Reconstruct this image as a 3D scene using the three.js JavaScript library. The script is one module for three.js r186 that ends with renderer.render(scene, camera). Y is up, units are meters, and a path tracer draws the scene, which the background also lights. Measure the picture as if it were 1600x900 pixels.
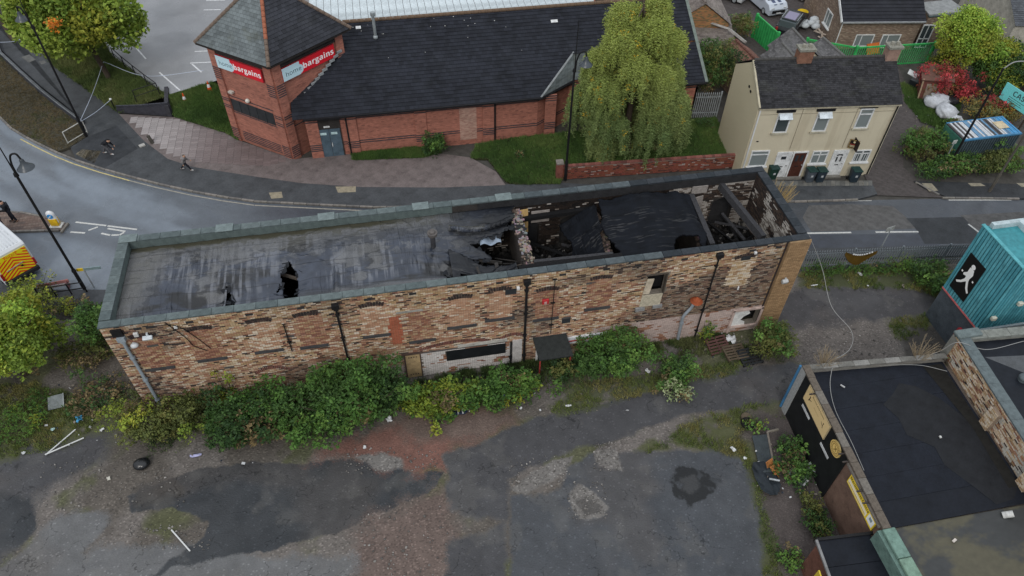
import * as THREE from 'three';
import { mergeGeometries, mergeVertices } from 'three/addons/utils/BufferGeometryUtils.js';
import { RoundedBoxGeometry } from 'three/addons/geometries/RoundedBoxGeometry.js';
import { MeshSurfaceSampler } from 'three/addons/math/MeshSurfaceSampler.js';
import { MarchingCubes } from 'three/addons/objects/MarchingCubes.js';

// ---------- camera, sky, sun, exposure ----------
const scene = new THREE.Scene();
const D2R = Math.PI / 180, HC = 32;
const camera = new THREE.PerspectiveCamera(2 * Math.atan(450 / 1150) / D2R, 16 / 9, 0.5, 900);
camera.position.set(0, HC, 0);
camera.rotation.set(-46.97 * D2R, -11.66 * D2R, 1.26 * D2R, 'YXZ');
camera.updateMatrixWorld(true);
scene.add(camera);

// overcast sky: brighter towards the zenith, soft cloud mottling
const sky = (() => {
  const w = 256, h = 128, d = new Float32Array(w * h * 4);
  for (let j = 0; j < h; j++) for (let i = 0; i < w; i++) {
    const el = (j / (h - 1) - 0.5) * Math.PI, az = i / w * 2 * Math.PI, up = Math.max(0, Math.sin(el));
    const m = 1 + 0.07 * Math.sin(az * 3 + Math.sin(el * 5) * 2) * Math.cos(el * 7 + az) * Math.cos(el) + 0.05 * Math.sin(az * 7 + el * 11) * Math.cos(el);
    const l = (0.44 + 0.78 * up) * m, k = (j * w + i) * 4;
    d[k] = l * 0.95; d[k + 1] = l * 1.0; d[k + 2] = l * 1.07; d[k + 3] = 1;
  }
  const t = new THREE.DataTexture(d, w, h, THREE.RGBAFormat, THREE.FloatType);
  t.mapping = THREE.EquirectangularReflectionMapping; t.magFilter = THREE.LinearFilter; t.needsUpdate = true;
  return t;
})();
scene.background = sky; scene.environment = sky;
const sun = new THREE.DirectionalLight(new THREE.Color(1, 0.95, 0.88), 1.1);
sun.position.set(-40, 90, 62); sun.target.position.set(4, 0, -34);
sun.castShadow = true; sun.shadow.radius = 34; sun.shadow.mapSize.set(2048, 2048);
Object.assign(sun.shadow.camera, { left: -60, right: 60, top: 60, bottom: -60, near: 1, far: 260 });
scene.add(sun, sun.target);
const renderer = new THREE.WebGLRenderer({ antialias: true });
renderer.toneMapping = THREE.LinearToneMapping;
renderer.toneMappingExposure = 1.0;
renderer.shadowMap.enabled = true;

// ---------- helpers ----------
function rng(seed) { let a = seed >>> 0; return () => { a = (a + 0x6D2B79F5) | 0; let t = Math.imul(a ^ (a >>> 15), 1 | a); t = (t + Math.imul(t ^ (t >>> 7), 61 | t)) ^ t; return ((t ^ (t >>> 14)) >>> 0) / 4294967296; }; }
const V3 = (x, y, z) => new THREE.Vector3(x, y, z);
const lerp = (a, b, t) => a + (b - a) * t, clamp = (x, a = 0, b = 1) => Math.min(b, Math.max(a, x));
const sstep = (a, b, x) => { const t = clamp((x - a) / (b - a)); return t * t * (3 - 2 * t); };
function ray(px, py) { return V3((px - 800) / 1150, -(py - 450) / 1150, -1).applyQuaternion(camera.quaternion); }
// world point on the level plane y = h that the survey photograph shows at (px, py)
function P(px, py, h = 0) { const d = ray(px, py), t = (h - HC) / d.y; return V3(d.x * t, h, d.z * t); }
function onZ(px, py, z) { const d = ray(px, py), t = z / d.z; return V3(d.x * t, HC + d.y * t, z); }
function onX(px, py, x) { const d = ray(px, py), t = x / d.x; return V3(x, HC + d.y * t, d.z * t); }
// lattice noise
function h2(x, y, s = 0) { let n = Math.imul(x | 0, 374761393) ^ Math.imul(y | 0, 668265263) ^ Math.imul(s | 0, 1274126177); n = Math.imul(n ^ (n >>> 13), 1274126177); return ((n ^ (n >>> 16)) >>> 0) / 4294967296; }
function vn(x, y, s = 0) { const xi = Math.floor(x), yi = Math.floor(y), fx = x - xi, fy = y - yi, u = fx * fx * (3 - 2 * fx), v = fy * fy * (3 - 2 * fy); return lerp(lerp(h2(xi, yi, s), h2(xi + 1, yi, s), u), lerp(h2(xi, yi + 1, s), h2(xi + 1, yi + 1, s), u), v); }
function fbm(x, y, o = 4, s = 0) { let a = 0, w = 0.5, t = 0; for (let i = 0; i < o; i++) { a += w * vn(x, y, s + i); t += w; w *= 0.5; x *= 2.03; y *= 2.03; } return a / t; }
function tn(x, y, per, s) { const xi = Math.floor(x), yi = Math.floor(y), fx = x - xi, fy = y - yi, u = fx * fx * (3 - 2 * fx), v = fy * fy * (3 - 2 * fy), m = (a) => ((a % per) + per) % per; return lerp(lerp(h2(m(xi), m(yi), s), h2(m(xi + 1), m(yi), s), u), lerp(h2(m(xi), m(yi + 1), s), h2(m(xi + 1), m(yi + 1), s), u), v); }
function tfbm(u, v, per, o, s) { let a = 0, w = 0.5, t = 0; for (let i = 0; i < o; i++) { a += w * tn(u * per, v * per, per, s + i); t += w; w *= 0.55; per *= 2; } return a / t; }
const enc = (x) => { x = clamp(x); return Math.round(255 * (x <= 0.0031308 ? x * 12.92 : 1.055 * Math.pow(x, 1 / 2.4) - 0.055)); };
// fn(u, v, i, j) -> [r, g, b] linear (colour maps) or a number 0..1 (data maps)
function tex(w, h, fn, { data = false, repeat = true } = {}) {
  const d = new Uint8Array(w * h * 4);
  for (let j = 0; j < h; j++) for (let i = 0; i < w; i++) {
    const c = fn((i + 0.5) / w, (j + 0.5) / h, i, j), k = (j * w + i) * 4;
    if (data) { d[k] = d[k + 1] = d[k + 2] = Math.round(255 * clamp(c)); } else { d[k] = enc(c[0]); d[k + 1] = enc(c[1]); d[k + 2] = enc(c[2]); }
    d[k + 3] = 255;
  }
  const t = new THREE.DataTexture(d, w, h, THREE.RGBAFormat);
  t.magFilter = THREE.LinearFilter; t.minFilter = THREE.LinearMipmapLinearFilter; t.generateMipmaps = true;
  if (repeat) t.wrapS = t.wrapT = THREE.RepeatWrapping;
  if (!data) t.colorSpace = THREE.SRGBColorSpace;
  t.needsUpdate = true; return t;
}
function rep(t, m, mz = m) { const c = t.clone(); c.repeat.set(1 / m, 1 / mz); c.needsUpdate = true; return c; }
const T_mott = tex(256, 256, (u, v) => { const n = 0.62 * tfbm(u, v, 6, 5, 11) + 0.38 * tfbm(u, v, 40, 2, 31); const g = 0.45 + 1.0 * n; return [g * 0.82, g * 0.82, g * 0.82]; });
const T_speck = tex(256, 256, (u, v, i, j) => { const n = tfbm(u, v, 10, 4, 5), r = h2(i, j, 3); const g = 0.5 + 0.5 * n + (r > 0.965 ? 0.35 : 0) - (r < 0.06 ? 0.25 : 0); return [g, g, g].map((q) => q * 0.85); });
const T_bump = tex(256, 256, (u, v, i, j) => 0.6 * tfbm(u, v, 12, 5, 71) + 0.4 * h2(i, j, 9), { data: true });
const T_rough = tex(256, 256, (u, v) => clamp(0.25 + 0.75 * sstep(0.3, 0.62, tfbm(u, v, 4, 5, 91))), { data: true });
const C = (r, g, b) => new THREE.Color().setRGB(r, g, b);
const MC = {};
// plain procedural surface: colour x mottling, fine bump
function mat(r, g, b, rough = 0.85, o = {}) {
  const key = JSON.stringify([r, g, b, rough, o]); if (MC[key]) return MC[key];
  const m = new THREE.MeshPhysicalMaterial({ color: C(r, g, b), roughness: rough, metalness: o.metal || 0, specularIntensity: rough >= 0.45 ? 0.32 : 1 });
  if (o.map !== 0) { const k = (o.speck ? 's' : 'm') + (o.scale || 1.6); m.map = MC[k] || (MC[k] = rep(o.speck ? T_speck : T_mott, o.scale || 1.6)); m.color.multiplyScalar(1.25); }
  if (o.bump) { const k = 'b' + (o.bscale || 0.8); m.bumpMap = MC[k] || (MC[k] = rep(T_bump, o.bscale || 0.8)); m.bumpScale = o.bump; }
  if (o.side) m.side = THREE.DoubleSide;
  return MC[key] = m;
}
const names = {};
function numbered(n) { const k = names[n] = (names[n] === undefined ? 0 : names[n] + 1); return k ? `${n}_${String(k).padStart(3, '0')}` : n; }
function tag(o, label, category, group) { o.userData.label = label; if (category) o.userData.category = category; if (group) o.userData.group = group; return o; }
function thing(name, label, category, pos = [0, 0, 0], ry = 0, group) {
  const o = new THREE.Group(); o.name = numbered(name); o.position.set(...pos); o.rotation.y = ry; tag(o, label, category, group); scene.add(o); return o;
}
function sh(m) { m.castShadow = true; m.receiveShadow = true; return m; }
function part(parent, name, geo, material, label) {
  const g = Array.isArray(geo) ? merge(geo) : geo;
  const m = sh(new THREE.Mesh(g, material)); m.name = name; if (label) m.userData.label = label; parent.add(m); return m;
}
function solo(name, geo, material, label, category, group) { const m = part(scene, numbered(name), geo, material); return tag(m, label, category, group); }
function struct(name, geo, material) { const m = part(scene, numbered(name), geo, material); m.userData.kind = 'structure'; return m; }
function copyOf(o, label, pos, ry) { const c = o.clone(); const base = o.name.replace(/_\d{3}$/, ''); c.name = numbered(base); c.userData = { ...o.userData, label }; if (pos) c.position.set(...pos); if (ry !== undefined) c.rotation.y = ry; scene.add(c); return c; }
// metre uv by dominant normal
function tri(g) {
  g = g.index ? g.toNonIndexed() : g; const p = g.attributes.position, n = g.attributes.normal, uv = new Float32Array(p.count * 2);
  for (let i = 0; i < p.count; i += 3) {
    const nx = Math.abs(n.getX(i) + n.getX(i + 1) + n.getX(i + 2)), ny = Math.abs(n.getY(i) + n.getY(i + 1) + n.getY(i + 2)), nz = Math.abs(n.getZ(i) + n.getZ(i + 1) + n.getZ(i + 2));
    for (let k = i; k < i + 3; k++) { const x = p.getX(k), y = p.getY(k), z = p.getZ(k); let a, b; if (ny >= nx && ny >= nz) { a = x; b = z; } else if (nx > nz) { a = z; b = y; } else { a = x; b = y; } uv[k * 2] = a; uv[k * 2 + 1] = b; }
  }
  g.setAttribute('uv', new THREE.BufferAttribute(uv, 2)); return g;
}
function merge(list) { return mergeGeometries(list.map((g) => { g = g.index ? g.toNonIndexed() : g; for (const k of Object.keys(g.attributes)) if (!['position', 'normal', 'uv'].includes(k)) g.deleteAttribute(k); return g; })); }
function bx(w, h, d, x = 0, y = 0, z = 0, ry = 0, rx = 0, rz = 0) { const g = new THREE.BoxGeometry(w, h, d); if (rx || ry || rz) g.applyMatrix4(new THREE.Matrix4().makeRotationFromEuler(new THREE.Euler(rx, ry, rz, 'YXZ'))); g.translate(x, y, z); return tri(g); }
function rb(w, h, d, r, x = 0, y = 0, z = 0, ry = 0, rx = 0, rz = 0) { const g = new RoundedBoxGeometry(w, h, d, 2, r); if (rx || ry || rz) g.applyMatrix4(new THREE.Matrix4().makeRotationFromEuler(new THREE.Euler(rx, ry, rz, 'YXZ'))); g.translate(x, y, z); return tri(g); }
function along(g, a, b) { const d = b.clone().sub(a), q = new THREE.Quaternion().setFromUnitVectors(V3(0, 1, 0), d.clone().normalize()); g.applyQuaternion(q); g.translate((a.x + b.x) / 2, (a.y + b.y) / 2, (a.z + b.z) / 2); return g; }
function cyl(a, b, r0, r1 = r0, n = 10) { return along(new THREE.CylinderGeometry(r1, r0, a.distanceTo(b), n), a, b); }
function beam(a, b, w, h = w) { return tri(along(new THREE.BoxGeometry(w, a.distanceTo(b), h), a, b)); }
function tube(pts, r, n = 6, seg = 0) { return new THREE.TubeGeometry(new THREE.CatmullRomCurve3(pts), seg || pts.length * 6, r, n); }
function sph(r, x, y, z, sx = 1, sy = 1, sz = 1, n = 12) { const g = new THREE.SphereGeometry(r, n, Math.round(n * 0.7)); g.scale(sx, sy, sz); g.translate(x, y, z); return g; }
// a sheet through points [x, y, z] (plan polygon, heights kept), uv in metres
function sheet(pts) {
  const v2 = pts.map((p) => new THREE.Vector2(p.x, p.z)); const tris = THREE.ShapeUtils.triangulateShape(v2, []);
  const pos = [], uv = [];
  for (const t of tris) {
    let [a, b, c] = t.map((i) => pts[i]); const cr = (b.x - a.x) * (c.z - a.z) - (b.z - a.z) * (c.x - a.x); if (cr > 0) [b, c] = [c, b];
    for (const q of [a, b, c]) { pos.push(q.x, q.y, q.z); uv.push(q.x, q.z); }
  }
  const g = new THREE.BufferGeometry(); g.setAttribute('position', new THREE.Float32BufferAttribute(pos, 3)); g.setAttribute('uv', new THREE.Float32BufferAttribute(uv, 2)); g.computeVertexNormals(); return g;
}
// a slab: sheet on top with vertical sides going down by t
function slab(pts, t) {
  const pos = [], uv = [], n = pts.length; let area = 0; for (let i = 0; i < n; i++) { const a = pts[i], b = pts[(i + 1) % n]; area += a.x * b.z - b.x * a.z; }
  for (let i = 0; i < n; i++) { let a = pts[i], b = pts[(i + 1) % n]; if (area < 0) [a, b] = [b, a]; const L = a.distanceTo(b); const q = [[a.x, a.y, a.z, 0, 0], [b.x, b.y, b.z, L, 0], [b.x, b.y - t, b.z, L, t], [a.x, a.y, a.z, 0, 0], [b.x, b.y - t, b.z, L, t], [a.x, a.y - t, a.z, 0, t]]; for (const k of q) { pos.push(k[0], k[1], k[2]); uv.push(k[3], k[4]); } }
  const g = new THREE.BufferGeometry(); g.setAttribute('position', new THREE.Float32BufferAttribute(pos, 3)); g.setAttribute('uv', new THREE.Float32BufferAttribute(uv, 2)); g.computeVertexNormals();
  return merge([sheet(pts), g]);
}
const pp = (list, h = 0) => list.map(([x, y, k]) => P(x, y, k === undefined ? h : k));
const ww = (list, h = 0) => list.map(([x, z, k]) => V3(x, k === undefined ? h : k, z));
function quad(a, b, c, d) { // a b c d counter-clockwise seen from outside, metre uv
  const g = new THREE.BufferGeometry(), L = a.distanceTo(b), H = a.distanceTo(d);
  g.setAttribute('position', new THREE.Float32BufferAttribute([a, b, c, a, c, d].flatMap((p) => [p.x, p.y, p.z]), 3));
  g.setAttribute('uv', new THREE.Float32BufferAttribute([0, 0, L, 0, L, H, 0, 0, L, H, 0, H], 2)); g.computeVertexNormals(); return g;
}
// closed prism from a polygon of points (flat face) pushed along a vector
function prism(poly, push) {
  const n = poly.length, back = poly.map((p) => p.clone().add(push)), gs = [];
  const nor = V3(0, 0, 0); for (let i = 0; i < n; i++) { const a = poly[i], b = poly[(i + 1) % n]; nor.add(a.clone().cross(b)); } nor.normalize();
  const ax = Math.abs(nor.x), ay = Math.abs(nor.y), az = Math.abs(nor.z), f2 = (p) => (ay >= ax && ay >= az ? new THREE.Vector2(p.x, p.z) : ax >= az ? new THREE.Vector2(p.z, p.y) : new THREE.Vector2(p.x, p.y));
  const tris = THREE.ShapeUtils.triangulateShape(poly.map(f2), []), pos = []; const put = (...q) => q.forEach((p) => pos.push(p.x, p.y, p.z));
  const dir = push.clone().normalize();
  const face = (a, b, c, out) => { const nn = b.clone().sub(a).cross(c.clone().sub(a)); if (nn.dot(out) < 0) put(a, c, b); else put(a, b, c); };
  for (const t of tris) { face(poly[t[0]], poly[t[1]], poly[t[2]], dir.clone().negate()); face(back[t[0]], back[t[1]], back[t[2]], dir); }
  const s = nor.dot(dir) > 0 ? 1 : -1;
  for (let i = 0; i < n; i++) { const a = poly[i], b = poly[(i + 1) % n], a2 = back[i], b2 = back[(i + 1) % n]; const out = b.clone().sub(a).cross(nor); face(a, b, b2, out); face(a, b2, a2, out); }
  const g = new THREE.BufferGeometry(); g.setAttribute('position', new THREE.Float32BufferAttribute(pos, 3)); g.computeVertexNormals(); return tri(g);
}
// flat printed panel: box whose front face (+z, w x h) carries a canvas picture
function printTex(w, h, draw) { const c = document.createElement('canvas'); c.width = w; c.height = h; const x = c.getContext('2d'); draw(x, w, h); const t = new THREE.CanvasTexture(c); t.colorSpace = THREE.SRGBColorSpace; return t; }
function frontQuad(w, h, z) { const g = new THREE.PlaneGeometry(w, h); g.translate(0, 0, z); return g; }
// rectangle in the vertical wall plane given by origin, direction u; returns group placed so +x = u, +z = outward
function inst(parent, name, geo, material, mats, cols) {
  const m = sh(new THREE.InstancedMesh(geo, material, mats.length)); mats.forEach((q, i) => m.setMatrixAt(i, q)); if (cols) cols.forEach((c, i) => m.setColorAt(i, c));
  m.name = name; m.userData.kind = 'stuff'; parent.add(m); return m;
}
const M4 = (p, q, s) => new THREE.Matrix4().compose(p, q, s);
const eul = (x, y, z) => new THREE.Quaternion().setFromEuler(new THREE.Euler(x, y, z));
// point in polygon + helper for painting grounds
function pip(x, y, poly) { let c = false; for (let i = 0, j = poly.length - 1; i < poly.length; j = i++) { const a = poly[i], b = poly[j]; if ((a[1] > y) !== (b[1] > y) && x < (b[0] - a[0]) * (y - a[1]) / (b[1] - a[1]) + a[0]) c = !c; } return c; }
const gp = (list) => list.map(([x, y]) => { const p = P(x, y, 0); return [p.x, p.z]; });
function bbox(poly) { return [Math.min(...poly.map((p) => p[0])), Math.min(...poly.map((p) => p[1])), Math.max(...poly.map((p) => p[0])), Math.max(...poly.map((p) => p[1]))]; }
// roof slope of stepped courses between eave line (a,b) and ridge line (d,c); joints every jw metres are cut as fine grooves by the map
function courses(a, b, c, d, step, t = 0.025) {
  const H = (a.distanceTo(d) + b.distanceTo(c)) / 2, n = Math.max(2, Math.round(H / step)), gs = [];
  const nor = b.clone().sub(a).cross(d.clone().sub(a)).normalize();
  const pos = [], uv = [], put = (p, u, v) => { pos.push(p.x, p.y, p.z); uv.push(u, v); };
  for (let i = 0; i < n; i++) {
    const t0 = i / n, t1 = (i + 1) / n, A = a.clone().lerp(d, t0).addScaledVector(nor, t), B = b.clone().lerp(c, t0).addScaledVector(nor, t), D = a.clone().lerp(d, t1), E = b.clone().lerp(c, t1), A0 = a.clone().lerp(d, t0).addScaledVector(nor, -0.02), B0 = b.clone().lerp(c, t0).addScaledVector(nor, -0.02);
    const o = (i % 2) * 0.5, ua = a.clone().lerp(d, t0).sub(a).dot(b.clone().sub(a).normalize()), L = A.distanceTo(B), L2 = D.distanceTo(E), u2 = D.clone().sub(a).dot(b.clone().sub(a).normalize());
    const q = [[A, ua + o * 0.3, i * step], [B, ua + L + o * 0.3, i * step], [E, u2 + L2 + o * 0.3, (i + 1) * step], [D, u2 + o * 0.3, (i + 1) * step]];
    put(...q[0]); put(...q[1]); put(...q[2]); put(...q[0]); put(...q[2]); put(...q[3]);
    put(A0, 0, 0); put(B0, L, 0); put(B, L, 0.03); put(A0, 0, 0); put(B, L, 0.03); put(A, 0, 0.03);
  }
  const g = new THREE.BufferGeometry(); g.setAttribute('position', new THREE.Float32BufferAttribute(pos, 3)); g.setAttribute('uv', new THREE.Float32BufferAttribute(uv, 2)); g.computeVertexNormals(); return g;
}
// tile texture: one course high (v) = step, joints, tone from tile to tile
function tileTex(tw, th, base, varr, moss) {
  const nx = 16, ny = 16;
  const t = tex(512, 512, (u, v) => { const y = v * ny, r = Math.floor(y), x = u * nx, c = Math.floor(x), fx = x - c, k = 1 + varr * (h2(c, r, 7) - 0.5) + 0.7 * (tfbm(u, v, 6, 4, 3) - 0.5), j = fx < 0.05 ? 0.55 : 1; const m = moss * sstep(0.55, 0.8, tfbm(u, v, 5, 5, 61)); return [lerp(base[0] * k * j, 0.09, m), lerp(base[1] * k * j, 0.095, m), lerp(base[2] * k * j, 0.06, m)]; });
  t.repeat.set(1 / (tw * nx), 1 / (th * ny)); return t;
}
// brick texture for walls too far off to pick bricks apart
function brickTex(bw, bh, mortar, pick) {
  const nx = 16, ny = 32;
  const t = tex(1024, 1024, (u, v, i, j) => { const y = v * ny, r = Math.floor(y), x = u * nx + (r % 2) * 0.5, c = ((Math.floor(x) % nx) + nx) % nx, fx = x - Math.floor(x), fy = y - r; const m = fx < 0.045 || fy < 0.13; const n = 0.62 + 0.36 * tfbm(u, v, 16, 3, 17) + 0.4 * tfbm(u, v, 3, 4, 57); const b = m ? mortar : pick(h2(c, r, 21), h2(c, r, 22), u, v); return b.map((q) => q * n); });
  t.repeat.set(1 / (bw * nx), 1 / (bh * ny)); return t;
}
// vertical wall plane from a to b (left to right seen from outside): boxes and panels given as along / up / out
function frame(a, b, y0 = 0) {
  const A = V3(a[0], y0, a[1]), B = V3(b[0], y0, b[1]), L = A.distanceTo(B), u = B.clone().sub(A).normalize(), n = u.clone().cross(V3(0, 1, 0)), M = new THREE.Matrix4().makeBasis(u, V3(0, 1, 0), n).setPosition(A);
  const f = { L, u, n, M, A, B, pt: (s, y, d = 0) => V3(s, y, d).applyMatrix4(M), box: (s0, s1, y0, y1, d0, d1) => bx(s1 - s0, y1 - y0, d1 - d0, (s0 + s1) / 2, (y0 + y1) / 2, (d0 + d1) / 2).applyMatrix4(M), put: (g) => g.applyMatrix4(M) };
  f.at = (px, py, d = 0) => { const r = ray(px, py), o = A.clone().addScaledVector(n, d), t = o.clone().sub(camera.position).dot(n) / r.dot(n), p = camera.position.clone().addScaledVector(r, t).sub(A); return [p.dot(u), p.y]; };
  // windows and doors made of frame bars, panes and a sill
  f.window = (parent, s0, s1, y0, y1, o = {}) => {
    const fm = o.frame || WHITE, w = part(parent, 'window', f.box(s0, s1, y0, y1, -0.02, o.d || 0.02), o.glass || GLASS), t = o.bar || 0.07, g = [f.box(s0 - 0.01, s1 + 0.01, y1 - t, y1 + 0.01, 0, 0.07), f.box(s0 - 0.01, s1 + 0.01, y0, y0 + t, 0, 0.07), f.box(s0 - 0.01, s0 + t, y0 + t, y1 - t, 0, 0.07), f.box(s1 - t, s1 + 0.01, y0 + t, y1 - t, 0, 0.07)];
    for (const m of o.mull || []) g.push(f.box(lerp(s0, s1, m) - t / 2, lerp(s0, s1, m) + t / 2, y0 + t, y1 - t, 0, 0.06));
    for (const m of o.tran || []) g.push(f.box(s0 + t, s1 - t, lerp(y0, y1, m) - t / 2, lerp(y0, y1, m) + t / 2, 0, 0.06));
    part(w, 'window_frame', g, fm); if (o.sill !== 0) part(w, 'sill', f.box(s0 - 0.12, s1 + 0.12, y0 - 0.1, y0, 0, 0.14), o.sillM || fm); return w;
  };
  return f;
}
const WHITE = mat(0.66, 0.67, 0.67, 0.45), GLASS = new THREE.MeshStandardMaterial({ color: C(0.055, 0.07, 0.075), roughness: 0.08 }), GLASS2 = new THREE.MeshStandardMaterial({ color: C(0.2, 0.23, 0.23), roughness: 0.15 });
// roof slope of horizontal courses: o = lower left corner, u along the eave, s up the slope, ext(t) -> [u0, u1] at height t (metres up the slope)
function roofPlane(o, u, s, H, step, ext, t = 0.028) {
  const nor = u.clone().cross(s).normalize(), pos = [], uv = [], n = Math.max(1, Math.round(H / step)), k = H / n;
  const put = (p, a, b) => { pos.push(p.x, p.y, p.z); uv.push(a, b); }, pt = (a, b, h) => o.clone().addScaledVector(u, a).addScaledVector(s, b).addScaledVector(nor, h);
  for (let i = 0; i < n; i++) {
    const y0 = i * k, y1 = (i + 1) * k, [a0, a1] = ext(y0), [b0, b1] = ext(y1 - 0.001), of = (i % 2) * 0.15; if (a1 - a0 < 0.01) continue;
    const A = pt(a0, y0, t), B = pt(a1, y0, t), E = pt(b1, y1, 0), D = pt(b0, y1, 0), A0 = pt(a0, y0, -0.02), B0 = pt(a1, y0, -0.02);
    put(A, a0 + of, i * step); put(B, a1 + of, i * step); put(E, b1 + of, (i + 1) * step); put(A, a0 + of, i * step); put(E, b1 + of, (i + 1) * step); put(D, b0 + of, (i + 1) * step);
    put(A0, a0, i * step + 0.02); put(B0, a1, i * step + 0.02); put(B, a1, i * step + 0.04); put(A0, a0, i * step + 0.02); put(B, a1, i * step + 0.04); put(A, a0, i * step + 0.04);
  }
  const g = new THREE.BufferGeometry(); g.setAttribute('position', new THREE.Float32BufferAttribute(pos, 3)); g.setAttribute('uv', new THREE.Float32BufferAttribute(uv, 2)); g.computeVertexNormals(); return g;
}
const tileMat = (tw, th, base, varr, moss, rough = 0.65) => new THREE.MeshPhysicalMaterial({ map: tileTex(tw, th, base, varr, moss), roughness: rough, specularIntensity: 0.4, side: THREE.DoubleSide });
// pitched roof on a rectangle frame: two slopes with courses, ridge tiles as separate stones
function ridgeRow(parent, a, b, m, r = 0.13, len = 0.45) { const d = b.clone().sub(a), n = Math.max(1, Math.round(d.length() / len)); const g = new THREE.CylinderGeometry(r, r, d.length() / n - 0.015, 8, 1, false, 0, Math.PI * 2); for (let i = 0; i < n; i++) { const k = part(parent, 'ridge_tile', g, m); k.position.copy(a).lerp(b, (i + 0.5) / n); k.quaternion.setFromUnitVectors(V3(0, 1, 0), d.clone().normalize()); } }

// ---------- the setting: ground, yard, road, pavements, lawns ----------
struct('ground', sheet(ww([[-260, 60], [260, 60], [260, -320], [-260, -320]], -0.06)), mat(0.09, 0.085, 0.077, 0.95, { speck: 1, scale: 3 }));
const grassPolys = [];
{ // the waste yard in front of the burnt building: tarmac tongues, red shale, gravel, moss and oil
  const X0 = -36, X1 = 40, Z0 = -34, Z1 = -4, W = 2048, H = 1024;
  const L = [];
  const add = (px, col, warp, soft, kind) => { const poly = gp(px); L.push({ poly, bb: bbox(poly), col, warp, soft, kind }); return poly; };
  const TD = [0.04, 0.0435, 0.048], TM = [0.062, 0.062, 0.066], TG = [0.125, 0.126, 0.128], GR = [0.165, 0.155, 0.145], RED = [0.17, 0.088, 0.07], BR = [0.1, 0.088, 0.076], MO = [0.075, 0.082, 0.035];
  add([[-200, 560], [180, 640], [180, 690], [120, 730], [-200, 800]], MO, 0.5, 0.9, 'g');
  add([[-300, 690], [60, 690], [175, 670], [160, 720], [60, 770], [60, 800], [0, 880], [-300, 1000]], TM, 0.4, 0.5, 't');
  add([[-300, 780], [30, 770], [60, 795], [60, 830], [0, 870], [-300, 960]], TD, 0.3, 0.2, 't');
  add([[60, 840], [90, 805], [165, 800], [172, 822], [130, 860], [140, 900], [-30, 1000], [-100, 960]], TG, 0.3, 0.25, 't');
  add([[150, 850], [300, 850], [420, 870], [570, 862], [560, 900], [520, 1010], [100, 1010], [100, 900]], TG, 0.4, 0.3, 't');
  add([[195, 775], [300, 735], [335, 728], [420, 722], [540, 721], [600, 727], [640, 738], [688, 740], [680, 762], [610, 793], [545, 822], [480, 842], [425, 858], [300, 880], [230, 900], [300, 850], [330, 820], [270, 790], [200, 800]], TD, 0.22, 0.07, 't');
  add([[210, 765], [270, 745], [300, 770], [240, 792], [196, 790]], [0.05, 0.047, 0.044], 0.4, 0.35, 't');
  add([[480, 715], [540, 690], [640, 655], [740, 640], [812, 648], [770, 682], [705, 700], [692, 740], [640, 737], [600, 727]], RED, 0.5, 0.5, 'r');
  add([[545, 713], [600, 706], [628, 716], [625, 735], [580, 730]], GR, 0.2, 0.15, 's');
  add([[600, 655], [700, 640], [800, 640], [820, 650], [760, 685], [640, 690]], [0.13, 0.095, 0.08], 0.5, 0.6, 'r');
  add([[540, 830], [640, 780], [700, 760], [712, 830], [702, 1000], [520, 1000], [560, 880]], [0.13, 0.098, 0.085], 0.6, 0.7, 's');
  add([[690, 712], [720, 700], [770, 686], [800, 664], [860, 648], [930, 632], [1060, 600], [1110, 586], [1180, 572], [1260, 566], [1300, 640], [1180, 636], [1080, 645], [1040, 660], [960, 690], [900, 700], [870, 712], [800, 745], [790, 760], [700, 768], [696, 740]], TM, 0.25, 0.15, 't');
  add([[700, 765], [795, 752], [792, 830], [790, 1000], [698, 1000], [700, 840], [760, 835], [790, 815], [700, 800]], TM, 0.25, 0.2, 't');
  add([[798, 770], [840, 775], [880, 760], [890, 730], [940, 700], [1010, 706], [1110, 702], [1150, 712], [1172, 735], [1195, 790], [1212, 900], [1230, 1010], [800, 1010]], [0.064, 0.069, 0.077], 0.25, 0.16, 't');
  add([[795, 760], [830, 742], [862, 718], [892, 712], [888, 738], [850, 756], [825, 772], [810, 768]], GR, 0.2, 0.1, 's');
  add([[888, 772], [905, 752], [932, 768], [948, 790], [935, 810], [906, 812], [895, 795]], GR, 0.15, 0.08, 's');
  add([[897, 780], [915, 772], [936, 786], [938, 800], [915, 806]], [0.09, 0.085, 0.08], 0.15, 0.1, 'r');
  add([[928, 706], [955, 690], [1060, 652], [1070, 660], [1000, 700], [965, 712], [968, 735], [945, 730]], [0.14, 0.125, 0.115], 0.25, 0.2, 's');
  add([[930, 704], [965, 700], [970, 736], [950, 730], [932, 718]], GR, 0.12, 0.08, 's');
  grassPolys.push(add([[990, 706], [1040, 690], [1065, 664], [1120, 645], [1185, 630], [1240, 628], [1225, 650], [1165, 655], [1160, 690], [1170, 720], [1150, 712], [1110, 703], [1060, 697]], MO, 0.25, 0.25, 'g'));
  grassPolys.push(add([[1150, 690], [1172, 700], [1190, 770], [1212, 850], [1222, 905], [1195, 905], [1185, 800], [1168, 740]], MO, 0.2, 0.2, 'g'));
  grassPolys.push(add([[860, 640], [905, 600], [1100, 570], [1170, 560], [1150, 582], [1060, 602], [930, 636], [870, 650]], [0.07, 0.078, 0.04], 0.3, 0.3, 'g'));
  grassPolys.push(add([[-60, 600], [60, 600], [170, 640], [120, 690], [20, 715], [-100, 740]], MO, 0.4, 0.4, 'g'));
  grassPolys.push(add([[1250, 418], [1480, 412], [1470, 470], [1440, 455], [1360, 450], [1250, 452]], [0.06, 0.07, 0.03], 0.3, 0.3, 'g'));
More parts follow.
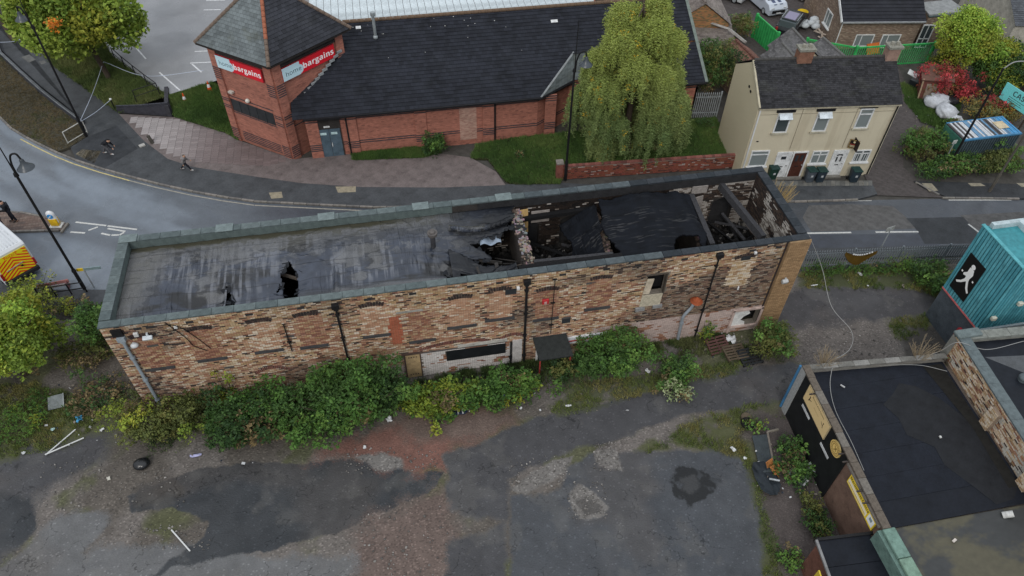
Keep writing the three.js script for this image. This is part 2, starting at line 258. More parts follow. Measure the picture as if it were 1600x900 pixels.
  add([[1215, 460], [1250, 450], [1360, 448], [1440, 452], [1470, 470], [1450, 490], [1380, 500], [1300, 512], [1210, 520]], [0.062, 0.06, 0.063], 0.3, 0.25, 't');
  add([[1255, 512], [1350, 500], [1420, 515], [1400, 560], [1280, 572], [1235, 560]], [0.13, 0.115, 0.105], 0.3, 0.4, 's');
  grassPolys.push(add([[1385, 502], [1455, 488], [1462, 500], [1440, 520], [1415, 535], [1395, 525]], MO, 0.25, 0.3, 'g'));
  add([[1400, 515], [1470, 505], [1500, 560], [1420, 560]], [0.06, 0.055, 0.05], 0.3, 0.3, 't');
  add([[1175, 640], [1240, 640], [1300, 760], [1330, 900], [1225, 900], [1195, 780]], [0.085, 0.072, 0.068], 0.4, 0.5, 'r');
  add([[1048, 742], [1075, 728], [1100, 733], [1116, 748], [1108, 768], [1085, 786], [1062, 776], [1048, 765]], [0.011, 0.012, 0.0135], 0.55, 0.09, 'o');
  add([[1060, 748], [1085, 745], [1095, 760], [1080, 772], [1066, 764]], [0.04, 0.041, 0.043], 0.3, 0.12, 'o');
  const bumpD = new Uint8Array(W * H * 4), rD = new Uint8Array(W * H * 4);
  const map = tex(W, H, (u, v, i, j) => {
    const x = lerp(X0, X1, u), z = lerp(Z0, Z1, v);
    const n1 = fbm(x * 0.35, z * 0.35, 4, 3), n2 = fbm(x * 2.1, z * 2.1, 3, 8), g = h2(i, j, 1), g2 = h2(i >> 1, j >> 1, 2);
    let c = [lerp(BR[0], GR[0], sstep(0.42, 0.62, n1) * 0.55), lerp(BR[1], GR[1], sstep(0.42, 0.62, n1) * 0.5), lerp(BR[2], GR[2], sstep(0.42, 0.62, n1) * 0.5)], kind = 's', top = 0;
    const mo = sstep(0.54, 0.7, fbm(x * 0.5 + 9, z * 0.5, 4, 44)); c = c.map((q, k) => lerp(q, MO[k], mo * 0.75));
    const wx = fbm(x * 1.3, z * 1.3, 4, 20) - 0.5, wz = fbm(x * 1.3 + 40, z * 1.3, 4, 25) - 0.5, fx = (h2(i, j, 5) - 0.5), fz = (h2(i, j, 6) - 0.5);
    for (const p of L) {
      const s = p.warp * 2.4; let X = x + wx * s, Z = z + wz * s; const b = p.bb; if (X < b[0] - 1.5 || X > b[2] + 1.5 || Z < b[1] - 1.5 || Z > b[3] + 1.5) continue;
      let k = 0; const so = p.soft; for (let q = 0; q < 4; q++) if (pip(X + so * (((q & 1) ? 0.35 : -0.35) + fx * 0.7), Z + so * (((q & 2) ? 0.35 : -0.35) + fz * 0.7), p.poly)) k += 0.25;
      if (k > 0) { if (p.kind === 'o') k *= sstep(0.2, 0.42, n2); if (p.kind === 'g') k *= 0.9 * sstep(0.25, 0.6, n2 + 0.12); c = c.map((q, m) => lerp(q, p.col[m], k)); if (k > 0.4) { kind = p.kind; top = k; } }
    }
    if (kind === 't') { const br = sstep(0.5, 0.68, fbm(x * 0.22 + 7, z * 0.3, 4, 140)) * 0.38, pl = sstep(0.56, 0.7, fbm(x * 0.9, z * 0.9, 5, 150)) * 0.26, ck = Math.abs(fbm(x * 0.55, z * 0.55, 5, 160) - 0.5) < 0.0035 ? 0.55 : 1; c = [lerp(lerp(c[0], 0.088, br), 0.135, pl) * ck, lerp(lerp(c[1], 0.077, br), 0.13, pl) * ck, lerp(lerp(c[2], 0.07, br), 0.122, pl) * ck]; if (g2 > 0.975) c = c.map((q) => q * 1.5); }
    const stone = kind === 's' ? (g2 > 0.9 ? 0.35 + 0.6 * g : g2 < 0.12 ? -0.35 : 0) : kind === 'r' ? (g > 0.95 ? 0.7 : g < 0.1 ? -0.3 : 0) : (g > 0.992 ? 0.5 : 0);
    const f = (0.78 + 0.36 * n2 + 0.18 * (g - 0.5)) * (kind === 't' ? 0.8 + 0.42 * n1 : 1) * (1 + stone * 0.75);
    const k4 = (j * W + i) * 4, hb = clamp((kind === 't' || kind === 'o' ? 0.4 + 0.25 * g : 0.3 + 0.3 * g2 + 0.2 * n2) + 0.2 * n1); bumpD[k4] = bumpD[k4 + 1] = bumpD[k4 + 2] = Math.round(hb * 255); bumpD[k4 + 3] = 255;
    const ro = clamp(kind === 't' ? 0.5 + 0.5 * sstep(0.38, 0.56, n1) : kind === 'o' ? 0.42 : 0.95); rD[k4] = rD[k4 + 1] = rD[k4 + 2] = Math.round(ro * 255); rD[k4 + 3] = 255;
    return c.map((q) => q * f);
  }, { repeat: false });
  const dt = (d) => { const t = new THREE.DataTexture(d, W, H, THREE.RGBAFormat); t.magFilter = THREE.LinearFilter; t.minFilter = THREE.LinearMipmapLinearFilter; t.generateMipmaps = true; t.needsUpdate = true; return t; };
  // gently uneven ground
  const nx = 150, nz = 64, pos = [], uv = [], idx = [];
  for (let j = 0; j <= nz; j++) for (let i = 0; i <= nx; i++) { const u = i / nx, v = j / nz, x = lerp(X0, X1, u), z = lerp(Z0, Z1, v); pos.push(x, -0.03 + 0.07 * (fbm(x * 0.4, z * 0.4, 3, 51) - 0.5) - (z < -31.6 ? 0.3 : 0), z); uv.push(u, v); }
  for (let j = 0; j < nz; j++) for (let i = 0; i < nx; i++) { const a = j * (nx + 1) + i, b = a + 1, c = a + nx + 1, d = c + 1; idx.push(a, c, b, b, c, d); }
  const g = new THREE.BufferGeometry(); g.setAttribute('position', new THREE.Float32BufferAttribute(pos, 3)); g.setAttribute('uv', new THREE.Float32BufferAttribute(uv, 2)); g.setIndex(idx); g.computeVertexNormals();
  struct('yard', g, new THREE.MeshPhysicalMaterial({ map, roughness: 1, roughnessMap: dt(rD), bumpMap: dt(bumpD), bumpScale: 0.06, specularIntensity: 0.6 }));
}
// loose stones lying on the gravel
{
  const r = rng(77), g = new THREE.IcosahedronGeometry(1, 0), ms = [], cs = [];
  const patches = [[[795, 760], [892, 712], 0.0], [[888, 752], [948, 812], 0], [[928, 690], [970, 736], 0], [[560, 790], [700, 900], 0], [[1255, 512], [1400, 570], 0], [[200, 820], [330, 860], 0], [[540, 700], [690, 740], 0], [[60, 720], [300, 800], 0]];
  patches.forEach(([a, b], k) => { for (let i = 0; i < 110; i++) { const p = P(lerp(a[0], b[0], r()), lerp(a[1], b[1], r()), 0), s = 0.02 + 0.05 * r() * r(); ms.push(M4(V3(p.x, 0.0, p.z), eul(r() * 6, r() * 6, 0), V3(s * 1.3, s * 0.8, s))); const v = 0.12 + 0.35 * r() * r(); cs.push(C(v, v * 0.94, v * 0.88)); } });
  tag(inst(scene, 'loose_stones', g, mat(0.8, 0.8, 0.8, 0.95, { map: 0 }), ms, cs), 'loose pale stones scattered over the gravel of the waste yard', 'stones');
}
// ---------- road ----------
const KERB = [[-46, -78], ...[[0, 183], [17, 200], [38, 213], [59, 224], [90, 239], [120, 251], [160, 264], [207, 277], [250, 288], [300, 299], [350, 308], [400, 315], [450, 317.5], [520, 321], [587, 324]].map(([x, y]) => { const p = P(x, y, 0.05); return [p.x, p.z]; }), [6, -36.75], [15, -35.5], ...[[1245, 315], [1300, 313.5], [1340, 312]].map(([x, y]) => { const p = P(x, y, 0.05); return [p.x, p.z]; })];
const KERB2 = [[1482, 309.5], [1540, 310], [1600, 311]].map(([x, y]) => { const p = P(x, y, 0.05); return [p.x, p.z]; }).concat([[60, -28.4], [110, -20]]);
const NEAR = [[110, -13], [60, -23.2], [36, -27.7], [24.5, -29.4], [20, -30.4], [5, -31.4], [-14, -32.5], [-18.6, -33.35], [-21.3, -33.8], [-23.8, -34.8], [-34, -41.5], [-60, -62]];
{
  const RX0 = -40, RX1 = 50, RZ0 = -62, RZ1 = -24;
  const KL = [...KERB, ...KERB2], kz = (x) => { for (let i = 0; i < KL.length - 1; i++) if (x <= KL[i + 1][0] || i === KL.length - 2) return lerp(KL[i][1], KL[i + 1][1], (x - KL[i][0]) / (KL[i + 1][0] - KL[i][0])); return -33; };
  const W = 2048, H = 896, rD = new Uint8Array(W * H * 4);
  const t = tex(W, H, (u, v, i, j) => {
    const x = lerp(RX0, RX1, u), z = lerp(RZ0, RZ1, v), xr = x * 1.2, zr = (z - kz(x)) * 0.75;
    const n = fbm(x * 0.5, z * 0.5, 4, 15), lane = fbm(xr * 0.1 + 0.6 * n, zr * 0.8, 3, 16), fine = fbm(x * 3, z * 3, 2, 19), g = h2(i, j, 4), old = sstep(0, -14, x + 5 * (n - 0.5)) * (0.55 + 0.45 * sstep(0.35, 0.6, lane));  // old: paler left bend, wet sky reflection painted into the road colour
    const f = (0.42 + 0.35 * n + 0.85 * lane + 0.16 * (fine - 0.5) + 0.16 * (g - 0.5)) ;
    const k4 = (j * W + i) * 4; rD[k4] = rD[k4 + 1] = rD[k4 + 2] = Math.round(255 * clamp(0.12 + 0.5 * sstep(0.4, 0.62, 0.5 * n + 0.5 * lane))); rD[k4 + 3] = 255;
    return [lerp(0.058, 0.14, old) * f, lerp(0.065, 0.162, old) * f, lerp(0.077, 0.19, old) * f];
  }, { repeat: false });
  const rt = new THREE.DataTexture(rD, W, H, THREE.RGBAFormat); rt.magFilter = THREE.LinearFilter; rt.minFilter = THREE.LinearMipmapLinearFilter; rt.generateMipmaps = true; rt.needsUpdate = true;
  for (const q of [t, rt]) { q.wrapS = q.wrapT = THREE.ClampToEdgeWrapping; q.repeat.set(1 / (RX1 - RX0), 1 / (RZ1 - RZ0)); q.offset.set(-RX0 / (RX1 - RX0), -RZ0 / (RZ1 - RZ0)); }
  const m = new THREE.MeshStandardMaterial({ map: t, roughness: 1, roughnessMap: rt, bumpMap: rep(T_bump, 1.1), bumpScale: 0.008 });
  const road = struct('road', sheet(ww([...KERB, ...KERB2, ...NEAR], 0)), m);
  // patches of old and new surfacing
  const pm = mat(0.04, 0.043, 0.047, 0.5, { scale: 3, bump: 0.006 }), pg = mat(0.125, 0.122, 0.12, 0.8, { scale: 2.2, speck: 1, bump: 0.008 });
  part(road, 'road_patch', sheet(pp([[1416, 341], [1505, 339], [1525, 360], [1530, 380], [1445, 381], [1430, 356]], 0.006)), pm);
  part(road, 'road_patch', sheet(pp([[1264, 321], [1330, 319], [1395, 322], [1418, 341], [1432, 357], [1340, 360], [1268, 362], [1254, 340]], 0.004)), pg);
  part(road, 'road_patch', sheet(pp([[1500, 336], [1600, 331], [1640, 350], [1640, 366], [1530, 372], [1512, 350]], 0.004)), pg);
  part(road, 'road_patch', sheet(pp([[1252, 367], [1445, 365], [1470, 383], [1500, 393], [1400, 399], [1256, 398]], 0.003)), mat(0.03, 0.036, 0.05, 0.4, { scale: 3 }));
  // markings
  const wm = mat(0.5, 0.5, 0.48, 0.7, { scale: 0.35 }), ym = mat(0.5, 0.42, 0.2, 0.8, { scale: 0.7 });
  const line = (a, b, w, mm = wm) => { const A = P(a[0], a[1], 0.01), B = P(b[0], b[1], 0.01), n = V3(-(B.z - A.z), 0, B.x - A.x).normalize().multiplyScalar(w / 2); part(road, 'road_marking', sheet([A.clone().add(n), B.clone().add(n), B.clone().sub(n), A.clone().sub(n)]), mm); };
  [[[1258, 364.5], [1330, 363.2]], [[1368, 362.6], [1435, 362]], [[1513, 350], [1530, 363]], [[118, 347], [166, 352.5]], [[168, 353], [214, 358.5]], [[138, 360], [153, 354.5]], [[168, 357], [196, 361.5]], [[110, 362.5], [133, 364]], [[158, 364.5], [172, 367.5]], [[174, 367.5], [186, 367]], [[187, 367], [194, 363]]].forEach(([a, b]) => line(a, b, 0.13));
  for (let i = 3; i < 15; i++) { const a = KERB[i], b = KERB[i + 1]; const A = V3(a[0], 0.008, a[1]), B = V3(b[0], 0.008, b[1]), n = V3(-(B.z - A.z), 0, B.x - A.x).normalize(); const o = 0.28; part(road, 'road_marking', sheet([A.clone().addScaledVector(n, o), B.clone().addScaledVector(n, o), B.clone().addScaledVector(n, o + 0.09), A.clone().addScaledVector(n, o + 0.09)]), i < 8 ? ym : mat(0.3, 0.28, 0.24, 0.8, { scale: 0.7 })); }
  line([1482, 312.5], [1580, 312.5], 0.1); line([1250, 315], [1362, 313.4], 0.1, mat(0.3, 0.3, 0.29, 0.8, { scale: 0.7 }));
}
// kerb stones: one long row of separate stones on each side
function kerbRow(parent, line, h, m) {
  const g = rb(0.86, 0.16, 0.14, 0.02); let rest = 0, n = 0;
  for (let i = 0; i < line.length - 1; i++) { const a = line[i], b = line[i + 1], L = Math.hypot(b[0] - a[0], b[1] - a[1]), ang = Math.atan2(-(b[1] - a[1]), b[0] - a[0]); for (let s = rest; s < L && n < 160; s += 0.88) { const k = part(parent, 'kerb_stone', g, m[n % m.length]); k.position.set(lerp(a[0], b[0], s / L), h - 0.06 + 0.01 * (h2(n, 3) - 0.5), lerp(a[1], b[1], s / L)); k.rotation.y = ang; n++; } rest = (rest + Math.ceil((L - rest) / 0.88) * 0.88) - L; }
}
const kerbM = [mat(0.2, 0.185, 0.165, 0.85), mat(0.16, 0.15, 0.14, 0.85), mat(0.23, 0.21, 0.19, 0.85)];
const paveM = mat(0.062, 0.066, 0.071, 0.55, { scale: 3.2, bump: 0.006 });
{ // long pavement on the shop's side of the road
  const back = pp([[1362, 285], [1270, 280], [1160, 286], [1000, 292]], 0.1).concat(ww([[11, -38.3]], 0.1), pp([[790, 288], [690, 292], [560, 291], [470, 285], [400, 275], [300, 259.5], [262, 247], [225, 219], [182, 173], [150, 150], [87, 105], [30, 47], [-60, -20]], 0.1));
  const front = [[-50, -40], [0, 76], [32, 106], [64, 135], [96, 160], [128, 186], [136, 214], [110, 230]].map(([x, y]) => P(x, y, 0.1)).concat(KERB.slice(6).map(([x, z]) => V3(x, 0.1, z)));
  const p = struct('pavement', slab([...front, P(1371, 303, 0.1), ...back], 0.16), paveM);
  kerbRow(p, KERB.slice(1), 0.1, kerbM);
  const beige = mat(0.27, 0.235, 0.17, 0.85, { scale: 0.9, bump: 0.006 }), grey = mat(0.12, 0.12, 0.115, 0.8);
  const patch = (l, m) => part(p, 'paving_patch', sheet(pp(l, 0.108)), m);
  patch([[118, 241], [128, 233], [158, 236], [147, 255.5]], beige); patch([[420, 301], [440, 299.5], [442, 309], [424, 310.5]], beige); patch([[524, 291.5], [556, 291], [556, 300], [528, 301]], beige);
  patch([[33, 89], [46, 85], [56, 93], [45, 98]], grey); patch([[60, 96], [69, 94], [73, 98], [65, 101]], grey);
  patch([[1343, 284], [1358, 284.5], [1361, 290], [1346, 289]], beige);
  const dm = mat(0.042, 0.045, 0.05, 0.5, { scale: 2.6 }); patch([[136, 214], [182, 196], [215, 232], [160, 264], [118, 248], [112, 232]], dm);
  // flagstones before the cottage doors
  for (let i = 0; i < 22; i++) { const x0 = 1205 + i * 7.2, f = (x, y) => P(x, y, 0.112 + 0.004 * h2(i, 2)); part(p, 'paving_slab', sheet([f(x0, 283 - i * 0.05), f(x0 + 6.8, 283 - i * 0.05), f(x0 + 6.8, 291 - i * 0.05), f(x0, 291 - i * 0.05)]), [grey, mat(0.17, 0.165, 0.15, 0.85), mat(0.14, 0.14, 0.13, 0.85)][i % 3]); }
}
{ // pavement right of the alley mouth
  const p = struct('pavement', slab([...KERB2.map(([x, z]) => V3(x, 0.1, z)), V3(110, 0.1, -26), V3(60, 0.1, -31.5), ...pp([[1600, 288], [1540, 286], [1480, 284], [1428, 283], [1445, 294]], 0.1)], 0.16), mat(0.036, 0.038, 0.041, 0.6, { scale: 3, bump: 0.006 }));
  kerbRow(p, KERB2.slice(0, 3), 0.1, kerbM); kerbRow(p, [[P(1440, 289, 0.1).x, P(1440, 289, 0.1).z], [P(1468, 304, 0.1).x, P(1468, 304, 0.1).z]], 0.1, kerbM);
  const beige = mat(0.25, 0.225, 0.17, 0.85, { scale: 0.9, bump: 0.006 });
  [[[1440, 286], [1456, 286.5], [1466, 298], [1452, 299]], [[1512, 282 + 4], [1532, 286], [1540, 290.5], [1518, 291]], [[1588, 286], [1612, 286], [1620, 292], [1596, 292]]].forEach((l) => part(p, 'paving_patch', sheet(pp(l, 0.108)), beige));
}
struct('pavement', slab(ww([[36, -27.7], [24.5, -29.4], [20, -30.4], [5, -31.4], [-14, -32.5], [-18.6, -33.35], [-21.3, -33.8], [-23.8, -34.8], [-34, -41.5], [-33, -42], [-34.5, -39], [-24, -32.6], [-18, -32.0], [-13.7, -30.9], [-13.7, -29.75], [20.3, -29.7], [24.5, -28.4], [36, -26.8]].filter((_, i) => i !== 9), 0.1), 0.16), paveM);
{ // splitter island paved in blocks
  const pts = pp([[-60, 352], [0, 329], [40, 333], [90, 343], [104, 351], [98, 359], [60, 360], [0, 362], [-60, 380]], 0.12);
  const isl = struct('traffic_island', slab(pts, 0.16), mat(0.14, 0.105, 0.09, 0.7, { scale: 1, bump: 0.01 }));
  kerbRow(isl, pts.slice(1, 8).map((p) => [p.x, p.z]), 0.13, kerbM);
  const bm = [mat(0.17, 0.12, 0.1, 0.7), mat(0.13, 0.1, 0.09, 0.7), mat(0.2, 0.15, 0.125, 0.7)], pl = pts.map((p) => [p.x, p.z]), g = bx(0.43, 0.03, 0.21); let n = 0;
  for (let z = -44; z < -37; z += 0.23) for (let x = -28.4; x < -20; x += 0.45) { const X = x + (n % 2) * 0.22; if (pip(X - 0.25, z, pl) && pip(X + 0.25, z, pl) && pip(X, z + 0.2, pl) && pip(X, z - 0.2, pl)) { const k = part(isl, 'paving_block', g, bm[Math.floor(h2(Math.round(x * 9), Math.round(z * 9)) * 3)]); k.position.set(X, 0.118, z); } if (x + 0.45 >= -20) n++; }
}
// weedy verge inside the bend with its low dark retaining wall
const verge = struct('verge', slab([...pp([[-40, 60], [-60, 170]], 0.13), ...pp([[0, 180], [17, 197], [38, 210], [59, 221], [90, 236], [108, 230], [134, 214], [128, 190], [96, 164], [64, 139], [32, 110], [0, 80]], 0.13)], 0.16), mat(0.085, 0.078, 0.058, 0.95, { speck: 1, scale: 2.2, bump: 0.03 }));
{
  const t = thing('retaining_wall', 'low dark blue-black wall along the back of the weedy verge', 'wall');
  const top = [[-50, -34], [0, 82], [32, 112], [64, 141], [96, 166], [128, 190]].map(([x, y]) => P(x, y, 0.35));
  const gs = []; for (let i = 0; i < top.length - 1; i++) gs.push(beam(top[i].clone().setY(0.2), top[i + 1].clone().setY(0.2), 0.2, 0.4)); part(t, 'wall', gs, mat(0.03, 0.032, 0.038, 0.7, { bump: 0.01 }));
  const cs = []; for (let i = 0; i < top.length - 1; i++) { const a = top[i].clone().setY(0.43), b = top[i + 1].clone().setY(0.43), n = Math.round(a.distanceTo(b) / 1.1); for (let k = 0; k < n; k++) part(t, 'coping_stone', beam(a.clone().lerp(b, (k + 0.02) / n), a.clone().lerp(b, (k + 0.98) / n), 0.24, 0.07), mat(0.17, 0.18, 0.19, 0.6)); }
}
// ---------- forecourt, car park, lawns on the shop's side ----------
const FC = 0.104;
{
  const m = mat(0.15, 0.125, 0.12, 0.6, { scale: 2.4, bump: 0.01 });
  const f = struct('forecourt', slab([...pp([[182, 174], [225, 220], [262, 248], [300, 260.5], [400, 276], [470, 286], [560, 292], [690, 293], [790, 289], [775, 268], [735, 246], [690, 240], [545, 238], [460, 249], [372, 219], [352, 208], [272, 183], [186, 178]], FC)], 0.16), m);
  // block paviours near the tower as rows
  const bm = [mat(0.2, 0.175, 0.17, 0.55), mat(0.16, 0.135, 0.135, 0.55), mat(0.13, 0.1, 0.1, 0.55)], pl = gp([[200, 184], [235, 220], [270, 245], [330, 258], [420, 262], [455, 253], [370, 222], [345, 212], [275, 188]]), bb = bbox(pl), g = bx(0.5, 0.03, 0.25), ms = [], cs = []; const r = rng(5);
  for (let z = bb[1]; z < bb[3]; z += 0.27) for (let x = bb[0]; x < bb[2]; x += 0.52) { if (!pip(x, z, pl)) continue; const a = 40 * D2R; ms.push(M4(V3(x, FC + 0.0, z + (Math.round(x / 0.52) % 2) * 0.13), eul(0, 0, 0), V3(1, 1, 1))); const k = 0.88 + 0.24 * r(), w = sstep(-11.5, -17.5, x); cs.push(C(lerp(0.2, 0.42, w) * k, lerp(0.155, 0.385, w) * k, lerp(0.15, 0.38, w) * k)); }
  inst(f, 'paviours', g, mat(0.8, 0.8, 0.8, 0.5, { map: 0 }), ms, cs);
}
const CP = 0.9;
{
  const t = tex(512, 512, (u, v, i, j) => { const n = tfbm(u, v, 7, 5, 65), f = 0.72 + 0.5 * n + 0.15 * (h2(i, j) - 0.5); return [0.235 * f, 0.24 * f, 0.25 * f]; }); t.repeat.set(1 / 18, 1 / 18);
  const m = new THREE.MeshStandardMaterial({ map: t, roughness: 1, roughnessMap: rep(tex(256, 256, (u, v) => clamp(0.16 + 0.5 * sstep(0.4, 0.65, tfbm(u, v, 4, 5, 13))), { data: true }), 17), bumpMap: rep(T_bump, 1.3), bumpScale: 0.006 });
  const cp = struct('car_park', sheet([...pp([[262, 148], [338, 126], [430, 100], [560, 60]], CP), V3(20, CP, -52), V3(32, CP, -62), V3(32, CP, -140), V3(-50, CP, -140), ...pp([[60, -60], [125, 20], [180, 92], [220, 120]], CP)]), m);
  const wm = mat(0.62, 0.63, 0.64, 0.6, { scale: 0.7 });
  [[[249, 113], [281, 141]], [[300, 100], [315, 113]], [[297, 98.5], [330, 97]], [[304, 80.5], [325, 79.5]], [[310, 63], [325, 62]], [[318, 15.5], [345, 15]], [[322, 1], [352, 0]], [[213, 75], [228, 92]]].forEach(([a, b]) => { const A = P(...a, CP + 0.006), B = P(...b, CP + 0.006), n = V3(-(B.z - A.z), 0, B.x - A.x).normalize().multiplyScalar(0.06); part(cp, 'bay_marking', sheet([A.clone().add(n), B.clone().add(n), B.clone().sub(n), A.clone().sub(n)]), wm); });
}
const soil = (o = {}) => mat(0.055, 0.062, 0.026, 0.95, { speck: 1, scale: 1.7, bump: 0.03, ...o });
const lawns = [];
lawns.push(struct('grass_bank', sheet([...pp([[186, 177], [150, 150], [87, 105], [30, 47]], 0.1), ...pp([[50, 20], [125, 20], [180, 92], [220, 120], [262, 149]], CP)]), soil()));
lawns.push(struct('lawn', sheet([...pp([[372, 219, 0.12], [352, 207, 0.12], [272, 182, 0.12]]), ...pp([[262, 151], [330, 128]], CP), P(352, 140, 0.7), P(368, 190, 0.2)]), soil()));
lawns.push(struct('lawn', slab(pp([[548, 238], [552, 250], [660, 246], [690, 238], [688, 228], [600, 232]], 0.13), 0.14), soil()));
lawns.push(struct('lawn', slab([...pp([[735, 247], [762, 248], [790, 282], [805, 288], [875, 287]], 0.13), V3(11.4, 0.13, -39.0), V3(24, 0.13, -38.3), V3(24.6, 0.13, -43.9), V3(9, 0.13, -43.9), ...pp([[745, 225]], 0.13)], 0.14), soil()));
lawns.push(struct('alley', sheet([...pp([[1355, 283], [1371, 305], [1478, 309], [1440, 286], [1412, 262], [1410, 240], [1440, 200]], 0.02), V3(44, 0.02, -52), V3(60, 0.02, -64), V3(30, 0.02, -68), V3(30, 0.02, -52), V3(33.6, 0.02, -41)]), mat(0.1, 0.088, 0.085, 0.9, { speck: 1, scale: 1.6, bump: 0.02 })));
lawns.pop();
{ // retaining wall of dark engineering brick stepping up to the bank
  const t = thing('brick_retaining_wall', 'dark brick retaining wall holding the grass bank beside the forecourt', 'wall');
  const A = P(184, 176, 0.1), B = P(269, 182, 0.1), bt = 1.0, d = B.clone().sub(A);
  const steps = [[0, 0.52, 0.45, 0.7], [0.52, 1, 0.72, 1.05]];
  steps.forEach(([a, b, h0, h1]) => { const p = A.clone().lerp(B, a), q = A.clone().lerp(B, b), n = V3(d.z, 0, -d.x).normalize().multiplyScalar(0.28); part(t, 'wall', prism([p, q, q.clone().setY(h1), p.clone().setY(h0)], n), mat(0.045, 0.045, 0.055, 0.75, { scale: 1.2, bump: 0.012 })); const k = Math.round(p.distanceTo(q) / 0.5); for (let i = 0; i < k; i++) { const u = p.clone().lerp(q, (i + 0.03) / k).setY(lerp(h0, h1, (i + 0.03) / k) + 0.04), v = p.clone().lerp(q, (i + 0.97) / k).setY(lerp(h0, h1, (i + 0.97) / k) + 0.04); u.addScaledVector(n, 0.5); v.addScaledVector(n, 0.5); part(t, 'coping_brick', beam(u, v, 0.34, 0.08), mat(0.06, 0.062, 0.075, 0.6)); } });
  const e = B.clone(), n2 = V3(0.25, 0, 0.1); part(t, 'wall', prism([e, e.clone().add(V3(-0.3, 0, -2.6)), e.clone().add(V3(-0.3, 1.0, -2.6)), e.clone().add(V3(0, 0.95, 0))], V3(-0.28, 0, 0)), mat(0.05, 0.05, 0.058, 0.75, { scale: 1.2, bump: 0.012 }));
}
{ // railing on top of the bank
  const t = thing('handrail', 'black tube handrail on posts along the edge of the car park', 'railing');
  const pts = [[180, 92], [196, 106], [213, 120], [231, 134]].map(([x, y]) => P(x, y, CP)).concat([P(250, 148, CP), P(214, 160, 0.7)]);
  const bm = mat(0.02, 0.02, 0.022, 0.5); pts.forEach((p) => part(t, 'post', cyl(p, p.clone().add(V3(0, 1, 0)), 0.035), bm));
  for (let i = 0; i < pts.length - 1; i++) { part(t, 'rail', cyl(pts[i].clone().add(V3(0, 1, 0)), pts[i + 1].clone().add(V3(0, 1, 0)), 0.035), bm); part(t, 'rail', cyl(pts[i].clone().add(V3(0, 0.5, 0)), pts[i + 1].clone().add(V3(0, 0.5, 0)), 0.025), bm); }
}

// ---------- the burnt-out brick building ----------
const BX0 = -13.65, BX1 = 20.15, ZF = -23.8, ZB = -29.68, HT = 6.82, TW = 0.36;
const burnt = thing('burnt_building', 'long two-storey brick building with burnt and collapsed flat roof', 'building', [0, 0, 0]);
const PAL = { buff: [[0.56, 0.39, 0.22], [0.47, 0.31, 0.165], [0.62, 0.46, 0.28], [0.52, 0.36, 0.22], [0.42, 0.26, 0.15]], red: [[0.4, 0.2, 0.125], [0.33, 0.155, 0.1], [0.46, 0.25, 0.16], [0.28, 0.135, 0.098], [0.5, 0.31, 0.21]], pale: [[0.74, 0.61, 0.45], [0.8, 0.69, 0.56], [0.7, 0.55, 0.39]], dark: [[0.085, 0.062, 0.052], [0.12, 0.085, 0.068], [0.055, 0.046, 0.044]], pink: [[0.56, 0.33, 0.21], [0.62, 0.39, 0.26], [0.48, 0.27, 0.165]] };
const brickG = bx(0.222, 0.066, 0.03), brickMat = mat(0.8, 0.8, 0.8, 0.9, { scale: 0.5 }), mortarM = mat(0.2, 0.175, 0.145, 0.95, { bump: 0.01 });
// rows of single bricks on a wall plane: origin o, along u (unit), facing n
function bricks(parent, o, u, n, L, H, colour, skip, seed, extra = []) {
  const r = rng(seed), ms = [], cs = [], q0 = new THREE.Quaternion().setFromRotationMatrix(new THREE.Matrix4().makeBasis(u, V3(0, 1, 0), n));
  const rows = Math.floor(H / 0.075);
  for (let j = 0; j < rows; j++) {
    const y = (j + 0.5) * 0.075; let x = -(j % 2) * 0.117, last = null;
    while (x < L) {
      const hd = r() < 0.12, w = hd ? 0.5 : 1, x0 = Math.max(0, x), x1 = Math.min(L, x + 0.234 * w), cx = (x0 + x1) / 2; x += 0.234 * w; if (x1 - x0 < 0.04) continue;
      if (skip && skip(cx, y)) { last = null; continue; }
      let c = (last && r() < 0.1) ? last : colour(cx, y, r); last = c; const k = 0.86 + 0.28 * r();
      const p = o.clone().addScaledVector(u, cx).add(V3(0, y, 0)).addScaledVector(n, 0.001 + 0.011 * r());
      ms.push(M4(p, q0, V3((x1 - x0 - 0.012) / 0.222, 0.92 + 0.12 * r(), 1))); cs.push(C(c[0] * k, c[1] * k, c[2] * k));
    }
  }
  for (const e of extra) { const q = q0.clone().multiply(eul(0, 0, e.a || 0)); ms.push(M4(o.clone().addScaledVector(u, e.x).add(V3(0, e.y, 0)).addScaledVector(n, e.d || 0.012), q, V3((e.w || 0.222) / 0.222, (e.h || 0.066) / 0.066, 1))); cs.push(C(...e.c)); }
  return inst(parent, 'brickwork', brickG, brickMat, ms, cs);
}
const pick = (a, r) => a[Math.floor(r() * a.length)];

